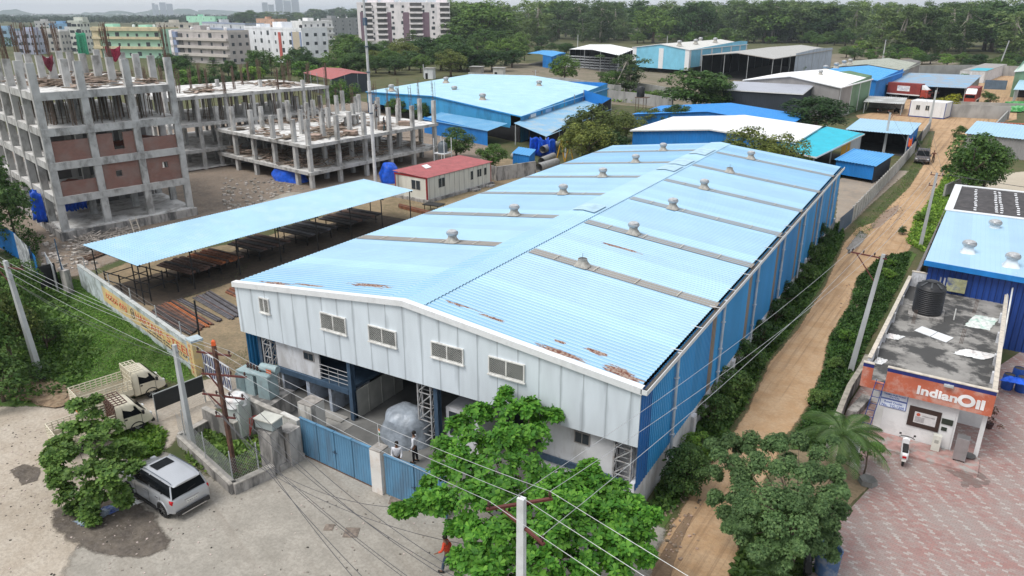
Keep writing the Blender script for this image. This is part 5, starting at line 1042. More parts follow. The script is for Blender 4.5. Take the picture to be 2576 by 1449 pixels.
blueW = wallm('wall_bright_blue', (.015, .20, .58)); blueM = wallm('wall_mixed_blue', (.05, .32, .62), .6); darkW = wallm('wall_charcoal', (.035, .045, .062)); greenW = wallm('wall_green', (.16, .27, .17)); greyW = wallm('wall_grey', (.30, .29, .29)); lgrey = wallm('wall_light_grey', (.42, .48, .56)); inner = pm('inner_dark', (.02, .02, .022), .9); whitem = rmat('roof_white', (.80, .81, .82), (.62, .64, .66), .35)
offw = rmat('roof_offwhite', (.58, .58, .56), (.42, .41, .39), .5); paleb = rmat('roof_pale_cyan', (.37, .59, .72), (.44, .63, .73), .6); midb = rmat('roof_mid_blue', (.06, .33, .68), (.10, .38, .66), .4); strongb = rmat('roof_strong_blue', (.02, .25, .66)); teal = pm('roof_teal', (.015, .42, .55), .5, 0, .08, .6, dirt=(.04, .16, .22), dscale=.9, damt=.7, dlo=.62, dhi=.66); greyr = rmat('roof_grey', (.42, .44, .50)); skyw = wallm('wall_sky', (.22, .56, .74), .15); olive = rmat('roof_olive', (.36, .38, .33), (.22, .25, .20), .8); longr = rmat('roof_grey_blue', (.30, .38, .46), (.16, .42, .68), .9)
G = lambda x, y: at(x, y)
# A: broad pale blue warehouse behind the low frame
A_ = (-64, 110); tA = shed('broad low warehouse with very pale blue roof and bright blue walls, centre background', A_, (-71.3, 162.5), (-114, 128), 4.5, 1.2, paleb, {'AB': blueM, 'AB[0.03-0.1]': blueW, 'AD[0.05-1]': (blueM, 2.2), 'BC': blueW, 'DC': blueW}, fascia=wallm('fascia_blue', (.02, .26, .60)), along='AB')
m = MB(); v = Vector((-64, 110, 0)); dd = (Vector((-71.3, 162.5, 0)) - v).normalized(); nn = Vector((dd.y, -dd.x, 0))
for f, w_, mt in ((4.5, 2.6, white), (12, 3, wallm('wall_patch_lav', (.30, .47, .72))), (20, 4, wallm('wall_patch_cyan', (.04, .38, .66))), (34, 3.5, wallm('wall_patch_lav', (.3, .4, .7))), (41, 2.5, wallm('wall_patch_cyan', (.1, .4, .6)))):
    m = MB(); m.ob(v + dd * f + nn * .05 + Vector((0, 0, 1.6)), dd * w_, nn * .03, (0, 0, 2.75)); m.build('wall_sheet', mt, tA)
for k, (x, y) in enumerate(((1214, 250), (1143, 230), (1122, 206), (1356, 215), (985, 226))):
    p = at(x, y, 5.3); turbine('roof_vent', ['pale roof vent nearest the front edge of the broad pale roof', 'roof vent in the middle of the broad pale roof', 'roof vent near the back left of the broad pale roof', 'roof vent at the far right of the broad pale roof', 'roof vent behind the tall mast on the broad pale roof'][k], p.x, p.y, 5.05, 1.15, True, 0, 'roof vents on the broad pale blue roof', pm('skirt_tan', (.42, .36, .30), .8))
shed('lean-to with faded blue roof along the right wall of the broad warehouse', (-55.3, 103.0), (-60.5, 140), (-63.5, 107.5), 2.75, .9, rmat('roof_faded_blue', (.22, .42, .60), (.40, .45, .46), .8), {'BC': blueW, 'AB': (inner, 0)}, 'lean_to', 'lean-to', 'AB', mono=True, posts=6)
shed('lean-to with blue roof in front of the broad warehouse, left of the dark doorway', (-67.2, 104.5), (-66.5, 109.0), (-85, 110.5), 2.5, .7, rmat('roof_faded_blue2', (.14, .38, .62), (.25, .45, .62), .6), {'AD': (blueW, 0)}, 'lean_to', 'lean-to', 'AD', mono=True, posts=0)
m = MB(); m.ob(v - nn * .2 + Vector((0, 0, 0)), Vector((-9, 3.6, 0)) , Vector((.1, .3, 0)), (0, 0, 2.6)); m.top('warehouse_doorway', inner, 'dark wide doorway of the broad warehouse between the two lean-tos', 'doorway')
p = at(1340, 388); q = at(1396, 392)
curtain('tarpaulin', 'large blue tarpaulin curtain closing the faded lean-to beside the pipes', [at(1334, 392), at(1395, 398)], 3.0, .1, 7, 30, bulge=.3)
# pipes
for k, (x0, y0, x1, y1, r) in enumerate(((1362, 415, 1392, 402, .55), (1355, 432, 1400, 418, .6), (1340, 412, 1290, 398, .42), (1365, 400, 1405, 385, .55))):
    a, c = at(x0, y0), at(x1, y1); zz = r if k != 3 else r * 2.6; m = MB(); m.tube([(a.x, a.y, zz), (c.x, c.y, zz)], r, 16, cap=False); m.tube([(c.x, c.y, zz), (a.x, a.y, zz)], r * .88, 16, cap=False)
    pt = thing('duct_pipe', ['large grey spiral duct lying in front of the blue curtain', 'lowest black mouthed duct pipe beside the blue lean-to', 'long silver wrapped duct left of the pile', 'topmost duct of the pipe pile'][k], 'pipe', tuple(a), 0, 'duct pipes by the blue curtain'); m.build('pipe_wall', pm('duct_grey', (.34, .34, .33), .5, .2, .2, 3), pt, True)
m = MB(); a, c = at(1410, 405), at(1432, 408)
for p in (a, c): m.bar(p + Vector((-.7, 0, 0)), p + Vector((0, 0, 3)), .15); m.bar(p + Vector((.7, 0, 0)), p + Vector((0, 0, 3)), .15)
m.bar(a + Vector((0, 0, 3)), c + Vector((0, 0, 3)), .2); m.top('gantry', pm('gantry_yellow', (.50, .28, .03), .6), 'yellow steel gantry frame standing by the lean-to', 'gantry')
shed('tiny shed with blue sheet roof beside the cream cabin yard wall', at(1330, 425), at(1290, 418), at(1345, 412), 1.9, .2, midb, {'AB': blueW, 'AD': blueW}, 'small_shed', 'shed', mono=True, over=.2)
wallrun('block_wall', 'grey block wall between the cream cabin yard and the pipe store', 'wall', [at(1218, 446), at(1250, 455), at(1345, 440)], 1.9, .2, stc, None, 4)
# C, D
tC = shed('warehouse with bright white roof and deep blue front wall, behind the long blue roof', (-18.9, 107), (-18.5, 124.5), (-42, 106), 4.3, 1.0, whitem, {'AD': blueW, 'AB': wallm('wall_teal', (.02, .25, .30)), 'BC': blueW}, along='AB', fascia=white)
tD = shed('low building with strong blue gable roof just behind the white roof', (-25, 134), (-25, 149), (-53, 134), 2.9, 1.4, strongb, {'AD': blueW, 'AB': blueW}, along='AB')
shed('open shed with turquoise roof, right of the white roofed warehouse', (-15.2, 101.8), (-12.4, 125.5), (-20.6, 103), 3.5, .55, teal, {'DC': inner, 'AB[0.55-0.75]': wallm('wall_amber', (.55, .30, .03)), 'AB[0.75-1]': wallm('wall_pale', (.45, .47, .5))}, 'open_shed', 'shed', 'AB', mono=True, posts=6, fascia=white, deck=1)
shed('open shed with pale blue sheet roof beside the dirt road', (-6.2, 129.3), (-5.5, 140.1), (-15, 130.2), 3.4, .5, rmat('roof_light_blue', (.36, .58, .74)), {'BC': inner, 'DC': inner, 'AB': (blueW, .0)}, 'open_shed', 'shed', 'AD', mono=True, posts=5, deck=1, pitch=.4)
shed('small bright blue shed standing against the precast wall', (-8.3, 105.6), (-7.0, 113), (-13.2, 107.6), 2.35, .45, midb, {'AD': (blueW, .5), 'AB': (darkW, 0), 'BC': blueW, 'DC': blueW}, 'small_shed', 'shed', 'AD', mono=True, over=.3)
o = curtain('red_flag', 'orange cloth hanging at the corner of the pale blue open shed', [(-6.0, 128.8), (-5.5, 128.9)], 3.0, 1.6, 3, 6, pm('orange_cloth', (.8, .13, .03), .8), .05, 'cloth')
# H, I
tH = shed('dark charcoal clad warehouse with grey roof, right of the big round tree', (-28.8, 165), (-27.6, 180), (-45.5, 166.3), 5.2, 1.2, greyr, {'AD': darkW, 'AB': darkW, 'DC': darkW}, along='AD', fascia=white)
tI = shed('white roofed warehouse with green and grey striped side wall', (-22.3, 170), (-19.2, 196), (-44, 178), 6.4, 1.6, whitem, {'AB[0-0.35]': greyW, 'AB[0.35-1]': greenW, 'AD': greyW, 'BC': greenW}, along='AB', fascia=white)
m = MB()
for f in (.02, .35, .62, .98): p = Vector((-22.3, 170, 0)).lerp(Vector((-19.2, 196, 0)), f); m.ob(p + Vector((.03, 0, 0)), (.12, 0, 0), (0, .25, 0), (0, 0, 6.4)); m.cut()
m.build('white_trim', white, tI)
p = at(2167 - 0, 215, 7); turbine('roof_vent', 'small vent on the white roof above the green wall', -29, 186, 7.6, .9)
# J, K
tJ = shed('long warehouse with strong sky blue roof and four vents on its ridge', (-19.2, 208), (-16.0, 243), (-38, 214), 5.2, 1.2, midb, {'AB': blueW, 'AD': blueW}, along='AB', fascia=blueW)
shed('olive grey roofed hall adjoining the sky blue roof, far right background', (-16.2, 245), (-14, 282), (-36, 250), 5.4, 1.3, olive, {'AB': greyW, 'AD': greyW, 'BC': greyW}, along='AB')
for k, (x, y) in enumerate(((2077, 172), (2104, 165), (2124, 158), (2139, 155))): p = at(x, y, 6.8); turbine('roof_vent', 'vent on the ridge of the sky blue warehouse, %s from the near end' % ['first', 'second', 'third', 'fourth'][k], p.x, p.y, 6.1, 1.25, True, 0, 'vents on the sky blue warehouse')
shed('long low open shed with grey blue roof behind the red trucks', (0.1, 220.2), (3.0, 256), (-18.3, 221), 3.3, .8, longr, {'BC': greyW, 'DC': blueW, 'AB': greyW}, 'open_shed', 'shed', 'AD', mono=True, posts=6, deck=1)
# T group
tT2 = shed('tall warehouse clad in sky blue and white panels, in front of the tree belt', (-85.8, 266), (-80.8, 325), (-111, 275.5), 8.6, 1.6, offw, {'AD': (skyw, 1.6), 'AB': (skyw, 2.5), 'BC': skyw, 'DC': skyw}, along='AB', fascia=white)
m = MB(); a = Vector((-85.8, 266, 0)); d1_ = Vector((-111, 275.5, 0)) - a; d2_ = Vector((-80.8, 325, 0)) - a; n1 = Vector((d1_.y, -d1_.x, 0)).normalized(); n2 = Vector((d2_.y, -d2_.x, 0)).normalized()
if n1.y > 0: n1 = -n1
for f0, f1 in ((0, .07), (.44, .52), (.93, 1)): m.ob(a + d1_ * f0 + n1 * .05 + Vector((0, 0, 1.6)), d1_ * (f1 - f0), n1 * .05, (0, 0, 7.1)); m.cut()
for f in (0, .17, .34, .51, .68, .85, .98): m.ob(a + d2_ * f + n2 * .05 + Vector((0, 0, 2.5)), d2_.normalized() * 1.3, n2 * .05, (0, 0, 6.1)); m.cut()
m.build('white_panel', white, tT2)
for k, (x, y) in enumerate(((1709, 112), (1750, 108), (1762, 103), (1799, 104))): p = at(x, y + 2, 9.8); turbine('roof_vent', 'vent on the tall sky blue warehouse roof, %s from the left' % ['first', 'second', 'third', 'fourth'][k], p.x, p.y, 9.7, 1.5, True, 0, 'vents on the tall sky blue warehouse')
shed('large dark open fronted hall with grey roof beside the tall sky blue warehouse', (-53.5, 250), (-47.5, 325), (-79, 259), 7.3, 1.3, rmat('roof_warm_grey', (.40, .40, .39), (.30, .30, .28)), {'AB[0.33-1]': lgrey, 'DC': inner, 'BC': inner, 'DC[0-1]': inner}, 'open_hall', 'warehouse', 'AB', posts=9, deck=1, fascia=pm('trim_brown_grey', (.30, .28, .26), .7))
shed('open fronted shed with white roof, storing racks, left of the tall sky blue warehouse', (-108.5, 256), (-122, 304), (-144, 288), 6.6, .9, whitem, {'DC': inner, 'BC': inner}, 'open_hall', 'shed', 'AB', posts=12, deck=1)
shed('small bright blue shed at the edge of the trees', (-143, 270), (-150, 296), (-163, 286), 4.6, .4, midb, {'AD[0-0.35]': blueW, 'AB': blueW}, 'small_shed', 'shed', 'AB', deck=1)
tW = shed('shed with dusty red roof behind the poled frame building', (-143, 147), (-146.5, 166), (-165, 159), 4.6, .9, rmat('roof_dusty_red', (.50, .16, .15), (.42, .15, .14)), {'AB': darkW, 'BC': darkW}, 'open_shed', 'shed', 'AD', posts=6, deck=1)
m = MB(); p = at(1540, 178)
for k in range(14):
    for zz in (0.4, 1.4, 2.4, 3.4, 4.4): m.bar((p.x - 26 + k * 2.4, p.y + 8 - k * .6, 0), (p.x - 26 + k * 2.4, p.y + 8 - k * .6, 4.6), .16)
for zz in (.4, 1.4, 2.4, 3.4, 4.4): m.bar((p.x - 26, p.y + 8, zz), (p.x + 6, p.y, zz), .16); m.bar((p.x - 27, p.y + 12, zz), (p.x + 5, p.y + 4, zz), .16)
m.top('storage_racking', pm('rack_pale', (.50, .52, .54), .6), 'pale metal racking inside the white roofed open shed', 'racking')
# walls
gw = pm('boundary_grey', (.36, .355, .345), .9, 0, .15, .4, dirt=(.20, .20, .19), dscale=.5, damt=.5, streak=3)
wallrun('boundary_wall', 'long plain grey boundary wall in front of the storage yards', 'wall', [at(1180, 206), at(1290, 216), at(1420, 222), at(1545, 243), at(1560, 243)], 3.0, .3, gw, None, 12)
wallrun('boundary_wall', 'grey panelled wall behind the black tank on its stand', 'wall', [at(1530, 253), at(1610, 262), at(1690, 276)], 2.6, .25, gw, None, 5)
wallrun('boundary_wall', 'grey wall in front of the big round tree, far side of the weeds', 'wall', [at(1560, 226), at(1640, 238), at(1740, 258)], 2.6, .25, gw, None, 8)
wallrun('boundary_wall', 'long grey back wall below the right hand trees', 'wall', [at(2310, 190), at(2440, 188), at(2640, 194)], 3.4, .3, gw, None, 14)
wallrun('boundary_wall', 'grey concrete wall right of the white cabin', 'wall', [at(2383, 294), at(2535, 301)], 2.7, .25, gw, None, 9)
wallrun('boundary_wall', 'grey wall behind the yellow bush', 'wall', [at(2390, 272), at(2576, 279), at(2640, 281)], 1.6, .25, gw)
wallrun('boundary_wall', 'low grey wall edging the yard beside the rusty beams', 'wall', [at(2533, 298), at(2484, 352), at(2478, 370)], 1.8, .25, gw)
wallrun('boundary_wall', 'short grey wall running into the tree by the tall road pole', 'wall', [at(2372, 500), at(2425, 475), at(2440, 462)], 1.7, .2, gw)
# precast wall
pr = pm('precast', (.50, .49, .47), .85, 0, .12, .6, dirt=(.30, .29, .27), dscale=.8, damt=.6, streak=2)
pp = [at(2139.5, 560), at(2254.5, 435), at(2299.5, 382), at(2304, 377)]
tP = thing('precast_wall', 'pale precast panel wall following the dirt road', 'wall', tuple(pp[0]))
for i in range(2):
    a, c = pp[i], pp[i + 1]; n = int((c - a).length / 1.55)
    for k in range(n):
        p, q = a.lerp(c, k / n), a.lerp(c, (k + 1) / n); d = (q - p); nn = Vector((d.y, -d.x, 0)).normalized(); m = MB(); m.ob(p + d * .07, d * .9, nn * .05, (0, 0, 1.75)); m.build('wall_panel', pr, tP); m = MB(); m.ob(p - d * .03 - nn * .04, d * .09, nn * .14, (0, 0, 1.86)); m.build('post', pr, tP)
wallrun('precast_wall', 'short precast wall beyond the dark sheet fence', 'wall', [at(2316, 357), at(2338, 325)], 1.8, .08, pr, None, 1.6)
wallrun('sheet_fence', 'dark sheet fence between two precast walls', 'fence', [at(2301, 380), at(2316, 357)], 2.1, .05, darkW, ribbed=.3)
wallrun('sheet_gate', 'slate blue sheet gate at the end of the precast wall', 'gate', [at(2108, 590), at(2141, 561)], 1.75, .05, pm('slate_blue', (.12, .17, .24), .6, 0, .15, 1), ribbed=.35)
# white portacabin in the yard
o = at(2285, 293); r_ = at(2373, 300.5); s_ = at(2387, 284); wc = thing('site_cabin', 'white prefabricated cabin with blue edges standing in the sandy yard', 'cabin', tuple(o)); d = Vector((r_.x - o.x, r_.y - o.y, 0)); d2_ = Vector((-.35, 1, 0)).normalized() * 6; d2_ = Vector((d.y * -.5, d.x * .5, 0)).normalized() * 4.5
m = MB(); m.ob(o + Vector((0, 0, .25)), d, d2_, (0, 0, 3.0)); m.build('walls', seam_mat('cabin_white', (.74, .76, .78), 1.2, amt=.2, grime=(.4, .45, .5)), wc); m = MB(); m.ob(o + Vector((0, 0, 3.25)) - d * .01, d * 1.02, d2_ * 1.02, (0, 0, .12)); m.build('roof', white, wc)
m = MB(); m.ob(o + Vector((0, 0, .05)), d, d2_, (0, 0, .19)); m.cut()
for p in (o, o + d, o + d + d2_): m.ob(p - d.normalized() * .06 - d2_.normalized() * .04 + Vector((0, 0, .24)), d.normalized() * .12, d2_.normalized() * .1, (0, 0, 3.0)); m.cut()
m.build('corner_trim', pm('navy_trim', (.03, .06, .25), .5), wc)
nf = Vector((d.y, -d.x, 0)).normalized() * .04
for f, w_, z0_, h_, nm in ((.17, .12, 1.5, 1.1, 'window'), (.44, .12, 1.5, 1.1, 'window'), (.74, .14, .3, 2.2, 'door')):
    m = MB(); m.ob(o + d * f + nf * .2 + Vector((0, 0, z0_)), d * w_, nf, (0, 0, h_)); q_ = m.build(nm, pm('cab_frame', (.55, .54, .50), .5) if nm == 'window' else white, wc)
    if nm == 'window': m = MB(); m.ob(o + d * (f + .01) + nf * 1.25 + Vector((0, 0, z0_ + .1)), d * (w_ / 2 - .015), nf * .3, (0, 0, h_ - .2)); m.cut(); m.ob(o + d * (f + w_ / 2 + .005) + nf * 1.25 + Vector((0, 0, z0_ + .1)), d * (w_ / 2 - .015), nf * .3, (0, 0, h_ - .2)); m.build('pane', gl, q_)
shed('flat roofed motorcycle shelter in the sandy yard', at(2172, 284), at(2265, 290), at(2185, 270), 2.4, .2, rmat('roof_patch_grey', (.38, .38, .36), (.6, .62, .62), .9), {'DC': gw}, 'shelter', 'shelter', 'AB', posts=5, mono=True, deck=0)
# right background buildings
shed('green walled hall with pale roof at the right edge of the picture', at(2540, 244), at(2700, 250), at(2562, 215), 6.5, 1, rmat('roof_pale_green', (.50, .60, .55)), {'AB': greenW, 'AD': wallm('wall_mint', (.22, .42, .30))}, along='AD', fascia=white)
shed('open shed with pale cyan roof over green stacks at the right edge', at(2544, 268), at(2700, 275), at(2558, 245), 3.9, .5, paleb, {'DC': inner}, 'open_shed', 'shed', 'AB', mono=True, posts=6)
shed('grey office with pale blue sheet canopy at the right edge', (1.6, 137.5), (14, 134), (3.0, 151), 3.1, .4, rmat('roof_light_blue', (.36, .58, .74)), {'AB': greyW, 'AD': inner}, 'office', 'building', 'AB', mono=True, deck=1, posts=4)
m = MB(); a, c = at(2500, 313, 1.5), at(2640, 318, 1.5); m.bar(a, c, 1.0, .7); m.top('rusty_beam', pm('rust_bright', (.36, .10, .045), .8, 0, .3, 1), 'long rust coloured girder stored by the grey wall', 'steel beam')
m = MB()
for k in range(5):
    p = at(2546 + (k % 3) * 14, 283 - 9 * (k // 3) - k * 1.5); m.cb(p.x, p.y, .3, 3.2, 1.4, .5, .2); m.cb(p.x, p.y, .81, 3.0, 1.2, .4, .25); m.cut()
gs = thing('green_stacks', 'bright green sheeted stacks under the pale cyan roof', 'stacked goods', tuple(at(2550, 280))); m.build('stack', pm('stack_green', (.08, .45, .12), .6, 0, .5, 1.5, dirt=(.5, .6, .5), damt=.6, dscale=1.5), gs)
wb = thing('long_building', 'long narrow white building with turquoise roof patch beyond the low shed', 'building', tuple(at(2480, 208))); a = at(2473, 209); c = at(2528, 187); d = c - a; nn = Vector((-d.y, d.x, 0)).normalized() * 7; m = MB(); m.ob(a, d, nn, (0, 0, 3.4)); m.build('walls', plw, wb); m = MB(); m.ob(a + Vector((0, 0, 3.4)), d, nn, (0, 0, .15)); m.build('roof', rmat('roof_rubble', (.34, .32, .30), (.2, .2, .19), .8), wb); m = MB(); m.ob(a + d * .06 + Vector((0, 0, 3.56)), d * .3, nn * .7, (0, 0, .04)); m.build('roof_patch', teal, wb)
wallrun('sheet_fence', 'slate blue sheet fence beside the long white building', 'fence', [at(2474, 224), at(2530, 226)], 2.6, .05, pm('slate_blue', (.12, .17, .24), .6), ribbed=.5)
for k, (x, y, w_, h_, c_, lab) in enumerate(((1200, 190, 4, 3, (.30, .28, .26), 'small dark hut behind the broad pale roof'), (1256, 195, 3.5, 3.2, (.55, .55, .52), 'small white hut with grey roof beside the boundary wall'), (1082, 198, 3, 3.4, (.7, .72, .74), 'white block tank on the far edge of the broad roof'))):
    p = at(x, y); t_ = thing('hut', lab, 'hut', tuple(p)); m = MB(); m.cb(p.x, p.y, 0, w_, w_, h_, .3); m.build('walls', wallm('hut%d' % k, c_), t_); m = MB(); m.cb(p.x, p.y, h_, w_ + .6, w_ + .6, .15, .3); m.build('roof', gw, t_)
    m = MB(); m.cb(p.x - .2, p.y - w_ / 2 - .1, 0, .9, .1, 1.9, .3); m.build('door', inner, t_)
# black tank on stand
p = at(1611, 282); bt = thing('water_tank', 'black water tank on a thin rusty stand beside the large tree', 'water tank', (p.x, p.y, 0)); m = MB()
for a_ in (-.9, .9):
    for c_ in (-.9, .9): m.bar((p.x + a_, p.y + c_, 0), (p.x + a_, p.y + c_, 3.2), .1)
m.cb(p.x + .3, p.y, 3.2, 2.8, 2.2, .12); m.build('stand', reb, bt); m = MB(); m.lathe((p.x - .2, p.y, 3.33), [(.85, 0), (.88, .3), (.88, 1.9), (.6, 2.3), (.3, 2.35)], 18); m.build('tank', pm('tank_black', (.02, .021, .024), .45), bt, True)
# ================================================================== RIGHT: blue warehouse, filling station kiosk
tR = thing('warehouse', 'right hand warehouse with pale blue roof, dark tiled roof section and deep blue wall', 'warehouse', (0, 55.4, 0)); X0, X1 = -.15, 16
navyW = roof_mat('wall_navy', (.012, .055, .26), .35, 0, (.006, .02, .10), gamt=.8, gw=.2, rough=.5, var=.3)
rr = roof_mat('roof_right', (.38, .59, .76), .3, 0, (.28, .50, .70), gamt=.5, gw=.1); lnx = lambda y: X0 + (y - 55.4) * .045
b = MB(); b.prism([(X0 - .1, 55.3, 5.0), (X1, 53.2, 5.0), (X1 + 1, 69, 5.6), (lnx(70), 70, 5.5)], (0, 0, .05)); b.build('roof', rr, tR)
b = MB(); b.prism([(lnx(70.1), 70.1, 5.52), (X1, 69.1, 5.6), (X1 + 1, 79.6, 5.7), (lnx(80.4), 80.6, 5.6)], (0, 0, .05)); b.build('dark_roof', pm('dark_tile', (.05, .046, .048), .7, 0, .3, 1.5, dirt=(.11, .10, .10), dscale=2, damt=.6), tR)
b = MB(); L_ = lambda p, q, w_: b.ob(p, Vector(q) - Vector(p), w_, (0, 0, .07)); L_((lnx(69.7) - .1, 69.7, 5.56), (X1, 68.7, 5.64), (0, .45, 0)); b.cut(); L_((lnx(80.4) - .1, 80.3, 5.64), (X1, 79.3, 5.74), (0, .45, 0)); b.cut(); L_((lnx(69.7) - .15, 69.9, 5.56), (lnx(80.4) - .15, 80.6, 5.68), (.6, 0, 0)); b.build('roof_trim', white, tR)
b = MB(); rg = random.Random(4)
for x in (2.55, 4.05, 4.4, 5.6, 7.7, 9.5):
    for k in range(12): y = 70.9 + k * .74 + rg.uniform(-.05, .05); b.cb(x + rg.uniform(-.04, .04), y, 5.60 + (y - 70) * .008, .2, .26, .03, rg.uniform(-.2, .2)).cut()
b.build('bright_squares', pm('bright_glass', (.85, .87, .9), .3), tR)
b = MB(); b.bar((6.9, 71.4, 5.66), (9, 71.2, 5.68), .25, .06); b.build('roof_patch', midb, tR)
b = MB(); b.prism([(X0 - .12, 55.25, 4.82), (X1, 53.15, 4.82), (X1, 53.2, 4.82), (X0 - .12, 55.33, 4.82)], (0, 0, .35)); b.build('fascia', pm('fascia_strong_blue', (.015, .20, .56), .5), tR)
b = MB(); p0, p1 = Vector((X0 + .2, 55.75, 0)), Vector((X1, 53.6, 0)); b.ribs(p0, p1, p1 + Vector((0, 0, 4.8)), p0 + Vector((0, 0, 4.8)), .35, .05); b.build('front_wall', navyW, tR)
b = MB(); b.ob(hy(1932 + 1810 / 4, 362.25 + 1340 / 4, 55.3), (1.15, -.12, 0), (0, -.02, 0), (0, 0, -.95)); b.build('faded_light_sheet', pm('faded_yellow_sheet', (.38, .38, .22), .6, 0, .4, 2, dirt=(.06, .09, .25), dscale=1.4, damt=.9), tR)
b = MB(); b.ribs((X0 + .1, 55.8, 0), (lnx(80) + .1, 80, 0), (lnx(80) + .1, 80, 5.45), (X0 + .1, 55.8, 4.9), .4, .05); b.build('side_wall', pm('dirty_sheet', (.30, .30, .31), .6, 0, .2, 1, dirt=(.12, .06, .04), dscale=.9, damt=.7, streak=3), tR)
b = MB(); b.ribs((-1.1, 46.5, 2.3), (.6, 88, 2.3), (.2, 88, 0), (-2.0, 46.5, 0), .4, .05); b.top('sheet_fence', pm('dirty_sheet2', (.36, .35, .36), .6, 0, .2, 1, dirt=(.14, .07, .05), dscale=1.2, damt=.8), 'leaning dirty sheet fence beside the right hand warehouse', 'fence')
for k, (x, y) in enumerate(((3.87, 66.17), (2.23, 58.8), (4.75, 57.0))): turbine('roof_vent', ['shiny vent on the right warehouse nearest the dark tiled roof', 'shiny vent on the right warehouse above the tank', 'shiny vent closest to the right warehouse front edge'][k], x, y, 5.12, .78, True, 0, 'vents on the right hand warehouse', pm('skirt_pale', (.62, .68, .72), .4))
# kiosk
kd = Vector((1, -.045, 0)).normalized(); kn = Vector((.055, 1, 0)).normalized(); K0 = Vector((-1.95, 39.0, 0)); ki = thing('kiosk', 'white filling station kiosk with orange painted name band and weathered flat roof', 'building', tuple(K0))
KP = lambda u, v, z: K0 + kd * u + kn * v + Vector((0, 0, z))
kw = pm('kiosk_white', (.74, .74, .74), .8, 0, .06, 1, dirt=(.5, .5, .5), dscale=1.3, damt=.4)
b = MB(); b.ob(KP(.95, .25, 0), kd * 3.55, kn * 3.5, (0, 0, 2.9)); b.build('front_wall', kw, ki); b = MB(); b.ob(KP(.35, 3.76, 0), kd * 5.4, kn * 13.2, (0, 0, 2.9)); b.build('rear_block', kw, ki)
deckm = pm('weathered_deck', (.27, .26, .245), .9, 0, .25, .9, dirt=(.05, .05, .05), dscale=.6, damt=.93, dlo=.44, dhi=.53, bump=.2)
b = MB(); b.ob(KP(0.02, .1, 2.9), kd * 5.86, kn * 16.9, (0, 0, .14)); b.build('roof_deck', deckm, ki)
par = pm('parapet_white', (.60, .61, .64), .85, 0, .1, 1, dirt=(.14, .14, .14), dscale=1.5, damt=.7, streak=2); cop = pm('coping_cream', (.60, .54, .46), .85, 0, .1, 1, dirt=(.3, .28, .25), dscale=3, damt=.5)
for (u, v, du, dv, h_) in ((0.0, 1.4, .16, 15.6, .62), (5.74, .1, .16, 16.9, .62), (.17, 16.85, 5.56, .16, 1.05)):
    b = MB(); b.ob(KP(u, v, 3.04), kd * du, kn * dv, (0, 0, h_)); b.build('parapet', par, ki); b = MB(); b.ob(KP(u - .03, v - .03, 3.04 + h_), kd * (du + .06), kn * (dv + .06), (0, 0, .05)); b.build('coping', cop, ki)
b = MB()
for v in (3, 5.5, 9, 12.5): b.ob(KP(.16, v, 3.04), kd * .12, kn * .3, (0, 0, .6)); b.cut(); b.ob(KP(5.62, v, 3.04), kd * .12, kn * .3, (0, 0, .6)); b.cut()
for u in (1.9, 3.8): b.ob(KP(u, 16.72, 3.04), kd * .35, kn * .12, (0, 0, 1.03)); b.cut()
b.build('parapet_post', par, ki)
orng = pm('band_orange', (.50, .135, .075), .75, 0, .15, 1.2, dirt=(.60, .42, .36), dscale=1.3, damt=.8, dlo=.47, dhi=.66); navy = pm('band_navy', (.02, .03, .16), .6)
b = MB(); b.ob(KP(1.15, -.12, 2.65), kd * 4.75, kn * .12, (0, 0, 1.15)); b.cut(); b.ob(KP(0, -.12, 2.65), kd * 1.15, kn * .12, (0, 0, .42)); b.cut(); b.ob(KP(0, -.12, 3.07), kd * .5, kn * .12, (0, 0, .72)); b.build('name_band', orng, ki)
b = MB(); b.ob(KP(1.15, -.125, 3.80), kd * 4.75, kn * .2, (0, 0, .2)); b.cut(); b.ob(KP(0, -.125, 3.79), kd * .5, kn * .2, (0, 0, .2)); b.build('navy_stripe', navy, ki)
b = MB(); b.ob(KP(1.13, -.14, 4.0), kd * 4.8, kn * .22, (0, 0, .04)); b.cut(); b.ob(KP(-.02, -.14, 3.99), kd * .54, kn * .22, (0, 0, .04)); b.build('coping', cop, ki)
lw_ = pm('letter_white', (.80, .80, .80), .5); text('Indian', KP(2.62, -.125, 2.98), kd, (0, 0, 1), .62, lw_, ki, 'sign_letters', 1.78, .02, .022); text('il', KP(5.18, -.125, 2.93), kd, (0, 0, 1), .68, lw_, ki, 'sign_letters', .36, .02, .03)
b = MB(); n = 28; v = []
for k in range(n):
    a = 2 * math.pi * k / n
    for (rx, rz) in ((.38, .33), (.2, .155)): v.append(KP(4.77 + rx * math.cos(a), -.15, 3.2 + rz * math.sin(a)))
b.add(v, [(2 * k, 2 * k + 1, (2 * k + 3) % (2 * n), (2 * k + 2) % (2 * n)) for k in range(n)]); b.build('sign_letter_ring', lw_, ki)
bp_ = pm('board_blue_white', (.66, .72, .82), .6); bt_ = pm('board_blue_ink', (.05, .10, .40), .6)
for z0_, h_, tx in ((2.15, .48, None), (1.66, .46, ('Retail Outlet', 'No. TG-1309'))):
    b = MB(); b.ob(KP(1.05, .21, z0_), kd * 1.25, kn * .03, (0, 0, h_)); o = b.build('notice_board', bt_, ki); b = MB(); b.ob(KP(1.08, .2, z0_ + .03), kd * 1.19, kn * .009, (0, 0, h_ - .06)); b.build('board_face', bp_, o)
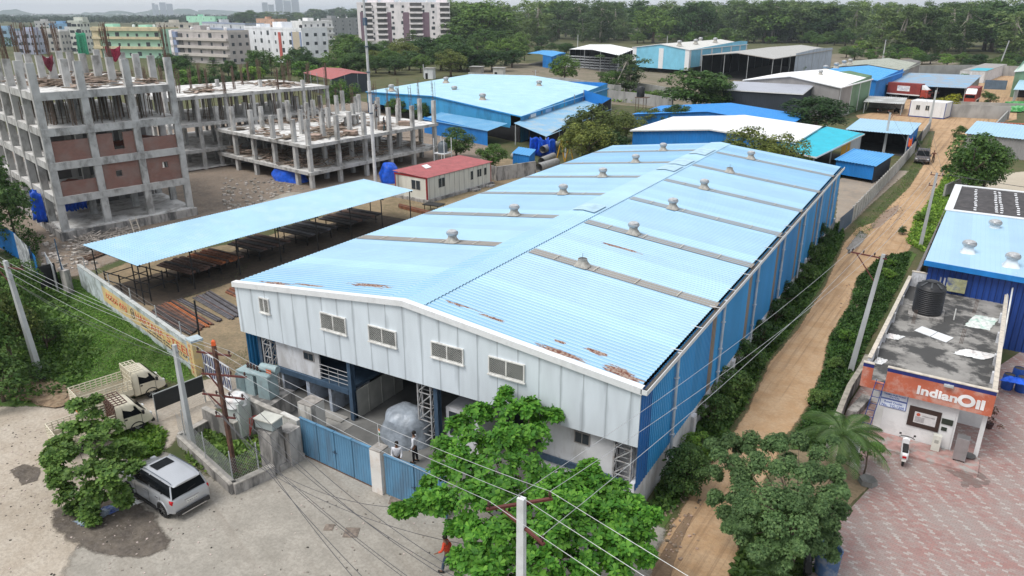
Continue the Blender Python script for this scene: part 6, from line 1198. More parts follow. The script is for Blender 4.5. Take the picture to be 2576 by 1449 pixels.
for tx, z_, s_, f_ in (('NAME OF THE RETAIL OUTLET', 2.5, .1, 1.1), ('TIRUMALAPURI FILLING', 2.36, .12, 1.0), ('STATION', 2.22, .12, .45), ('Retail Outlet', 1.92, .15, .85), ('No.  TG-1309', 1.71, .19, 1.05)): text(tx, KP(1.13 + (1.1 - f_) / 2, .198, z_), kd, (0, 0, 1), s_, bt_, ki, 'board_lettering', f_, .002, .003)
b = MB(); b.ob(KP(2.45, .2, .95), kd * 1.45, kn * .045, (0, 0, 1.12)); o = b.build('window', pm('win_dark_frame', (.05, .03, .025), .5), ki); b = MB(); b.ob(KP(2.72, .185, 1.2), kd * 1.0, kn * .014, (0, 0, .62)); b.build('notice_sheet', pm('notice_paper', (.62, .60, .60), .7, 0, .08, 6), o)
b = MB(); b.lathe(KP(2.95, .17, 1.66), [(.09, 0), (.09, .1)], 14); 
b2 = MB(); c_ = KP(2.9, .18, 1.68); b2.add([c_ + kd * .09 * math.cos(a) + Vector((0, 0, .09 * math.sin(a))) for a in np.linspace(0, 6.0, 14)], [tuple(range(14))]); b2.build('notice_emblem', redp, o)
text('XTRAREWARDS', KP(3.08, .18, 1.62), kd, (0, 0, 1), .09, pm('ink_grey', (.12, .10, .11), .7), o, 'notice_lettering', .56, .002); b2 = MB()
for k in range(5): b2.ob(KP(2.78, .178, 1.52 - k * .06), kd * .42, kn * .002, (0, 0, .02)); b2.cut()
b2.build('notice_line', pm('ink_grey', (.12, .10, .11), .7), o)
b = MB(); b.ob(KP(3.95, .2, 1.5), kd * .5, kn * .04, (0, 0, .3)); b.cut(); b.ob(KP(4.0, .21, 1.12), kd * .25, kn * .03, (0, 0, .2)); b.build('wall_plate', pm('plate_dark', (.03, .04, .03), .5), ki)
b = MB(); b.ob(KP(4.5, .3, 0), kd * .1, kn * 3.4, (0, 0, 2.9)); b.cut(); b.ob(KP(5.6, .35, 0), kd * .2, kn * .2, (0, 0, 2.9)); b.build('porch_wall', kw, ki)
b = MB(); b.ob(KP(3.7, -.3, 3.75), kd * .42, kn * .2, (0, 0, .1)); b.bar(KP(3.9, -.15, 3.8), KP(3.9, .0, 4.0), .04); b.build('flood_lamp', pm('lamp_grey', (.4, .42, .42), .5), ki)
tl = pm('tile_cream', (.62, .62, .60), .5); b = MB(); b.ob(KP(.93, .23, 0), kd * .35, kn * .02, (0, 0, 2.6)); b.build('tile_strip', tl, ki)
ldr = thing('ladder', 'thin blue steel ladder leaning on the left end of the kiosk', 'ladder', tuple(KP(.7, -.9, 0))); b = MB()
for s_ in (0, .38): b.bar(KP(.45 + s_, -.9, 0), KP(.75 + s_, -.2, 3.25), .04); b.cut()
b.build('rail', pm('ladder_blue', (.02, .05, .20), .5), ldr); b = MB()
for k in range(9): f = (k + .5) / 9; b.bar(KP(.45 + .3 * f, -.9 + .7 * f, 3.25 * f), KP(.83 + .3 * f, -.9 + .7 * f, 3.25 * f), .025); b.cut()
b.build('rung', pm('ladder_blue', (.02, .05, .20), .5), ldr)
# things on the kiosk roof
p = at(2330, 787, 3.1); tk = thing('water_tank', 'large ribbed black water tank on the kiosk roof', 'water tank', (p.x, p.y, 3.04)); b = MB(); b.cb(p.x, p.y, 3.04, 2.0, 2.0, .12); b.build('base_slab', stc, tk)
b = MB(); pf_ = [(.82, 0)]
for k in range(13): z = .06 + k * .125; pf_ += [(.82, z), (.85, z + .03), (.85, z + .07), (.82, z + .10)]
pf_ += [(.80, 1.75), (.62, 1.9), (.34, 2.0), (.34, 2.07), (.30, 2.1)]; b.lathe((p.x, p.y, 3.17), pf_, 28); b.build('tank', pm('tank_black', (.02, .021, .024), .45), tk, True); b = MB()
for k in range(8): a = k * .785; b.bar((p.x + .36 * math.cos(a), p.y + .36 * math.sin(a), 3.17 + 2.03), (p.x + .8 * math.cos(a), p.y + .8 * math.sin(a), 3.17 + 1.82), .1, .06); b.cut()
b.build('lid_rib', pm('tank_black_top', (.06, .065, .07), .4), tk)
pp_ = pm('pvc_white', (.66, .66, .64), .5); b = MB()
b.tube([KP(1.3, 11, 3.1), KP(1.3, 13.6, 3.1), KP(1.3, 13.6, 4.6)], .04, 6); b.cut(); b.tube([KP(5.85, .5, 3.0), KP(5.85, 16.5, 3.75)], .05, 6); b.cut(); b.tube([KP(5.95, 8, 3.3), KP(6.05, 16.9, 4.3), KP(6.05, 16.9, 5.1)], .05, 6); b.cut(); b.tube([KP(3.3, 11.5, 3.06), KP(3.3, 11.5, 3.8)], .04, 6)
pv = thing('water_pipes', 'white plastic pipes running over the kiosk roof and right parapet', 'pipes', tuple(KP(5.8, 8, 3.1))); b.build('pipe', pp_, pv)
def rag(label, x, y, z, sx, sy, seed, mat, h=.22, name='crumpled_sheet'):
    rg = random.Random(seed); n = 13; p = at(x, y, z); v = []
    for i in range(n):
        for j in range(n):
            a, c = (i / (n - 1) - .5), (j / (n - 1) - .5); v.append((p.x + a * sx + c * .4 * sx + rg.uniform(-.05, .05), p.y + c * sy + rg.uniform(-.05, .05), z + .02 + h * (.5 + .5 * math.sin(i * 1.9 + seed) * math.cos(j * 1.3 + seed)) * rg.uniform(.4, 1) * (1 - 2.2 * max(abs(a), abs(c)) + .25)))
    b = MB(); b.add([(q[0], q[1], max(q[2], z + .015)) for q in v], [(i * n + j, (i + 1) * n + j, (i + 1) * n + j + 1, i * n + j + 1) for i in range(n - 1) for j in range(n - 1)])
    o = b.top(name, mat, label, 'plastic sheet', smooth=False); s_ = o.modifiers.new('th', 'SOLIDIFY'); s_.thickness = .012; return o
wpl = pm('white_plastic', (.72, .73, .73), .4, 0, .2, 4, dirt=(.5, .3, .25), dscale=2, damt=.3); wpg = pm('white_plastic_green', (.70, .73, .70), .4, 0, .2, 4, dirt=(.25, .55, .42), dscale=1.5, damt=.6)
rag('crumpled white sheet with green marks at the back right of the kiosk roof', 2470, 812, 3.05, 1.3, 2.4, 3, wpg); rag('long twisted white banner across the right of the kiosk roof', 2452, 892, 3.05, 1.6, 1.1, 8, wpl); rag('white and red plastic sheet by the left parapet', 2246, 848, 3.05, .9, .8, 5, wpl); rag('small red and white plastic scrap behind the name band', 2213, 910, 3.05, .5, .9, 6, wpl)
p, q = at(2300, 832, 3.06), at(2380, 862, 3.06); d = (q - p); b = MB(); 
for k, (f0, f1) in enumerate(((0, .5), (.52, 1))): b.ob(p + d * f0, d * (f1 - f0), Vector((.35, .95, 0)), (0, 0, .03)); b.cut()
bd = thing('white_boards', 'two white boards lying flat on the kiosk roof', 'boards', tuple(p)); b.build('board', white, bd)
b = MB()
for (u, v) in ((1.2, 9.5), (3.9, 7.8), (4.2, 13.5)):
    for k in range(6): b.tube([KP(u + .07 * (k % 3), v + .08 * (k // 3), 3.04), KP(u + .07 * (k % 3) + .03, v + .08 * (k // 3), 3.95)], .012, 4)
    b.cut()
rbt = thing('starter_bars', 'rusty bar clusters sticking out of the kiosk roof', 'reinforcing bars', tuple(KP(3, 9, 3.04))); b.build('bar_cluster', reb, rbt)
# in front of the kiosk
b = MB(); b.ob(KP(.9, -1.45, .02), kd * 5.0, kn * 1.66, (0, 0, .13)); b.top('kiosk_step', pm('check_tiles', (.36, .22, .20), .8, 0, .3, 2.5, dirt=(.34, .34, .32), dscale=2.2, damt=.9), 'low tiled platform in front of the kiosk', 'platform')
p = KP(3.75, -.32, .16); ac = thing('cabinet', 'small cream cabinet standing against the kiosk wall', 'cabinet', tuple(p)); b = MB(); b.ob(p, kd * .38, kn * .3, (0, 0, .85)); b.build('body', pm('cab_cream', (.62, .62, .56), .5), ac); b = MB(); b.ob(p + kd * .1 - kn * .012 + Vector((0, 0, .45)), kd * .18, kn * .01, (0, 0, .18)); b.build('panel', pm('cab_panel', (.35, .35, .32), .5), ac)
p = KP(4.75, -.75, .16); sc = thing('steel_cabinet', 'tall stainless steel water cooler beside the kiosk porch', 'water cooler', tuple(p)); b = MB(); b.ob(p + Vector((0, 0, .08)), kd * .55, kn * .5, (0, 0, 1.2)); b.build('body', pm('stainless', (.42, .42, .43), .35, .7, .1, 3), sc, bevel=.01); b = MB()
for a_ in (.04, .47):
    for c_ in (.04, .42): b.ob(p + kd * a_ + kn * c_, kd * .04, kn * .04, (0, 0, .08)); b.cut()
b.build('leg', blk, sc)
p = at(2437, 1150, .15); b = MB(); b.lathe(p, [(.12, 0), (.27, .05), (.3, .12), (.27, .12), (.1, .03)], 18); b.top('basin', pm('basin_dark', (.12, .12, .12), .6), 'shallow dark basin on the ground by the steel cooler', 'basin', smooth=True)
for k, (x, y) in enumerate(((2531, 978), (2566, 985), (2556, 962))):
    p = at(x, y); d_ = thing('barrel', ['blue plastic barrel with open dark top beside the kiosk', 'blue barrel half covered by blue sheet at the right edge', 'blue barrel behind the other two at the right edge'][k], 'barrel', tuple(p), 0, 'blue barrels beside the kiosk'); b = MB(); b.lathe(p, [(.28, 0), (.31, .1), (.33, .45), (.31, .85), (.28, .98)], 20, cap=False); b.lathe(p, [(.28, 0), (0, .001)], 20, cap=False); b.build('shell', pm('barrel_blue', (.015, .07, .32), .4), d_, True); b = MB(); b.lathe(p + Vector((0, 0, .94)), [(.285, 0), (.0, .01)], 20, cap=False); b.build('lid', pm('barrel_dark', (.06, .055, .05), .7), d_)
rag('bright blue crumpled sheet over the barrels', 2556, 958, 1.0, 1.2, .9, 11, tarpb)
p = at(2076, 1440); dr = thing('barrel', 'big worn blue open drum under the feathery tree', 'barrel', tuple(p)); b = MB(); b.lathe(p, [(.38, 0), (.44, .05), (.5, 1.15), (.52, 1.18), (.47, 1.17), (.42, .15), (0, .12)], 24, cap=False); b.build('shell', pm('drum_worn', (.07, .15, .30), .6, 0, .2, 3, dirt=(.30, .34, .36), dscale=2.5, damt=.7), dr, True)
pt = thing('potted_plant', 'brown leaved potted plant standing at the porch corner of the kiosk', 'plant', tuple(at(2487, 1078))); b = MB(); b.lathe(at(2487, 1078), [(.13, 0), (.2, .35), (.18, .35), (0, .3)], 14); b.build('pot', pm('pot_dark', (.06, .03, .03), .7), pt)
rg_ = np.random.default_rng(3); cl = [(rg_.normal() * .2, rg_.normal() * .2, .5 + k * .09, .15) for k in range(9)]; P, N = crown_pts(rg_, cl, 30); link('foliage', leaf_mesh('foliage', P, N, rg_.uniform(.08, .16, len(P)), 'leaf', pm('leaf_brown', (.14, .07, .045), .7, 0, .4, 2, island=.4), rg_), pt)
wallrun('boundary_wall', 'old stained low wall between the kiosk and the weedy verge', 'wall', [at(2082, 1130), at(2130, 1010), at(2162, 958), at(2175, 930)], 1.0, .22, stc, pm('wall_cope2', (.36, .33, .28), .9, 0, .3, 3))
b = MB(); b.ob(at(2128, 1046), (.5, -.1, 0), (.5, 2.4, 0), (0, 0, .4)); b.top('rubble_slab', stc, 'broken concrete slabs lying by the low stained wall', 'concrete slab')
p = at(2182, 1216); b = MB(); b.lathe(p + Vector((0, 0, .02)), [(.45, 0), (.4, .25), (.32, .22), (0, .1)], 6); b.top('planter', pm('planter_grey', (.20, .20, .19), .9), 'low grey hexagonal planter base beside the palm', 'planter')
# ================================================================== BACKGROUND TOWN
winm = pm('far_window', (.05, .06, .07), .4); balm = pm('balcony_dark', (.10, .10, .10), .8)
def block(label, xl, xr, yl, yr, h, depth, nf, col, band=None, nw=5, bandw=.9, wcol=None, extras=(), name='apartment_building', topbox=None, base=0, dirt=.35, wm=None):
    a, c = at(xl, yl, h), at(xr, yr, h); a.z = c.z = 0; d = (c - a); L_ = d.length; d.normalize(); n = Vector((-d.y, d.x, 0)); up = Vector((0, 0, 1)); t = thing(name, label, 'building', tuple(a))
    if n.dot(a) < 0: n = -n
    wm = wm or pm('wash ' + label, col, .85, 0, .08, .3, dirt=tuple(q * .55 for q in col), dscale=.4, damt=dirt, streak=4)
    m = MB(); m.ob(a, d * L_, n * depth, (0, 0, h)); m.build('walls', wm, t)
    m = MB(); m.ob(a - n * .1 + up * h, d * L_, n * .3, (0, 0, .9)); m.cut(); m.ob(a + up * h, d * .25, n * depth, (0, 0, .9)); m.cut(); m.ob(c - d * .25 + up * h, d * .25, n * depth, (0, 0, .9)); m.build('parapet', band or wm, t)
    fh = h / nf
    if band:
        for f in range(1, nf): m = MB(); m.ob(a - n * bandw + up * (fh * f - .25), d * L_, n * (bandw - .02), (0, 0, 1.15)); m.build('balcony', band, t)
    for f in range(nf):
        for k in range(nw):
            u = L_ * (k + .5) / nw + (.25 if (k + f) % 2 else -.15); w_ = 1.3 if (k * 3 + f) % 4 else 2.2; m = MB(); m.ob(a + d * (u - w_ / 2) - n * .06 + up * (fh * f + 1.0), d * w_, n * .05, (0, 0, 1.35 if w_ < 2 else 1.9)); m.build('window', winm, t)
        for k in range(3): m = MB(); m.ob(c + n * (depth * (k + .4) / 3) + d * .01 + up * (fh * f + 1.0), d * .05, n * 1.4, (0, 0, 1.3)); m.build('window', winm, t)
    for (u0, u1, f0, f1, cm, off) in extras: m = MB(); m.ob(a + d * (L_ * u0) - n * off + up * (h * f0), d * (L_ * (u1 - u0)), n * (off - .01), (0, 0, h * (f1 - f0))); m.build('facade_panel', cm, t)
    for (u, w_, hh) in (topbox or ((.3, 5, 2.6),)): m = MB(); m.ob(a + d * (L_ * u) + n * depth * .3 + up * h, d * w_, n * 5, (0, 0, hh)); m.build('roof_room', wm, t)
    m = MB()
    for k in range(3): p = a + d * (L_ * (.15 + .3 * k)) + n * depth * .6 + up * (h + .1); m.lathe(p, [(.7, 0), (.7, 1.5), (.3, 1.8)], 10); m.cut()
    m.build('roof_tank', pm('tank_white', (.7, .7, .7), .5) if len(label) % 2 else pm('tank_black', (.02, .02, .02), .5), t); return t
W_ = pm('wash_white', (.86, .81, .82), .85, 0, .06, .3, dirt=(.45, .46, .48), dscale=.3, damt=.4, streak=4); MV = pm('wash_mauve', (.22, .15, .19), .85, 0, .08, .4)
tA_ = block('tall white and mauve apartment block rising above the trees', 897, 1127, 9.5, 9.5, 26, 15, 8, (.7, .7, .72), None, 9, .9, wm=W_, topbox=((.1, 6, 2.2), (.25, 8, 2.8), (.86, 7, 2.6)), extras=[(.03, .1, 0, .81, MV, .1), (.29, .37, 0, .81, MV, .1), (.5, .57, 0, .81, MV, .12), (.71, .79, 0, .81, MV, .12), (.93, .96, 0, .81, MV, .1)])
a = at(897, 9.5, 26); c = at(1127, 9.5, 26); a.z = c.z = 0; d = (c - a); n = Vector((-d.y, d.x, 0)).normalized()
for f in range(1, 8):
    for u0, u1 in ((.08, .17), (.21, .33), (.57, .72), (.9, 1.02)):
        m = MB(); m.ob(a + d * u0 - n * 1.1 + Vector((0, 0, 3.25 * f + .9)), d * (u1 - u0), n * .98, (0, 0, 1.0)); m.build('balcony', W_, tA_)
        m = MB(); m.ob(a + d * (u0 + .01) - n * .15 + Vector((0, 0, 3.25 * f + 1.95)), d * (u1 - u0 - .02), n * .13, (0, 0, 1.9)); m.build('balcony_opening', balm, tA_)
BR = pm('cream_brick', (.48, .42, .33), .8, 0, .3, 6); LV = pm('lavender', (.26, .32, .48), .8); RD = pm('sign_red_w', (.5, .12, .10), .8, 0, .6, 3)
block('white four storey block with cream brick strip and red vertical sign', 614, 758, 71, 76, 14, 12, 4, (.80, .82, .85), None, 8, extras=[(.86, .97, 0, .95, BR, .3), (.62, .66, .1, .92, RD, .3), (.84, .86, 0, .95, LV, .3), (.97, .99, 0, .95, LV, .3)], topbox=((.4, 9, 3), (.1, 4, 2)))
block('white apartment block with wide white balcony walls and hanging washing', 759, 836, 56, 55, 15, 11, 4, (.82, .82, .82), pm('wash_white2', (.84, .84, .84), .8), 5, 1.3)
block('grey bare rendered block between the white blocks and the tower', 834, 905, 48, 47, 15, 12, 4, (.34, .35, .36), None, 4, topbox=((.1, 8, 3),))
mint = pm('wash_mint', (.42, .66, .52), .8, 0, .06, .3); crm_ = pm('wash_cream', (.62, .54, .36), .8, 0, .08, .3, dirt=(.4, .36, .27), dscale=.4, damt=.5)
block('cream and mint green block with balconies and washing, behind the tallest frame', 232, 405, 72, 73, 13.5, 13, 3, (.40, .66, .52), crm_, 7, 1.5, extras=[(0, .09, 0, 1, crm_, .8), (.0, 1, .93, 1.05, crm_, 1.5)], topbox=((.1, 5, 2.2), (.6, 5, 1.8)), wm=mint)
block('taupe block with long balcony walls and striped stair tower', 430, 572, 79, 82, 13, 11, 4, (.46, .43, .42), pm('wash_taupe', (.54, .50, .47), .85, 0, .08, .4), 5, 1.2, extras=[(0, .05, 0, 1.05, W_, 1.2), (.06, .12, 0, 1.0, LV, 1.2), (.13, .2, 0, .95, balm, .4)])
block('beige grey block behind the cream and mint block', 392, 484, 60, 60, 13.5, 12, 4, (.56, .53, .47), pm('wash_beige', (.54, .51, .45), .85), 5, .7)
block('lavender and white block left of the white brick strip block', 508, 616, 58, 62, 14, 12, 4, (.55, .57, .60), pm('wash_lav', (.33, .38, .50), .85), 5, .8)
block('mint green rooftop block in the middle of the town', 468, 540, 42, 43, 16, 14, 4, (.40, .72, .55), None, 4)
block('peach topped low block beside the white apartments', 644, 690, 49, 50, 14.5, 12, 4, (.60, .38, .28), None, 3)
for k, (xl, xr, y, h, c_, lab) in enumerate(((170, 199, 56, 16, (.66, .68, .62), 'narrow white unfinished stair tower behind the tallest frame'), (86, 124, 55, 12, (.50, .50, .50), 'small grey white house among trees, upper left'), (123, 168, 62, 12, (.24, .42, .62), 'light blue house in the upper left'), (38, 82, 82, 11, (.42, .44, .55), 'pale lavender block behind the left columns'), (84, 150, 84, 10, (.52, .50, .47), 'beige white house behind the left frame'), (-20, 30, 76, 10, (.30, .45, .58), 'pale blue roofed house at the left edge'), (150, 172, 78, 10, (.6, .6, .6), 'plain white house beside the narrow tower'))):
    block(lab, xl, xr, y, y, h, 10, max(2, int(h / 3.2)), c_, None, 4, name='house')
gn = pm('green_net', (.02, .22, .12), .9, 0, .4, 2); p = at(206, 150); o = far(203, 82, math.hypot(at(190, 56, 16).x, at(190, 56, 16).y) - 12)
curtain('safety_net', 'tall green safety net hanging by the narrow white tower', [(o.x - 3.5, o.y - 1), (o.x + 3, o.y + 1)], o.z, o.z - 12, 2, 14, gn, .3, 'net')
# ================================================================== trees
def hgt_at(x, y, yt):
    b_ = at(x, y); lo, hi = 0, 60
    for _ in range(30):
        z = (lo + hi) / 2; X, Y, Z = b_.x, b_.y, z - HC; X, Y = X * _ca + Y * _sa, -X * _sa + Y * _ca
        f = Y * _c - Z * _s; u = Y * _s + Z * _c
        if 724.5 - FPX * u / f > yt: lo = z
        else: hi = z
    return z
def tr(kind, x, y, yt, label, w=1.0, seed=0, group=None, name=None):
    p = at(x, y); return tree(kind, p.x, p.y, hgt_at(x, y, yt) / 1.02, label, w, seed, group, name)
random.seed(11)
T = tr
T('round', 1420, 212, 135, 'rounded tree in front of the grey boundary wall', 1.2, 1); T('tall', 1575, 236, 132, 'pale flowering tree left of the tall sky blue warehouse', 1.9, 2); T('round', 1540, 238, 175, 'low dark tree at the foot of the pale flowering tree', 1.2, 3)
T('round', 1745, 285, 172, 'big spreading bright green tree left of the charcoal warehouse', 1.9, 4); T('dark', 1790, 285, 205, 'darker crown at the right of the big spreading tree', 1.5, 1); T('olive', 1500, 390, 258, 'largest olive green tree beside the faded lean-to', 1.45, 1); T('olive', 1478, 418, 300, 'lower olive tree left of the largest one by the faded lean-to', 1.3, 2); T('olive', 1575, 352, 283, 'olive green tree under the black tank stand', 1.7, 2); T('olive', 1630, 325, 268, 'olive tree right of the black tank stand', 1.7, 3); T('dark', 1520, 410, 320, 'lower dark tree touching the far corner of the blue roof', 1.5, 3)
T('dark', 2050, 335, 238, 'dense dark round tree beside the green walled warehouse', 1.95, 2); T('olive', 1875, 462, 312, 'feathery tree poking up behind the blue roof ridge', 1.15, 1); T('olive', 1958, 470, 330, 'right hand feathery tree behind the long blue roof', 1.1, 2); T('round', 1650, 262, 225, 'leafy tree in the strip between the grey walls', 1.5, 2); T('dark', 1700, 330, 262, 'dark tree behind the white roof, left of the blue gable', 1.5, 1)
T('dark', 1148, 398, 318, 'dark round tree right of the low frame building', 1.3, 4); T('round', 1238, 428, 360, 'small bright tree behind the cream cabin', 1.4, 2); T('round', 1002, 300, 245, 'bright bushy tree behind the low frame, left part', 1.3, 5); T('round', 1060, 312, 255, 'bright bushy tree behind the low frame, right part', 1.1, 3); T('round', 865, 285, 198, 'olive bushy tree between the two rear frames', 1.2, 1)
T('round', 2430, 500, 330, 'leafy tree on the right side of the dirt road', 1.05, 1); T('dark', 2470, 490, 345, 'darker tree behind the roadside leafy tree', .8, 2); T('round', 2410, 360, 315, 'small tree beside the green hoarding', 1.0, 4); T('bushb', 2425, 212, 182, 'green bushy tree below the right tree belt', 1.6, 1)
yb = tr('bushb', 2388, 281, 234, 'bright yellow flowering bush above the concrete wall', 1.7, 2); ym = leaf_mesh('crown', *(lambda q: (q[0], q[1], np.random.default_rng(1).uniform(.5, .9, len(q[0]))))(crown_pts(np.random.default_rng(2), ell_clumps(np.random.default_rng(2), 16, 4.5, 4.4, 4.4, 1.3, 2.2, .3), 70)), 'leaf', leafmat('yellow'), np.random.default_rng(1))
for ch in yb.children:
    if ch.name.startswith('crown'): ch.data = ym
T('bush', 2490, 262, 232, 'grey green shrub right of the parked red truck', 1.3, 2); T('bush', 2480, 245, 225, 'scrubby bush by the slate blue fence', 1.3, 3); T('round', 2010, 188, 158, 'small tree between the grey hall and the blue roof', 1.2, 2); T('bush', 1510, 200, 178, 'small round bush in the storage yard', 1.2, 1); T('bushb', 1660, 262, 232, 'light green bush in the strip between grey walls', 1.2, 1); T('bush', 2095, 290, 262, 'shrub below the green wall', 1.2, 3)
T('dark', -10, 640, 370, 'dark tiered tree at the left edge beside the frame building', .8, 3); T('tiered', 40, 600, 425, 'layered dark tree in front of the left frame building', .9, 1); T('bush', 1298, 428, 408, 'small plant by the block wall', 1, 1); T('bush', 2300, 372, 345, 'shrub by the dark sheet fence', 1.2, 2)
# hedge along blue wall
for k, (x, y, yt, w_, kd_, lab) in enumerate(((2062, 632, 560, .9, 'dark', 'tall leafy shrub at the far end of the blue side wall'), (2040, 672, 602, .9, 'bush', 'shrub below the last wall panels'), (2020, 715, 655, 1.1, 'bush', 'large leaved shrub against the blue side wall, far part'), (1975, 765, 705, 1.2, 'bush', 'shrub against the blue side wall, two thirds along'), (1950, 815, 750, 1.2, 'bush', 'shrub against the blue side wall, middle part'), (1915, 870, 800, 1.2, 'bush', 'shrub against the blue side wall just past the middle'), (1870, 930, 850, 1.2, 'bush', 'big shrub against the blue side wall, near middle'), (1830, 1010, 920, 1.2, 'bush', 'shrub at the foot of the second downpipe'), (1790, 1070, 985, 1.1, 'bush', 'shrub beside the first wall opening'), (1720, 1245, 1120, .85, 'dark', 'dark leafy shrub by the near corner of the blue wall'), (1760, 1150, 1080, 1.1, 'bushb', 'bright shrub between near corner and road'))):
    tr(kd_, x, y, yt, lab, w_, k % 3, 'shrubs along the blue side wall', 'bush')
for k, (x, y, yt) in enumerate(((2100, 930, 885), (2130, 860, 812), (2190, 760, 715), (2235, 700, 660), (2060, 1020, 960), (2320, 560, 515), (2270, 590, 560), (2240, 670, 640))): tr('bushb' if k % 2 else 'bush', x, y, yt, 'weedy verge shrub %s' % ['by the bend', 'below the road pole', 'left of the black tank', 'at the branch road', 'near the kiosk ladder', 'by the short grey wall', 'at the foot of the far pole', 'beside the dirty sheet fence'][k], 1.3, k % 3, 'verge shrubs', 'bush').scale *= .72
# left vine covered trees
for k, (x, y, yt, w_, kd_, lab) in enumerate(((35, 930, 690, .7, 'olive', 'vine covered tree around the leaning left pole'), (80, 900, 700, .6, 'round', 'climber draped tree right of the leaning left pole'), (-30, 980, 740, .8, 'round', 'leafy tree cut by the left edge'), (10, 1010, 880, 1.1, 'bush', 'dark undergrowth at the left edge'), (120, 880, 800, 1.2, 'bush', 'weedy bush at the edge of the grass field'), (60, 760, 650, 1.0, 'round', 'small leafy tree below the blue hoarding'), (110, 960, 905, 1.2, 'bush', 'low bush beside the foot of the leaning pole'))): tr(kd_, x, y, yt, lab, w_, k % 3, None)
# groups
rg = random.Random(21)
KN = {'tall': 'airy tall', 'dark': 'dark dense', 'round': 'rounded green', 'olive': 'olive green', 'tiered': 'flat tiered', 'bushb': 'bright bushy', 'bush': 'dull bushy'}
def many(n, kinds, fx, fy, ft, where, grp, w0, w1, cat='tree'):
    for k in range(n):
        x = fx(k); y = fy(x); kd = rg.choice(kinds); wh_ = [s for xx, s in where if x < xx][0]; tree(kd, *at(x, y)[:2], max(4, min(34, hgt_at(x, y, ft(x, y)) / 1.0)), KN[kd] + ' ' + cat + ' ' + wh_, rg.uniform(w0, w1), rg.randrange(4), grp + ' ' + wh_, cat)
many(38, ['tiered', 'tiered', 'round', 'bushb', 'dark'], lambda k: rg.uniform(430, 850), lambda x: rg.uniform(165, 215) + (20 if x < 560 else 0), lambda x, y: y - rg.uniform(38, 62), ((560, 'between the tallest frame and the taupe block'), (700, 'behind the poled frame near the white block'), (900, 'beside the dusty red shed')), 'trees', 1.2, 1.7)
many(44, ['tiered', 'dark', 'dark', 'round', 'olive'], lambda k: 835 + 485 * (k + rg.random()) / 44, lambda x: rg.uniform(138, 195) - (15 if x > 1200 else 0), lambda x, y: y - rg.uniform(42, 76), ((930, 'in the grove left below the white and mauve tower'), (1130, 'in the grove right below the white and mauve tower'), (1400, 'in the grove beside the small blue shed')), 'trees', 1.3, 1.8)
def fy1(x):
    y = rg.choice([rg.uniform(64, 80), rg.uniform(80, 105), rg.uniform(95, 122)]) + max(0, (x - 1900)) * .05
    return min(y, 108) if 1440 < x < 2110 else y
def ft1(x, y): return max(1, (rg.gauss(5, 8) + (8 if 2250 < x < 2330 else 0) + (10 if 1640 < x < 1720 else 0) + (8 if x > 2500 else 0)) if rg.random() < .75 else y - rg.uniform(40, 62))
many(150, ['tall'] * 5 + ['dark', 'round'], lambda k: 1110 + 1540 * ((k * 7) % 150 + rg.random()) / 150, fy1, ft1, ((1300, 'of the far belt right of the white and mauve tower'), (1600, 'of the far belt behind the racks shed'), (1900, 'of the far belt behind the tall sky blue warehouse'), (2110, 'of the far belt behind the dark open hall'), (2400, 'of the far belt above the olive grey roof'), (2900, 'of the far belt at the upper right')), 'trees', 1.3, 1.9)
many(72, ['round', 'bush', 'bushb', 'dark'], lambda k: 1130 + 1500 * (k + rg.random()) / 72, lambda x: (rg.uniform(118, 140) if x < 1440 or x > 2100 else rg.uniform(98, 112)) + max(0, x - 2000) * .09, lambda x, y: y - rg.uniform(20, 36), ((1450, 'at the foot of the far belt by the small blue shed'), (2100, 'at the foot of the far belt behind the tall halls'), (2900, 'at the foot of the far belt behind the long back wall')), 'shrubs', 1.4, 1.9, 'shrub')
many(30, ['tall', 'tall', 'dark'], lambda k: rg.uniform(600, 910), lambda x: rg.uniform(52, 66), lambda x, y: rg.uniform(16, 28) if x > 790 else rg.uniform(26, 38), ((790, 'rising behind the white town block'), (1000, 'rising behind the grey town block')), 'trees', 1.4, 2.0)
# far wood: one mass
def farwood(name, x0, x1, y0, y1, n, hmin, hmax, seed, label):
    rng = np.random.default_rng(seed); Ps, Ns, Ss = [], [], []
    for k in range(n):
        x = rng.uniform(x0, x1); y = y0 + (y1 - y0) * rng.uniform() ** 1.3; p = at(x, y); s = rng.uniform(hmin, hmax); m_ = 46
        d = rng.normal(size=(m_, 3)); d /= np.linalg.norm(d, axis=1, keepdims=True); d[:, 2] = np.abs(d[:, 2]) - .15
        Ps.append(np.array([p.x, p.y, s * .42]) + d * np.array([s * .62, s * .62, s * .58]) * rng.uniform(.75, 1, (m_, 1))); Ns.append(d + rng.normal(size=(m_, 3)) * .4); Ss.append(np.full(m_, s * .26) * rng.uniform(.7, 1.3, m_))
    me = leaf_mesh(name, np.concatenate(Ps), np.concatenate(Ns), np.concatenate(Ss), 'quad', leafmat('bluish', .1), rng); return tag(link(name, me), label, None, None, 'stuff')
farwood('far_wood', -250, 1000, 62, 37, 1500, 8, 16, 5, 'far woodland spread behind the town'); farwood('far_wood', 900, 2900, 60, 36, 900, 14, 24, 6, 'woodland behind the tall tree belt'); farwood('town_trees', -100, 620, 130, 70, 170, 6, 9, 7, 'trees filling the gaps between the town houses')
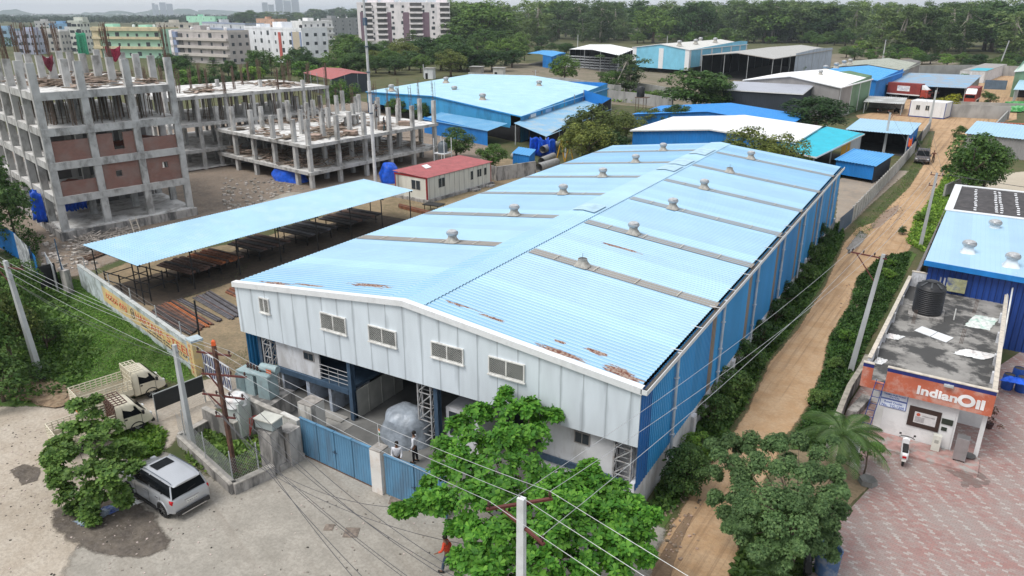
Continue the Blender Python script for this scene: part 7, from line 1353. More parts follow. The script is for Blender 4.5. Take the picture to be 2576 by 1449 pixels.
# far town + hills + towers
rg = random.Random(31); ft = MB()
for k in range(520):
    x = rg.uniform(-300, 2800); y = rg.uniform(35.5, 46) ; p = at(x, y); s = rg.uniform(6, 16); ft.cb(p.x, p.y, 0, s, s * .8, rg.uniform(6, 15), rg.uniform(0, 3))
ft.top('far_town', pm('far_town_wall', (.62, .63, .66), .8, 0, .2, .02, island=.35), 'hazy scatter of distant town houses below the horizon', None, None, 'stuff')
for k, (x0, x1, yt, D, lab) in enumerate(((381, 397, 8, 4200, 'left slab of the faint distant tower pair'), (400, 434, 6, 4300, 'wider slab of the faint distant towers'), (658, 689, 6, 2600, 'bluish tower block on the horizon left of the taller one'), (691, 752, -4, 2700, 'tallest bluish tower slab on the horizon'), (2052, 2075, 14, 4000, 'faint distant block above the right tree belt'), (2716 / 1.118 + 0, 2745 / 1.118, 14, 4200, 'faint distant block at the far right horizon'))):
    a, c = far(x0, yt, D), far(x1, yt, D); h = a.z; t_ = thing('tower_block', lab, 'tower block', (a.x, a.y, 0)); a.z = c.z = 0; d = c - a; nn = Vector((-d.y, d.x, 0)).normalized() * 30; m = MB()
    nfin = max(2, int(d.length / 22))
    for q in range(nfin): m.ob(a + d * (q / nfin), d * (.93 / nfin), nn * (1 if q % 2 else .8), (0, 0, h - (6 if q % 3 == 1 else 0)))
    m.build('walls', pm('tower_wall', (.22, .32, .50) if k in (2, 3) else (.5, .55, .62), .8), t_)
hl = MB(); rgh = np.random.default_rng(9)
for (D, amp, b0, x0, x1, ph) in ((3400, 18, 4, -400, 1100, 0), (5600, 30, 22, -500, 900, 2), (4300, 12, 8, 900, 3000, 4), (6500, 22, 22, 500, 3100, 1)):
    n = 90; v = []
    for i in range(n + 1):
        x = x0 + (x1 - x0) * i / n; h = max(4, b0 + amp * (.5 * math.sin(i * .21 + ph) + .3 * math.sin(i * .47 + ph * 2) + .2 * math.sin(i * 1.13) + .1 * math.sin(i * 2.9)))
        for dd, f in ((-420, 0), (-150, .7), (0, 1), (200, .6), (500, 0)): p = far(x, 40, D + dd); v.append((p.x, p.y, h * f - .1))
    hl.add(v, [(i * 5 + j, i * 5 + j + 1, i * 5 + j + 6, i * 5 + j + 5) for i in range(n) for j in range(4)])
hl.top('hills', pm('hill_green', (.10, .14, .12), .95, 0, .3, .01, dirt=(.2, .2, .18), dscale=.01), kind='structure', smooth=True)
# haze
hz = MB(); hz.box(-7500, -60, -1, 3500, 7200, 84); o = hz.top('haze', None or bpy.data.materials.new('haze'), 'thin blue white air haze over the whole district', None, None, 'stuff')
m = o.data.materials[0]; m.use_nodes = True; t = m.node_tree; t.nodes.remove(t.nodes['Principled BSDF']); pv_ = nd(t, 'ShaderNodeVolumePrincipled'); pv_.inputs['Color'].default_value = (.80, .90, 1, 1); pv_.inputs['Density'].default_value = .00013; pv_.inputs['Anisotropy'].default_value = .2
t.links.new(pv_.outputs[0], t.nodes['Material Output'].inputs['Volume'])
# ================================================================== NEAR TREES
def near_tree(name, label, cat, base, clumps, per, smin, smax, tpl, mat, trunk_r, seed, up=.5, spread=.25, tan_down=0, rosette=0, barkm=None, nlimb=14):
    """clumps are (world point, radius)"""
    rng = np.random.default_rng(seed); t = thing(name, label, cat, (base.x, base.y, 0)); cl = [(c[0].x - base.x, c[0].y - base.y, c[0].z, c[1]) for c in clumps]; P, N = crown_pts(rng, cl, per, spread, up)
    k = P[:, 2] > .15; P, N = P[k], N[k]; tan = None
    if rosette:
        m = len(P); Nn = N / np.linalg.norm(N, axis=1, keepdims=True); a = rng.normal(size=(m, 3)); X = a - Nn * (a * Nn).sum(1, keepdims=True); X /= np.linalg.norm(X, axis=1, keepdims=True); Y = np.cross(Nn, X); Ps, Ns, Ts = [], [], []
        for q in range(rosette):
            th_ = 2 * math.pi * q / rosette + rng.uniform(-.3, .3, (m, 1)); T_ = X * np.cos(th_) + Y * np.sin(th_) + Nn * rng.uniform(.0, .45, (m, 1)) + np.array([0, 0, -tan_down]); Ps.append(P); Ts.append(T_); Ns.append(Nn + T_ * -.35 + rng.normal(size=(m, 3)) * .15)
        P, N, tan = np.concatenate(Ps), np.concatenate(Ns), np.concatenate(Ts)
    S = rng.uniform(smin, smax, len(P)); link('crown', leaf_mesh('crown', P, N, S, tpl, mat, rng, tan), t)
    b = MB(); zt = min(c[2] for c in cl) + .6; b.tube([(0, 0, -.1), (.06, -.04, zt * .4), (0, .05, zt)], [trunk_r * 1.2, trunk_r, trunk_r * .7], 9)
    for c in sorted(cl, key=lambda c: -c[3])[:nlimb * 2]: 
        p2 = Vector(c[:3]); p0 = Vector((0, .03, zt * rng.uniform(.5, 1))); b.tube([p0, p0.lerp(p2, .5) + Vector((0, 0, .15)), p2], [trunk_r * .4, trunk_r * .2, trunk_r * .05], 5)
    b.build('trunk', barkm or bark(), t, True, False); return t
def CL(pts, k=0, q=.6):
    rg = random.Random(len(pts)); o = [(at(x, y, z), r) for x, y, z, r in pts]
    return o + [(c + Vector((rg.gauss(0, r * .7), rg.gauss(0, r * .7), rg.gauss(-.1, r * .6))), r * rg.uniform(.35, .8)) for c, r in o for _ in range(k)]
bigp = [(1150, 1075, 4.0, .5), (1200, 1045, 4.4, .6), (1265, 1030, 4.6, .65), (1330, 1030, 4.6, .6), (1390, 1040, 4.2, .5), (1120, 1130, 3.9, .55), (1190, 1115, 4.5, .75), (1270, 1110, 4.9, .8), (1345, 1100, 4.6, .7), (1110, 1190, 3.6, .55), (1170, 1185, 4.2, .75), (1250, 1180, 4.8, .8), (1330, 1180, 4.6, .75), (1400, 1215, 4.3, .65), (1070, 1260, 3.2, .42), (1010, 1285, 3.0, .26), (1040, 1275, 3.1, .3), (1110, 1260, 3.7, .6), (1190, 1260, 4.3, .8), (1280, 1260, 4.7, .8), (1370, 1270, 4.6, .8), (1450, 1215, 4.1, .5), (1500, 1225, 4.0, .6), (1550, 1240, 3.9, .55), (1590, 1275, 3.8, .5), (1460, 1280, 4.3, .75), (1540, 1300, 4.1, .7), (1610, 1335, 3.7, .5), (1175, 1325, 3.4, .45), (1215, 1350, 3.8, .65), (1280, 1350, 4.3, .8), (1370, 1360, 4.4, .8), (1460, 1360, 4.2, .8), (1550, 1375, 3.8, .7), (1600, 1400, 3.3, .5), (1205, 1400, 2.9, .45), (1235, 1435, 3.0, .55), (1270, 1440, 3.6, .8), (1360, 1440, 3.9, .8), (1450, 1440, 3.8, .8), (1540, 1440, 3.2, .7), (1300, 1500, 3.0, .8), (1400, 1500, 3.2, .8), (1480, 1500, 2.9, .7), (1260, 1500, 2.6, .5)]
near_tree('tree', 'large glossy big leaved tree in front of the swing gate, below the power lines', 'tree', at(1330, 1470), CL(bigp, 1), 66, .18, .29, 'leaf', leafmat('big', .3), .16, 3, .9, .3, .12, 6)
neemp = [(1800, 1120, 3.3, .38), (1840, 1110, 3.6, .45), (1890, 1105, 3.9, .45), (1950, 1115, 4.0, .5), (2010, 1110, 4.0, .45), (2060, 1140, 3.8, .45), (1800, 1190, 3.0, .35), (1850, 1170, 3.8, .55), (1910, 1170, 4.3, .6), (1980, 1180, 4.4, .65), (2050, 1190, 4.1, .55), (2100, 1190, 3.7, .45), (1800, 1250, 2.7, .35), (1825, 1290, 2.5, .4), (1870, 1240, 3.8, .6), (1940, 1250, 4.5, .7), (2010, 1250, 4.4, .65), (2080, 1250, 3.9, .5), (1880, 1310, 3.5, .55), (1950, 1320, 4.0, .6), (2020, 1320, 4.0, .6), (2080, 1310, 3.4, .5), (2115, 1280, 3.2, .4), (1930, 1380, 3.1, .5), (1990, 1380, 3.2, .5), (2050, 1370, 2.9, .45), (2095, 1355, 2.6, .35), (1960, 1420, 2.4, .4), (1870, 1350, 2.9, .4)]
near_tree('tree', 'feathery blue green tree overhanging the dirt road beside the paved forecourt', 'tree', at(1985, 1440), CL(neemp, 3), 620, .08, .17, 'spray', leafmat('neem', .35), .11, 5, .7, .45, nlimb=20)
bushp = [(140, 1120, 1.7, .38), (120, 1150, 1.3, .3), (180, 1080, 2.5, .5), (230, 1050, 2.9, .55), (280, 1075, 2.6, .45), (170, 1140, 2.1, .55), (240, 1120, 2.8, .65), (300, 1130, 2.3, .5), (340, 1130, 1.8, .4), (150, 1200, 1.5, .5), (210, 1190, 2.2, .65), (280, 1190, 2.2, .6), (335, 1180, 1.6, .45), (170, 1250, 1.0, .45), (230, 1250, 1.3, .55), (300, 1245, 1.2, .5), (225, 1290, .6, .35), (200, 1020, 2.9, .35)]
near_tree('tree', 'dense drooping leaved young tree beside the parked silver car', 'tree', at(250, 1300), CL(bushp, 2), 44, .17, .28, 'leaf', leafmat('mid', .25), .08, 9, .9, .3, .55, 6, nlimb=8)
def palm(label, base, h, n, L_, seed, name='palm', cat='palm'):
    rng = random.Random(seed); t = thing(name, label, cat, (base.x, base.y, 0)); b = MB(); b.tube([(0, 0, -.1), (.05, 0, h * .5), (0, 0, h)], [.17, .13, .11], 10); b.build('trunk', bark('palm_bark', (.20, .17, .13)), t, True, False)
    for k in range(n):
        a = 2 * math.pi * k / n + rng.uniform(-.2, .2); el = rng.uniform(.35, 1.15); ln = L_ * rng.uniform(.8, 1.1); sp_ = []; 
        for i in range(13): f = i / 12; r = ln * f * math.cos(el * (1 - f * .4)); z = h + ln * (math.sin(el) * f - (.75 + .25 * math.cos(el)) * f * f * .85); sp_.append(Vector((r * math.cos(a), r * math.sin(a), z)))
        b = MB(); b.tube(sp_, [.022] * 6 + [.012] * 7, 4); sd_ = Vector((-math.sin(a), math.cos(a), 0))
        for i in range(1, 13):
            for q in range(3):
                f = (i - 1 + q / 3) / 12; p = sp_[i - 1].lerp(sp_[i], q / 3); d = (sp_[i] - sp_[i - 1]).normalized(); l_ = .55 * ln / 2.2 * math.sin(math.pi * (.12 + .8 * f)) 
                for s_ in (-1, 1): e = p + (sd_ * s_ * .8 + d * .7 + Vector((0, 0, -.45))) * l_; m_ = p.lerp(e, .5) + Vector((0, 0, .04)); w_ = d * .02; b.add([p - w_, p + w_, m_ + w_ * 1.2, e, m_ - w_ * 1.2], [(0, 1, 2, 3, 4)])
        b.build('frond', pm('leaf_palm', (.085, .16, .045), .5, 0, .3, 1.5, island=.25, trans=.2), t, False, False)
palm('young coconut palm with arching fronds between kiosk and feathery tree', at(2098, 1215), 2.6, 15, 2.6, 3); palm('small palm at the bottom edge beside the black motorcycle', at(1935, 1475), .5, 10, 1.3, 6)
near_tree('bush', 'small bright shrub right of the coconut palm', 'bush', at(2170, 1200), CL([(2165, 1120, 1.1, .4), (2190, 1130, 1.0, .4), (2210, 1125, .9, .3), (2150, 1150, .9, .4)]), 160, .12, .2, 'spray', leafmat('fresh'), .04, 8)
near_tree('bush', 'dark leafy shrub at the near corner of the blue wall plinth', 'bush', at(1712, 1240), CL([(1700, 1150, 1.6, .5), (1730, 1140, 1.6, .45), (1690, 1190, 1.2, .5), (1730, 1190, 1.2, .5), (1700, 1225, .7, .45), (1740, 1230, .6, .4)]), 200, .14, .24, 'leaf', leafmat('bush'), .05, 10)
# ================================================================== VEHICLES
def skin_(b, secs, mt=0, close=True):
    n = len(secs[0]); v = [p for s_ in secs for p in s_]; fs = [(i * n + k, i * n + (k + 1) % n, (i + 1) * n + (k + 1) % n, (i + 1) * n + k) for i in range(len(secs) - 1) for k in range(n if close else n - 1)]
    fs += [tuple(range(n))[::-1], tuple(range((len(secs) - 1) * n, len(secs) * n))]; b.add(v, fs, mt)
def sec(x, zb, zt, w, wt, r=.12, zm=None):
    zm = zm or (zb + zt) / 2; h = [(0, zb), (w * .8, zb), (w, zb + r), (w * 1.01, zm), (w * .985, zt - r * 1.1), (wt, zt - .02), (wt * .6, zt), (0, zt)]; return [(x, y, z) for y, z in h] + [(x, -y, z) for y, z in h[-2:0:-1]]
rub = pm('rubber', (.02, .02, .02), .85); alloy = pm('alloy', (.45, .46, .47), .3, .7)
def wheel(t, x, y, r, wd=.2, rimm=None, spokes=6):
    s_ = 1 if y > 0 else -1; b = MB(); n = 24; pr = [(r * .62, -wd / 2), (r * .95, -wd / 2), (r, -wd / 3), (r, wd / 3), (r * .95, wd / 2), (r * .62, wd / 2)]
    b.add([(x + q * math.cos(2 * math.pi * k / n), y + z, r + q * math.sin(2 * math.pi * k / n)) for q, z in pr for k in range(n)], [(i * n + k, i * n + (k + 1) % n, (i + 1) * n + (k + 1) % n, (i + 1) * n + k) for i in range(5) for k in range(n)]); o = b.build('wheel', rub, t, True, False)
    b = MB(); yy = y + s_ * wd * .3; b.add([(x + q * math.cos(2 * math.pi * k / n), yy + z, r + q * math.sin(2 * math.pi * k / n)) for q, z in ((r * .64, 0), (r * .6, -s_ * .06), (.0, -s_ * .05)) for k in range(n)], [(i * n + k, i * n + (k + 1) % n, (i + 1) * n + (k + 1) % n, (i + 1) * n + k) for i in range(2) for k in range(n)], 1)
    for k in range(spokes): a = 2 * math.pi * k / spokes; b.bar((x + r * .08 * math.cos(a), yy, r + r * .08 * math.sin(a)), (x + r * .62 * math.cos(a), yy, r + r * .62 * math.sin(a)), .05, .03)
    b.build('rim', [rimm or alloy, blk], o, False, False)
def vq(b, pts, th=.006, m=0):
    """thin plate from an outline given in world-free local points"""
    P = [Vector(p) for p in pts]; n = (P[1] - P[0]).cross(P[2] - P[0]).normalized() * th; b.prism([p - n / 2 for p in P], n, m)
cg = pm('car_glass', (.010, .012, .014), .12, spec=.04); chrome = pm('chrome', (.6, .6, .62), .15, .9); redl = pm('tail_red', (.45, .01, .015), .2); plate = pm('plate', (.75, .75, .72), .5)
def suv(label, x, y, rz, paint, scale=1.0, name='parked_car', platetxt=None):
    t = thing(name, label, 'car', (x, y, 0.025), rz); t.scale = (scale,) * 3
    # origin at mid wheelbase; x forward
    S = [(-2.22, .42, .98, .78, .70), (-2.16, .32, 1.08, .88, .80), (-1.9, .27, 1.13, .94, .86), (-1.35, .25, 1.12, .945, .87), (-.5, .24, 1.08, .945, .87), (.4, .24, 1.05, .945, .87), (1.0, .25, 1.05, .94, .86), (1.25, .27, 1.03, .94, .84), (1.8, .30, .95, .92, .80), (2.15, .34, .84, .85, .72), (2.3, .42, .72, .70, .6)]
    b = MB(); skin_(b, [sec(*q) for q in S]); b.build('body', paint, t, True, False)
    G_ = [(-2.08, 1.06, 1.12, .80, .76), (-1.88, 1.08, 1.62, .83, .66), (-1.2, 1.08, 1.70, .84, .68), (-.2, 1.05, 1.71, .84, .69), (.35, 1.05, 1.66, .84, .67), (.72, 1.04, 1.38, .84, .72), (1.12, 1.02, 1.08, .82, .78)]
    b = MB(); skin_(b, [sec(q[0], q[1], q[2], q[3], q[4], .08) for q in G_]); b.build('glasshouse', cg, t, False, False)
    R_ = [[(x_, -w_, z_ - .05), (x_, -w_ * .7, z_), (x_, 0, z_ + .015), (x_, w_ * .7, z_), (x_, w_, z_ - .05), (x_, w_ * .8, z_ - .07), (x_, -w_ * .8, z_ - .07)] for x_, w_, z_ in ((-2.06, .62, 1.66), (-1.85, .70, 1.71), (-1.0, .72, 1.755), (-.2, .72, 1.755), (.38, .69, 1.695))]
    b = MB(); skin_(b, R_); b.build('roof', paint, t, True, False)
    for s_ in (-1, 1):
        b = MB()
        for (xa, xb, za, zb) in ((.40, 1.10, 1.67, 1.07), (-.35, -.36, 1.70, 1.07), (-1.92, -2.1, 1.64, 1.06)): b.bar((xa, s_ * .705, za), (xb, s_ * .845, zb), .06, .05); b.cut()
        b.build('pillar', paint if True else blk, t, False, False)
        b = MB(); b.bar((-1.22, s_ * .705, 1.70), (-1.3, s_ * .845, 1.07), .05, .04); b.build('pillar', blk, t, False, False)
        b = MB(); b.tube([(-1.9, s_ * .64, 1.73), (-1.7, s_ * .65, 1.79), (.1, s_ * .65, 1.79), (.3, s_ * .64, 1.72)], .022, 6); b.build('roof_rail', pm('rail_dark', (.12, .14, .17), .4), t, False, False)
        b = MB(); b.box(.78, s_ * .88 - .02, 1.02, .95, s_ * .88 + s_ * .2, 1.18); b.build('mirror', paint, t, False, False, .02)
        for hx_ in (-.15, -1.05): b = MB(); b.box(hx_ - .11, s_ * .955 - .015, .90, hx_ + .11, s_ * .955 + .015, .94); b.build('door_handle', chrome, t, False, False)
        b = MB()
        for sx_ in (.75, -.38, -1.3): b.box(sx_, s_ * .951 - .004, .36, sx_ + .012, s_ * .951 + .004, 1.02); b.cut()
        b.build('door_seam', blk, t, False, False)
        b = MB(); b.box(-1.0, s_ * .93, .24, 1.0, s_ * 1.03, .31); b.build('side_step', blk, t, False, False)
        for wx in (-1.36, 1.36):
            b = MB(); b.tube([(wx + .43 * math.cos(a), s_ * .93, .36 + .43 * math.sin(a)) for a in np.linspace(-.1, 3.25, 12)], .05, 6); b.build('wheel_arch', paint, t, True, False)
            b = MB(); b.tube([(wx + .39 * math.cos(a), s_ * .925, .36 + .39 * math.sin(a)) for a in np.linspace(0, 6.28, 16)], .045, 5); b.add([(wx + .4 * math.cos(a), s_ * .952, .36 + .4 * math.sin(a)) for a in np.linspace(-.2, 3.34, 12)], [tuple(range(12))]); b.build('arch_liner', blk, t, False, False); wheel(t, wx, s_ * .86, .36, .24)
        b = MB(); b.box(-2.17, s_ * .84 - .07, .86, -1.95, s_ * .84 + .07, 1.04); b.build('tail_light', redl, t, False, False, .03); b = MB(); b.box(1.95, s_ * .72 - .14, .68, 2.26, s_ * .72 + .1, .84); b.build('headlight', pm('lamp_clear', (.6, .62, .65), .1), t, False, False, .03)
    b = MB(); b.box(-2.31, -.8, .30, -2.15, .8, .50); b.build('rear_bumper', blk, t, False, False, .03); b = MB(); b.box(-2.33, -.6, .30, -2.30, .6, .35); b.build('bumper_trim', chrome, t, False, False)
    b = MB(); b.box(-2.262, -.26, .72, -2.235, .26, .84); o = b.build('number_plate', plate, t, False, False)
    if platetxt: text(platetxt, (-2.266, .24, .735), (0, -1, 0), (0, 0, 1), .11, blk, None, 'plate_letters', .47, .001).parent = o
    b = MB(); b.box(-2.245, -.34, .87, -2.23, .34, .90); b.build('plate_garnish', chrome, t, False, False); b = MB(); b.box(2.28, -.45, .5, 2.33, .45, .70); b.build('grille', blk, t, False, False)
    b = MB(); b.ob((-.45, -.42, 1.772), (.62, 0, -.012), (0, .84, 0), (0, 0, .012)); b.build('sunroof', cg, t, False, False); b = MB(); b.bar((-2.09, .05, 1.2), (-2.07, -.35, 1.28), .02); b.build('wiper', blk, t, False, False)
    return t
silver = pm('paint_silver', (.52, .54, .57), .3, .5, .04, 1); suv('silver sport utility car parked beside the drooping young tree', -28.42, 16.32, R(175.5), silver, platetxt='TS 08 KF 3114')
suv('black sport utility car parked on the far part of the dirt road', -3.6, 125.6, R(-88), pm('paint_black', (.012, .013, .015), .3, 0, spec=.1), 1.05)
suv('white car mostly hidden under the big leaved tree at the bottom edge', -12.0, 16.4, R(135), pm('paint_white', (.75, .76, .77), .3, 0, .04), .95); b = MB(); b.cb(-1.6, 35.2, .5, .08, 1.5, 1.1, .5); b.top('white_board', pm('board_white', (.78, .80, .82), .5), 'white board leaning behind the coconut palm', 'board')
cream = pm('truck_cream', (.70, .65, .52), .45, 0, .08, 1.5, dirt=(.48, .43, .33), dscale=1.3, damt=.35); rstd = pm('frame_rusty', (.10, .05, .04), .7)
def minitruck(label, x, y, rz, rear=True):
    t = thing('mini_truck', label, 'small truck', (x, y, .02), rz, 'cream mini trucks parked by the grass')
    S = [(.55, .42, 1.8, .74, .66), (.62, .36, 1.84, .76, .68), (1.25, .36, 1.86, .77, .68), (1.5, .36, 1.78, .77, .66), (1.95, .38, 1.12, .77, .72), (2.2, .42, .95, .76, .68), (2.3, .46, .8, .7, .6)]
    b = MB(); skin_(b, [sec(*q, r=.1) for q in S]); b.build('cab', cream, t, True, False)
    b = MB(); vq(b, [(1.56, -.62, 1.72), (1.56, .62, 1.72), (2.0, .68, 1.16), (2.0, -.68, 1.16)], .03); b.build('windscreen', cg, t, False, False)
    for s_ in (-1, 1):
        b = MB(); yy = s_ * .775; vq(b, [(.85, yy, 1.1), (1.78, yy, 1.08), (1.5, yy * .97, 1.6), (1.2, yy * .955, 1.68), (.88, yy * .955, 1.66)][::s_], .025); b.build('side_window', cg, t, False, False)
        b = MB(); b.box(1.75, s_ * .82 - .03, 1.1, 1.85, s_ * .82 + s_ * .16, 1.3); b.build('mirror', blk, t, False, False); b = MB(); b.box(.86, s_ * .782 - .006, .45, .875, s_ * .782 + .006, 1.7); b.cut(); b.box(1.72, s_ * .782 - .006, .5, 1.735, s_ * .782 + .006, 1.1); b.build('door_seam', blk, t, False, False)
        b = MB(); b.box(.9, s_ * .79 - .01, .95, 1.02, s_ * .79 + .01, 1.02); b.build('door_handle', blk, t, False, False)
        for wx in (-1.2, 1.45): wheel(t, wx, s_ * .66, .30, .17, pm('rim_grey', (.35, .35, .33), .6), 5); b = MB(); b.tube([(wx + .36 * math.cos(a), s_ * .74, .3 + .36 * math.sin(a)) for a in np.linspace(.1, 3.04, 10)], .05, 5); b.build('wheel_arch', blk, t, True, False)
        b = MB(); b.box(2.12, s_ * .56 - .12, .72, 2.3, s_ * .56 + .12, .9); b.build('headlight', pm('lamp_clear', (.6, .62, .65), .1), t, False, False, .02)
    b = MB(); b.box(-2.1, -.5, .38, .6, .5, .5); b.box(2.2, -.72, .36, 2.36, .72, .52); b.build('chassis', blk, t, False, False)
    b = MB(); b.box(-2.3, -.8, .55, .5, .8, .62); b.build('bed_floor', pm('bed_floor', (.34, .29, .21), .8, 0, .3, 2), t, False, False)
    def side_(p0, p1, n, h0=.62, h1=1.5, solid=.35, mt=cream):
        b = MB(); p0, p1 = Vector(p0), Vector(p1); b.bar(p0 + Vector((0, 0, h0 + solid / 2)), p1 + Vector((0, 0, h0 + solid / 2)), .04, solid)
        for z in np.linspace(h0 + solid + .08, h1, 4): b.bar(p0 + Vector((0, 0, z)), p1 + Vector((0, 0, z)), .03, .045)
        for k in range(n + 1): q = p0.lerp(p1, k / n); b.bar(q + Vector((0, 0, h0)), q + Vector((0, 0, h1 + .02)), .05)
        b.build('side_rack', mt, t, False, False)
    side_((-2.3, -.8, 0), (.5, -.8, 0), 10); side_((-2.3, .8, 0), (.5, .8, 0), 10); side_((-2.3, -.78, 0), (-2.3, .78, 0), 5)
    side_((.5, -.8, 0), (.5, .8, 0), 6, .62, 2.02, .3, cream if rear else rstd)
    b = MB()
    for k in range(7): b.bar((.5, -.8 + k * .267, 2.0), (1.15, -.8 + k * .267, 2.0), .035)
    for k in range(4): b.bar((.5 + k * .22, -.8, 2.0), (.5 + k * .22, .8, 2.0), .035)
    b.build('roof_rack', cream if rear else rstd, t, False, False); b = MB(); b.box(-2.36, -.8, .42, -2.32, .8, .6); b.build('tail_stripe', pm('stripe_orange', (.6, .2, .06), .6), t, False, False); return t
hd1 = math.atan2(.97, .23); minitruck('farther cream mini truck with empty slatted cargo bed', -38.35, 20.5, hd1); minitruck('nearer cream mini truck with dark rusty rack, half behind the young tree', -35.55, 17.75, hd1, False)
def boxtruck(label, x, y, rz, L_=8.2):
    t = thing('box_truck', label, 'truck', (x, y, 0), rz, 'dark red box trucks'); mr = pm('truck_red', (.26, .045, .04), .6, 0, .12, .5, dirt=(.15, .04, .03), dscale=.6, damt=.4); b = MB()
    b.ribs((-L_ / 2, -1.2, 1.3), (L_ / 2, -1.2, 1.3), (L_ / 2, -1.2, 3.95), (-L_ / 2, -1.2, 3.95), .35, .04); b.ribs((-L_ / 2, 1.2, 1.3), (L_ / 2, 1.2, 1.3), (L_ / 2, 1.2, 3.95), (-L_ / 2, 1.2, 3.95), .35, .04, flip=-1); b.box(-L_ / 2, -1.19, 1.3, L_ / 2, 1.19, 3.94); b.build('cargo_box', mr, t, False, False)
    b = MB(); b.box(-L_ / 2 - .02, -1.26, 1.05, L_ / 2, 1.26, 1.32); b.build('skirt', white, t, False, False); b = MB(); b.box(L_ / 2 + .1, -1.15, .7, L_ / 2 + 1.9, 1.15, 2.6); b.build('cab', pm('cab_red', (.35, .05, .03), .5), t, False, False, .12)
    b = MB(); b.box(L_ / 2 + 1.88, -1.0, 1.7, L_ / 2 + 1.92, 1.0, 2.45); b.build('windscreen', cg, t, False, False); b = MB(); b.prism([(L_ / 2 + .3, -1.1, 2.62), (L_ / 2 + 1.6, -1.1, 2.62), (L_ / 2 + .2, -1.1, 3.7)], (0, 2.2, 0)); b.build('wind_deflector', white, t, False, False)
    for wx in (-L_ / 2 + 1.3, -L_ / 2 + 2.5, L_ / 2 + .8):
        for s_ in (-1, 1): wheel(t, wx, s_ * 1.02, .5, .3)
    return t
t = boxtruck('dark red box truck parked lengthwise before the long low shed', -13.2, 220.5, R(-18)); 
b = MB(); b.box(-1.6, -1.262, 2.0, 1.5, -1.25, 3.3); o = b.build('name_board', pm('board_white', (.78, .80, .82), .5), t, False, False)
for tx, z_, f_ in (('DCM CONTAINER', 2.95, 2.7), ('PACKERS MOVERS', 2.6, 2.9), ('DOMESTIC', 2.25, 2.2)): q = text(tx, (-f_ / 2 - .05, -1.265, z_), (1, 0, 0), (0, 0, 1), .26, bt_, None, 'board_lettering', f_, .002); q.parent = o
t = boxtruck('dark red box truck facing the camera beside the yellow bush', 2.0, 217.5, R(-97), 7.0); b = MB(); b.box(3.5, -1.0, 2.7, 3.53, 1.0, 3.85); b.build('name_board', pm('board_white', (.78, .80, .82), .5), t, False, False)
def twowheel(label, x, y, rz, bodym, scooter=True, s=1.0, tail=True):
    t = thing('scooter' if scooter else 'motorcycle', label, 'scooter' if scooter else 'motorcycle', (x, y, .02), rz); t.scale = (s,) * 3
    r = .23 if scooter else .3; wheel(t, -.6, 0, r, .1); wheel(t, .62, 0, r, .1); b = MB()
    if scooter:
        skin_(b, [sec(*q, r=.06) for q in ((-.95, .55, .78, .08, .06), (-.8, .42, .84, .17, .12), (-.4, .36, .84, .18, .14), (-.1, .28, .62, .14, .1), (.05, .26, .34, .15, .13), (.35, .26, .36, .15, .13))]); b.cut(); skin_(b, [sec(*q, r=.05) for q in ((.38, .26, .95, .15, .1), (.50, .3, 1.08, .17, .08), (.6, .6, 1.0, .1, .06))])
    else: skin_(b, [sec(*q, r=.05) for q in ((-.9, .68, .82, .07, .05), (-.4, .6, .8, .1, .08), (0, .55, .95, .14, .1), (.35, .6, .98, .12, .08))]); b.cut(); b.box(-.3, -.14, .25, .25, .14, .58); b.cut(); b.bar((-.6, .06, .3), (0, .06, .6), .05); b.bar((.62, 0, .3), (.4, 0, 1.0), .07)
    b.build('body', bodym, t, True, False); b = MB(); b.box(-.82, -.13, .83 if scooter else .8, -.02, .13, .93 if scooter else .88); b.build('seat', rub, t, False, False, .03)
    b = MB(); b.tube([(.32, -.34, 1.06), (.42, -.2, 1.08), (.46, 0, 1.08), (.42, .2, 1.08), (.32, .34, 1.06)], .02, 6); b.cut()
    for s_ in (-1, 1): b.tube([(.4, s_ * .25, 1.08), (.38, s_ * .32, 1.22)], .01, 5); b.box(.35, s_ * .32 - .05, 1.18, .38, s_ * .32 + .05, 1.27); b.cut()
    b.build('handlebar', blk, t, False, False); b = MB(); b.box(-.99, -.09, .62, -.93, .09, .72); b.build('tail_light', redl, t, False, False); b = MB(); b.box(-1.0, -.1, .44, -.97, .1, .54); b.build('number_plate', plate, t, False, False); return t
twowheel('white scooter with black seat parked in front of the kiosk', .66, 37.1, R(92), pm('scooter_white', (.74, .74, .75), .3)); twowheel('black motorcycle at the bottom edge beside the worn blue drum', -1.95, 26.0, R(100), pm('moto_black', (.02, .02, .022), .3), False)
for k, (x, y) in enumerate(((2213, 283), (2233, 285), (2255, 284))): p = at(x, y); twowheel(['motorcycle at the left end of the flat roofed shelter', 'motorcycle in the middle of the flat roofed shelter', 'motorcycle at the right end of the flat roofed shelter'][k], p.x, p.y, R(70 + 30 * k), pm('moto_black', (.02, .02, .022), .3), False, 1.1)
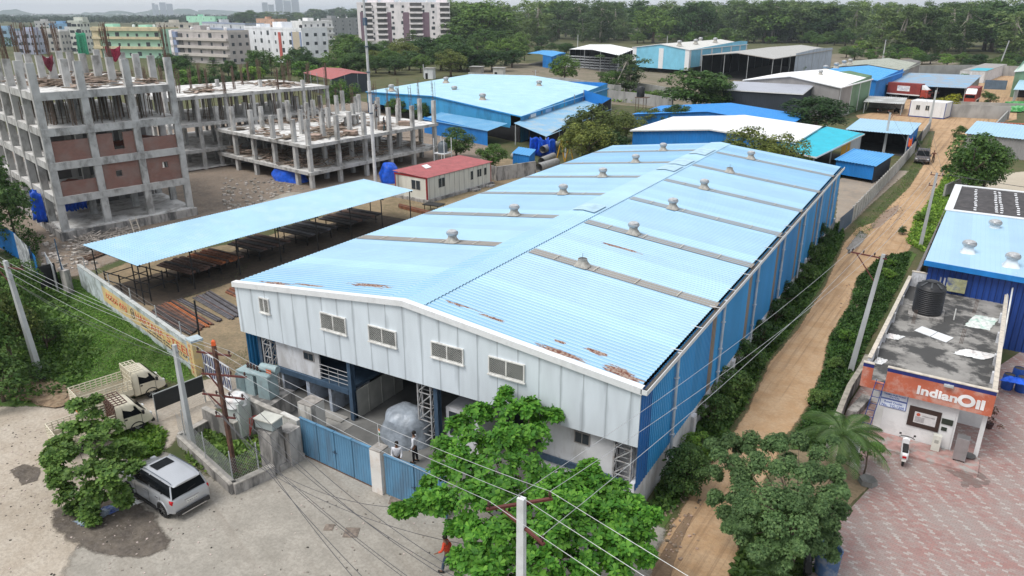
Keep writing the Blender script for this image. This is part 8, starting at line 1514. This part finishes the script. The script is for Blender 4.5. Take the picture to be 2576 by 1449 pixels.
# ================================================================== PEOPLE
def skinmesh(name, V, E_, Rr, mat, parent, lv=1, root=0):
    me = bpy.data.meshes.new(name); me.from_pydata([tuple(v) for v in V], E_, []); o = link(name, me, parent); m = o.modifiers.new('skin', 'SKIN'); sv = me.skin_vertices[0].data
    for i, r in enumerate(Rr): sv[i].radius = (r, r) if not isinstance(r, tuple) else r
    sv[root].use_root = True; m.use_smooth_shade = True; s_ = o.modifiers.new('sub', 'SUBSURF'); s_.levels = s_.render_levels = lv; me.materials.append(mat); return o
sk = pm('skin', (.20, .105, .065), .6)
def person(label, x, y, z, rz, shirt, pants, arms=((.25, 0, -.5), (.25, 0, -.5)), stride=.1, hgt=1.7, lean=0, bare=False, group=None, hairc=(.015, .012, .01)):
    """x forward; arms = hand offsets from the shoulder for left, right"""
    t = thing('person', label, 'person', (x, y, z), rz, group); t.scale = (hgt / 1.7,) * 3; H_ = Vector((0, 0, .93)); L = lean
    V = [H_, Vector((L * .3, 0, 1.12)), Vector((L * .7, 0, 1.34)), Vector((L, 0, 1.46)), Vector((L + .01, 0, 1.53)), Vector((L + .02, 0, 1.60)), Vector((L + .01, 0, 1.69))]; Rr = [.125, .12, (.15, .11), .065, .055, .085, .07]; E_ = [(i, i + 1) for i in range(6)]
    sh = MB()
    def chain(start, pts, rs):
        i0 = start
        for p, r in zip(pts, rs): V.append(Vector(p)); Rr.append(r); E_.append((i0, len(V) - 1)); i0 = len(V) - 1
        return i0
    legs, armsP = [], []
    for s_ in (1, -1):
        f = stride * s_; L3 = [(0, s_ * .09, .86), (f * .6, s_ * .10, .5), (f - .02, s_ * .11, .09)]; legs.append(L3); i = chain(0, L3, [.085, .055, .04]); chain(i, [(f + .12, s_ * .115, .035)], [.035])
        a = arms[0 if s_ > 0 else 1]; S0 = Vector((L, s_ * .19, 1.38)); Hn = S0 + Vector((a[0], a[1] * s_, a[2])); El = (S0 + Hn) / 2 + Vector((-.08, s_ * .05, -.03)); armsP.append((S0, El, Hn)); i = chain(2, [S0, El, Hn], [.052, .04, .028]); d = (Hn - El).normalized(); palm = Hn + d * .05; i = chain(i, [palm], [.03])
        side = d.cross(Vector((0, 0, 1)) if abs(d.z) < .9 else Vector((1, 0, 0))).normalized()
        for k in range(4): q = palm + side * (.022 * (k - 1.5)) + d * .03; chain(i, [q, q + d * (.045 + .008 * (1 if k in (1, 2) else 0)) + Vector((.008, 0, 0))], [.009, .008])
        chain(i, [palm - side * .045 + d * .02, palm - side * .055 + d * .05], [.010, .009])
    skinmesh('body', V, E_, Rr, sk, t, 1)
    tv = [Vector((0, 0, .9)), Vector((L * .3, 0, 1.12)), Vector((L * .7, 0, 1.33)), Vector((L, 0, 1.44))]; te = [(0, 1), (1, 2), (2, 3)]; tr_ = [.15, .145, (.175, .135), .085]
    for S0, El, Hn in armsP: n = len(tv); tv += [S0, El, El.lerp(Hn, .75 if not bare else .1)]; te += [(2, n), (n, n + 1), (n + 1, n + 2)]; tr_ += [.072, .058, .046]
    skinmesh('shirt', tv, te, tr_, shirt, t, 1)
    pv = [Vector((0, 0, .97)), Vector((0, 0, .88))]; pe = [(0, 1)]; pr = [.145, .15]
    for L3 in legs: n = len(pv); pv += [Vector(L3[0]), Vector(L3[1]), Vector(L3[2])]; pe += [(1, n), (n, n + 1), (n + 1, n + 2)]; pr += [.105, .078, .062]
    skinmesh('trousers', pv, pe, pr, pants, t, 1)
    b = MB(); c = Vector((L - .005, 0, 1.665)); b.lathe(c, [(.098, -.05), (.102, 0), (.09, .05), (.05, .085), (0, .095)], 14); b.build('hair', pm('hair%d' % int(hairc[0] * 1000), hairc, .8), t, True, False)
    for s_, L3 in zip((1, -1), legs): b = MB(); q = Vector(L3[2]); b.ob(q + Vector((-.08, -.045, -.09)), (.27, 0, 0), (0, .09, 0), (0, 0, .08)); b.build('shoe', blk, t, False, False, .02)
    b = MB(); hc = Vector((L + .10, 0, 1.635)); b.ob(hc + Vector((0, -.012, -.02)), (.025, 0, -.01), (0, .024, 0), (0, 0, .04)); b.build('nose', sk, t, False, False, .005)
    b = MB()
    for s_ in (-1, 1): b.ob(hc + Vector((-.012, s_ * .032 - .01, .02)), (.012, 0, 0), (0, .02, 0), (0, 0, .01)); b.cut()
    b.build('eye', blk, t, False, False); return t
ws = pm('shirt_white', (.72, .74, .80), .8, 0, .08, 3); dkp = pm('trousers_black', (.015, .015, .018), .8); dk2 = pm('clothes_dark', (.03, .035, .045), .8)
person('man in white shirt and black trousers standing just inside the open gate', -20.15, 24.35, .035, R(200), ws, dkp, ((.12, .1, -.52), (.05, .12, -.5)), .06, 1.74)
person('man in grey shirt holding something behind the gap beside the white gate pillar', -20.95, 22.45, .035, R(-80), pm('shirt_grey', (.42, .44, .48), .8), dkp, ((.3, -.05, -.25), (.3, -.05, -.3)), .05, 1.7, .05)
person('man in white shirt mostly hidden behind the white gate pillar', -20.3, 23.2, .035, R(-60), ws, dkp, hgt=1.72)
person('man in orange red shirt walking below the big leaved tree', -14.3, 18.95, .03, R(200), pm('shirt_orange', (.60, .07, .03), .8, 0, .25, 6), pm('jeans', (.05, .08, .13), .8), ((.25, .1, -.3), (-.1, .1, -.5)), .22, 1.72, .08)
person('man in brown standing on the dirt road beside the black car', -2.2, 126.2, .02, R(-95), pm('shirt_brown', (.14, .06, .04), .8), dkp, ((.25, .15, -.1), (.1, .2, -.4)), .1, 1.72)
pw1 = PM(14.2, .9, 5.52); person('worker in dark clothes standing at the slab edge reaching up', pw1.x, pw1.y, 5.52, R(60), dk2, pm('trousers_teal', (.03, .08, .09), .8), ((.2, .1, .45), (.1, .1, -.5)), .15, 1.78)
pw2 = PM(14.0, 2.2, 7.3); person('worker perched higher on bars beside the tall mast', pw2.x, pw2.y, 7.3, R(60), dk2, dk2, ((.3, .05, .1), (.3, .05, .0)), .1, 1.7); b = MB(); q = PM(14.0, 2.2, 5.52); b.bar(q + Vector((-.3, 0, 0)), q + Vector((-.3, 0, 2.9)), .05); b.cut(); b.bar(q + Vector((.3, 0, 0)), q + Vector((.3, 0, 2.9)), .05); b.cut(); b.bar(q + Vector((-.35, 0, 1.75)), q + Vector((.35, 0, 1.75)), .06)
lt = thing('ladder', 'thin bar ladder under the perched worker on the low frame roof', 'ladder', tuple(q)); b.build('rail', reb, lt)
# ================================================================== POLES AND WIRES
cpole = pm('pole_concrete', (.46, .48, .49), .85, 0, .1, .8, dirt=(.25, .25, .24), dscale=1.1, damt=.4, streak=3); rpole = pm('pole_rust', (.085, .045, .035), .8, 0, .4, 2, dirt=(.20, .10, .06), dscale=2, damt=.6); arm = pm('arm_rust', (.12, .035, .03), .7); ins = pm('insulator', (.06, .03, .025), .2); insw = pm('insulator_white', (.55, .56, .58), .2)
def pole(label, base, h, w0, w1, mt, arms=(), square=True, lean=(0, 0), tip=None):
    """arms = (z, dx0, dy0, dx1, dy1, n insulators, brace z)"""
    t = thing('power_pole', label, 'power pole', (base.x, base.y, 0), 0); B_ = Vector((base.x, base.y, 0)); T_ = B_ + Vector((lean[0], lean[1], h)); b = MB(); ln = lambda z: B_.lerp(T_, z / h)
    if square: b.add([B_ + Vector((sx * w0 / 2, sy * w0 * .38, 0)) for sx, sy in ((-1, -1), (1, -1), (1, 1), (-1, 1))] + [T_ + Vector((sx * w1 / 2, sy * w1 * .38, 0)) for sx, sy in ((-1, -1), (1, -1), (1, 1), (-1, 1))], [(3, 2, 1, 0), (4, 5, 6, 7), (0, 1, 5, 4), (1, 2, 6, 5), (2, 3, 7, 6), (3, 0, 4, 7)])
    else: b.tube([B_, T_], [w0 / 2, w1 / 2], 10)
    b.build('shaft', mt, t); tips = []
    for (z, x0, y0, x1, y1, n, bz) in arms:
        p, q = ln(z) + Vector((x0, y0, 0)), ln(z) + Vector((x1, y1, 0)); b = MB(); b.bar(p, q, .09, .07)
        if bz: b.bar(ln(bz), p.lerp(q, .15), .05)
        o = b.build('crossarm', arm, t); 
        for k in range(n): f = (k + .5) / n if n > 1 else 0; f = k / (n - 1) if n > 1 else 0; c = p.lerp(q, .04 + .92 * f); b = MB(); b.lathe(c + Vector((0, 0, .04)), [(.02, 0), (.02, .06), (.05, .08), (.055, .12), (.04, .15), (.05, .18), (.03, .22)], 10); b.build('insulator', ins, o, True); tips.append(c + Vector((0, 0, .26)))
    if tip: b = MB(); b.lathe(T_, [(w1 * .75, 0), (w1 * .6, .2), (.01, .28)], 4); b.build('tip_cover', tip, t)
    return t, tips
_, tW_ = pole('white concrete power pole at the bottom centre, rising through the big leaved tree', at(1309, 1800), 8.3, .28, .22, pm('pole_white', (.66, .68, .70), .8, 0, .08, .8, dirt=(.45, .46, .46), dscale=1.5, damt=.4), ((8.05, -.75, -.65, .6, .72, 3, 0), (7.3, -.85, .4, .9, -.3, 2, 0)))
_, tR_ = pole('tall grey power pole with rusty crossarm beside the kiosk verge', at(2140, 932), 7.75, .34, .20, cpole, ((7.5, -1.75, .35, .25, -.08, 4, 5.9),), lean=(.62, 0))
_, tF_ = pole('tall grey power pole at the branch of the dirt road', at(2315, 620), 7.1, .34, .2, cpole, ((6.9, -.5, .1, .5, -.1, 3, 0), (5.9, -.45, .1, .2, 0, 2, 0)), lean=(.15, 0))
pole('plain grey pole inside the transformer enclosure', at(485, 1130), 5.9, .34, .2, cpole)
_, tB_ = pole('rusty steel pole with several crossarms beside the transformer', at(592, 1195), 6.9, .22, .18, rpole, ((6.45, -.95, -.25, .75, .25, 3, 0), (5.4, -.8, -.3, 1.3, .5, 4, 4.6), (4.3, -1.0, -.3, 1.1, .35, 4, 3.6), (3.2, -.5, -.15, .5, .15, 2, 0)), True, (-.1, 0), pm('cone_orange', (.7, .12, .03), .6))
_, tL_ = pole('leaning grey power pole among the vine covered trees at left', at(105, 958), 7.7, .42, .24, cpole, ((7.3, -1.3, -.3, 1.2, .3, 4, 6.2),), lean=(-.3, -.2))
_, t1_ = pole('grey pole standing in front of the pale blue open shed', at(2222, 385), 6.3, .4, .28, cpole, ((6.0, 0, 0, 2.6, -.4, 2, 4.8),)); _, t2_ = pole('grey pole with yellow foot beside the white cabin', at(2335, 330), 7.5, .4, .28, cpole, ((7.0, -1.8, .4, .6, -.1, 3, 5.8),))
for k, (x, y, yt, lab) in enumerate(((1453, 122, 87, 'distant pole behind the racks shed'), (1678, 112, 90, 'distant pole above the tall sky blue warehouse'), (2220, 152, 100, 'distant pole behind the olive grey roof'), (2512, 172, 102, 'leaning distant pole at the far right'), (1347, 214, 176, 'pole beside the boundary wall behind the broad pale roof'), (1422, 398, 335, 'pole entangled with climbers by the faded lean-to'), (1066, 195, 162, 'thin pole left of the white block tank'))): pole(lab, at(x, y), hgt_at(x, y, yt), .5 if k < 4 else .28, .35 if k < 4 else .22, cpole, ((hgt_at(x, y, yt) - .6, -1.2, 0, 1.2, 0, 2, 0),) if k < 5 else (), lean=(1.5, 0) if k == 3 else (0, 0))
wr = pm('wire_alu', (.42, .43, .44), .4, .3); wd_ = pm('wire_dark', (.07, .07, .075), .6)
def wires(label, pairs, sag, mt, r=.010, grp=None):
    t = thing('power_wires', label, 'wires', tuple(pairs[0][0]), 0, grp)
    for p, q in pairs: p, q = Vector(p), Vector(q); b = MB(); n = 14; b.tube([p.lerp(q, i / n) - Vector((0, 0, sag * 4 * (i / n) * (1 - i / n))) for i in range(n + 1)], r, 4); b.build('wire', mt, t)
    return t
o = lambda p, dx, dy, z=0: p + Vector((dx, dy, z))
wires('three pale wires from the rusty pole over the forecourt to the white pole', [(tB_[0], tW_[0]), (tB_[1], tW_[1]), (tB_[2], tW_[2])], .35, wr); wires('pale wires from the leaning left pole to the rusty pole', [(tL_[0], tB_[3]), (tL_[1], tB_[0]), (tL_[2], tB_[1]), (tL_[3], tB_[2])], .3, wr)
wires('pale wires leaving the left pole across the grass', [(tL_[0] - Vector((30, -6, -.3)), tL_[0]), (tL_[1] - Vector((30, -6, -.3)), tL_[1]), (tL_[2] - Vector((30, -6, -.3)), tL_[2])], .3, wr); wires('pale wires from the white pole toward the lower right edge', [(tW_[0], o(tW_[0], 20, -5)), (tW_[1], o(tW_[1], 20, -5)), (tW_[2], o(tW_[2], 20, -5))], .2, wr)
wires('thin wires from the white pole along the blue wall to the tall grey pole', [(tW_[3], tR_[0]), (tW_[4], tR_[1]), (tW_[2], tR_[2])], .5, wr, .011); wires('wires from the tall grey pole to the next pole up the road', [(tR_[0], tF_[0]), (tR_[1], tF_[1]), (tR_[2], tF_[2])], .5, wr, .012); wires('wires from the far road pole to the pole at the pale blue shed', [(tF_[0], t1_[0]), (tF_[1], t1_[1]), (tF_[2], t2_[0])], .6, wd_, .014)
wires('thin wires sweeping from the far road pole to the right edge', [(tF_[0], tF_[0] + Vector((22, -2, 0))), (tF_[2], tF_[2] + Vector((22, -3, 0)))], .5, wd_, .012)
q0 = at(650, 1200, 1.2)
wires('dark service cables hanging low across the forecourt', [(o(tB_[8], 0, 0), at(1180, 1470, 3.0)), (tB_[9], at(1200, 1500, 3.0)), (tB_[10], at(1260, 1500, 3.2)), (o(q0, 0, 0, .6), at(1330, 1390, 2.4)), (o(q0, .2, .2, .6), at(1120, 1270, 2.0))], .9, wd_, .016)
wires('bundle of dark cables from the transformer toward the bottom edge', [(tB_[11], at(1080, 1500, 2.2)), (tB_[11] + Vector((0, 0, .05)), at(1095, 1500, 2.2)), (tB_[12], at(930, 1500, 2.0)), (tB_[7], at(980, 1520, 2.4))], .5, wd_, .014)
wires('loose cables between the plain grey pole and the leaning left pole', [(at(485, 1130) + Vector((0, 0, 5.5)), tL_[1] - Vector((0, 0, .8))), (at(485, 1130) + Vector((0, 0, 5.2)), tL_[2] - Vector((0, 0, 1.2))), (at(485, 1130) + Vector((0, 0, 5.6)), tB_[4])], .5, wd_, .012)
# ================================================================== TRANSFORMER YARD
wallrun('enclosure_wall', 'low stained concrete kerb wall around the transformer yard', 'wall', [at(545, 1068), at(455, 1118), at(590, 1243), at(690, 1196)], .55, .3, stc, pm('cope_grey', (.36, .34, .31), .9, 0, .3, 3)); wallrun('enclosure_wall', 'stepped kerb wall from the transformer yard to the gate', 'wall', [at(700, 1185), at(762, 1152)], .35, .4, stc, None)
wallrun('block_wall', 'short stained wall stub inside the transformer yard', 'wall', [at(520, 1075), at(602, 1115)], 1.2, .25, stc, pm('cope_grey', (.36, .34, .31), .9)); wallrun('block_wall', 'high grey wall behind the pale meter cabinet', 'wall', [at(600, 1065), at(745, 1135)], 1.9, .22, stc, pm('cope_grey', (.36, .34, .31), .9))
for k, (x, y, w_, h_, lab) in enumerate(((692, 1180, .8, 2.3, 'tall black streaked pillar carrying the small switch box'), (735, 1160, .8, 1.9, 'second streaked pillar beside the tall one'))): p = at(x, y); b = MB(); b.cb(p.x, p.y, 0, w_, w_, h_, .05); b.top('streaked_pillar', stc, lab, 'pillar')
p = at(692, 1180); sb = thing('switch_box', 'cream topped grey switch box on the tall streaked pillar', 'switch box', (p.x, p.y, 2.3)); b = MB(); b.cb(p.x, p.y, 2.45, 1.05, .7, .42, .1); b.build('case', pm('box_grey', (.30, .34, .34), .5), sb); b = MB(); b.cb(p.x, p.y, 2.87, 1.15, .8, .06, .1); b.build('lid', pm('lid_cream', (.60, .60, .54), .6), sb); b = MB()
for k in range(3): b.lathe((p.x - .62, p.y - .2 + k * .2, 2.6), [(.03, 0), (.06, .05), (.03, .1), (.06, .15), (.03, .2)], 8); b.cut()
for k in range(3): b.tube([(p.x - .62, p.y - .2 + k * .2, 2.75), (p.x - 1.0, p.y - .3 + k * .15, 2.7), (p.x - 1.0, p.y - .4, 1.8)], .02, 5); b.cut()
b.build('bushing', pm('cable_red', (.35, .04, .03), .5), sb)
p = at(660, 1035); tx = thing('transformer', 'pale blue grey oil transformer on a concrete plinth behind the rusty pole', 'transformer', (p.x, p.y, 0)); b = MB(); b.cb(p.x, p.y, 0, 3.2, 2.0, 1.2, .1); b.build('plinth', stc, tx); tg = pm('transformer_grey', (.30, .40, .42), .5, 0, .08, 2, dirt=(.2, .2, .2), damt=.4, dscale=3)
b = MB(); b.cb(p.x - .5, p.y, 1.2, 1.1, .9, 1.25, .1); b.cut(); b.cb(p.x + .75, p.y, 1.2, .8, .75, 1.35, .1); b.build('tank', tg, tx); b = MB()
for k in range(8): b.cb(p.x - 1.25 + k * .09, p.y - .05, 1.35, .03, .95, .95, .1)
b.build('radiator', tg, tx); b = MB(); b.cb(p.x, p.y, 2.5, 2.2, .9, .08, .1); b.tube([(p.x + .3, p.y + .1, 2.85), (p.x + 1.4, p.y + .25, 2.85)], .22, 12); b.build('top_cover', tg, tx, True); b = MB()
for k in range(5): b.lathe((p.x - .7 + k * .25, p.y, 2.58), [(.05, 0), (.09, .06), (.05, .12), (.09, .18), (.04, .3)], 8); b.cut()
b.build('bushing', ins, tx); b = MB(); b.cb(p.x + 1.1, p.y - .12, 2.72, .35, .02, .22, .1); b.build('warning_plate', pm('plate_orange', (.55, .12, .04), .6), tx)
p = at(608, 1098); mc = thing('meter_cabinet', 'tall pale cabinet under a white plastic sheet beside the rusty pole', 'cabinet', (p.x, p.y, 0)); b = MB(); b.cb(p.x, p.y, .25, 1.0, .9, 2.0, .15); b.build('case', pm('cab_pale', (.50, .54, .52), .5, 0, .08, 2), mc, bevel=.03); b = MB(); b.cb(p.x, p.y, 0, 1.1, 1.0, .24, .15); b.build('base', stc, mc); b = MB(); b.cb(p.x + .3, p.y - .475, .9, .18, .02, .2, .15); b.build('warning_sign', redp, mc)
b = MB(); blob(b, (p.x, p.y, 2.0), (.62, .55, .55), 24, seed=6, amp=.14); b.top('plastic_cover', wpl, 'crumpled white plastic sheet draped over the pale cabinet', 'cover', smooth=True)
for k, (x, y) in enumerate(((523, 1180), (590, 1232), (470, 1120), (655, 1208))): p = at(x, y); b = MB(); b.tube([(p.x, p.y, 0), (p.x, p.y, 2.1)], .03, 6); b.top('fence_post', pm('post_grey2', (.40, .42, .42), .6), 'grey fence post on the low kerb wall, %s' % ['middle of the car side', 'at the front corner', 'at the rear corner by the grass', 'on the forecourt side'][k], 'post', 'posts on the enclosure wall')
def meshfence(label, a, c, z0, z1, st=.16):
    t = thing('wire_mesh', label, 'wire fence', tuple(a)); b = MB(); d = c - a; L_ = d.length; n = int(L_ / st); hh = z1 - z0
    for k in range(-int(hh / st), n):
        for s_ in (0, 1):
            u0, u1 = k * st, k * st + hh; za, zb = (z0, z1) if s_ == 0 else (z1, z0); f0, f1 = max(0, u0), min(L_, u1)
            if f1 - f0 < .05: continue
            p = a + d * (f0 / L_); q = a + d * (f1 / L_); b.bar((p.x, p.y, za + (zb - za) * (f0 - u0) / hh), (q.x, q.y, za + (zb - za) * (f1 - u0) / hh), .008)
    b.build('mesh', pm('mesh_wire', (.30, .31, .31), .6), t)
meshfence('thin wire mesh above the kerb wall on the car side', at(455, 1118), at(590, 1243), .6, 1.9); meshfence('thin wire mesh above the kerb wall on the forecourt side', at(590, 1243), at(655, 1210), .6, 1.9)
a, c = at(398, 1062), at(518, 1012); b = MB(); d = c - a; nn = Vector((d.y, -d.x, 0)).normalized(); b.ob(a + Vector((0, 0, .75)), d, nn * .05, (0, 0, .95)); bs = thing('black_screen', 'black sheet screen with mesh below, behind the parked mini trucks', 'screen', tuple(a)); b.build('sheet', pm('black_sheet', (.015, .015, .017), .5), bs); b = MB(); b.ob(a + Vector((0, 0, 1.7)), d, nn * .06, (0, 0, .04)); b.cut()
for f in (0, .5, 1): b.bar(a + d * f, a + d * f + Vector((0, 0, 1.75)), .05); b.cut()
b.build('frame', pm('post_grey2', (.4, .42, .42), .6), bs); meshfence('dark wire mesh under the black sheet screen', a, c, .05, .75, .12)
# heaps and litter
b = MB(); p = at(95, 985); blob(b, (p.x, p.y, -.05), (2.8, 1.4, .32), 30, seed=21, amp=.2); b.top('straw_heap', pm('dry_straw', (.24, .17, .11), .95, 0, .4, 4, bump=1.2, bscale=12, dirt=(.36, .29, .2), dscale=3, damt=.6), 'low heap of dry brown cuttings at the foot of the leaning pole', 'heap', smooth=True)
rag('blue and white plastic sheet lying on the dark damp earth', 243, 1298, .04, .7, 1.5, 31, pm('sheet_blue_white', (.30, .36, .42), .5, 0, .3, 2, dirt=(.03, .08, .35), dscale=1.3, damt=.9), .3); rag('white crumpled plastic near the trunk of the young tree', 325, 1262, .04, .9, .6, 32, wpl, .14); rag('dirty plastic loops beside the silver car', 385, 1272, .04, .8, .4, 33, pm('dirty_plastic', (.30, .28, .25), .6), .12)
rg = random.Random(77); b = MB()
for k in range(380):
    x, y = (rg.uniform(0, 1100), rg.uniform(1230, 1449)) if k < 220 else ((rg.gauss(280, 70), rg.gauss(1330, 40)) if k < 270 else (rg.uniform(0, 160), rg.uniform(1050, 1300))); p = at(x, y); r = rg.uniform(.012, .045); b.cb(p.x, p.y, .022, r * 2, r * 1.4, r * .6, rg.uniform(0, 3))
b.top('litter', pm('litter_mix', (.30, .265, .23), .9, 0, .5, 3, island=.9), 'small stones and scraps scattered over forecourt and roadside', None, None, 'stuff')
b = MB()
for k in range(420):
    f = rg.random(); x, y = [(1700 + rg.gauss(0, 18), 1290), (2160, 760), (2250, 520)][k % 3]; p = at(x + rg.gauss(0, 20), y + rg.gauss(0, 70 if k % 3 == 0 else 25)); r = rg.uniform(.02, .07); b.cb(p.x, p.y, .015, r * 2, r * 1.4, r, rg.uniform(0, 3))
b.top('road_stones', pm('road_stone', (.30, .23, .17), .95, 0, .4, 3, island=.5), 'loose stones along the edges of the dirt road', None, None, 'stuff')
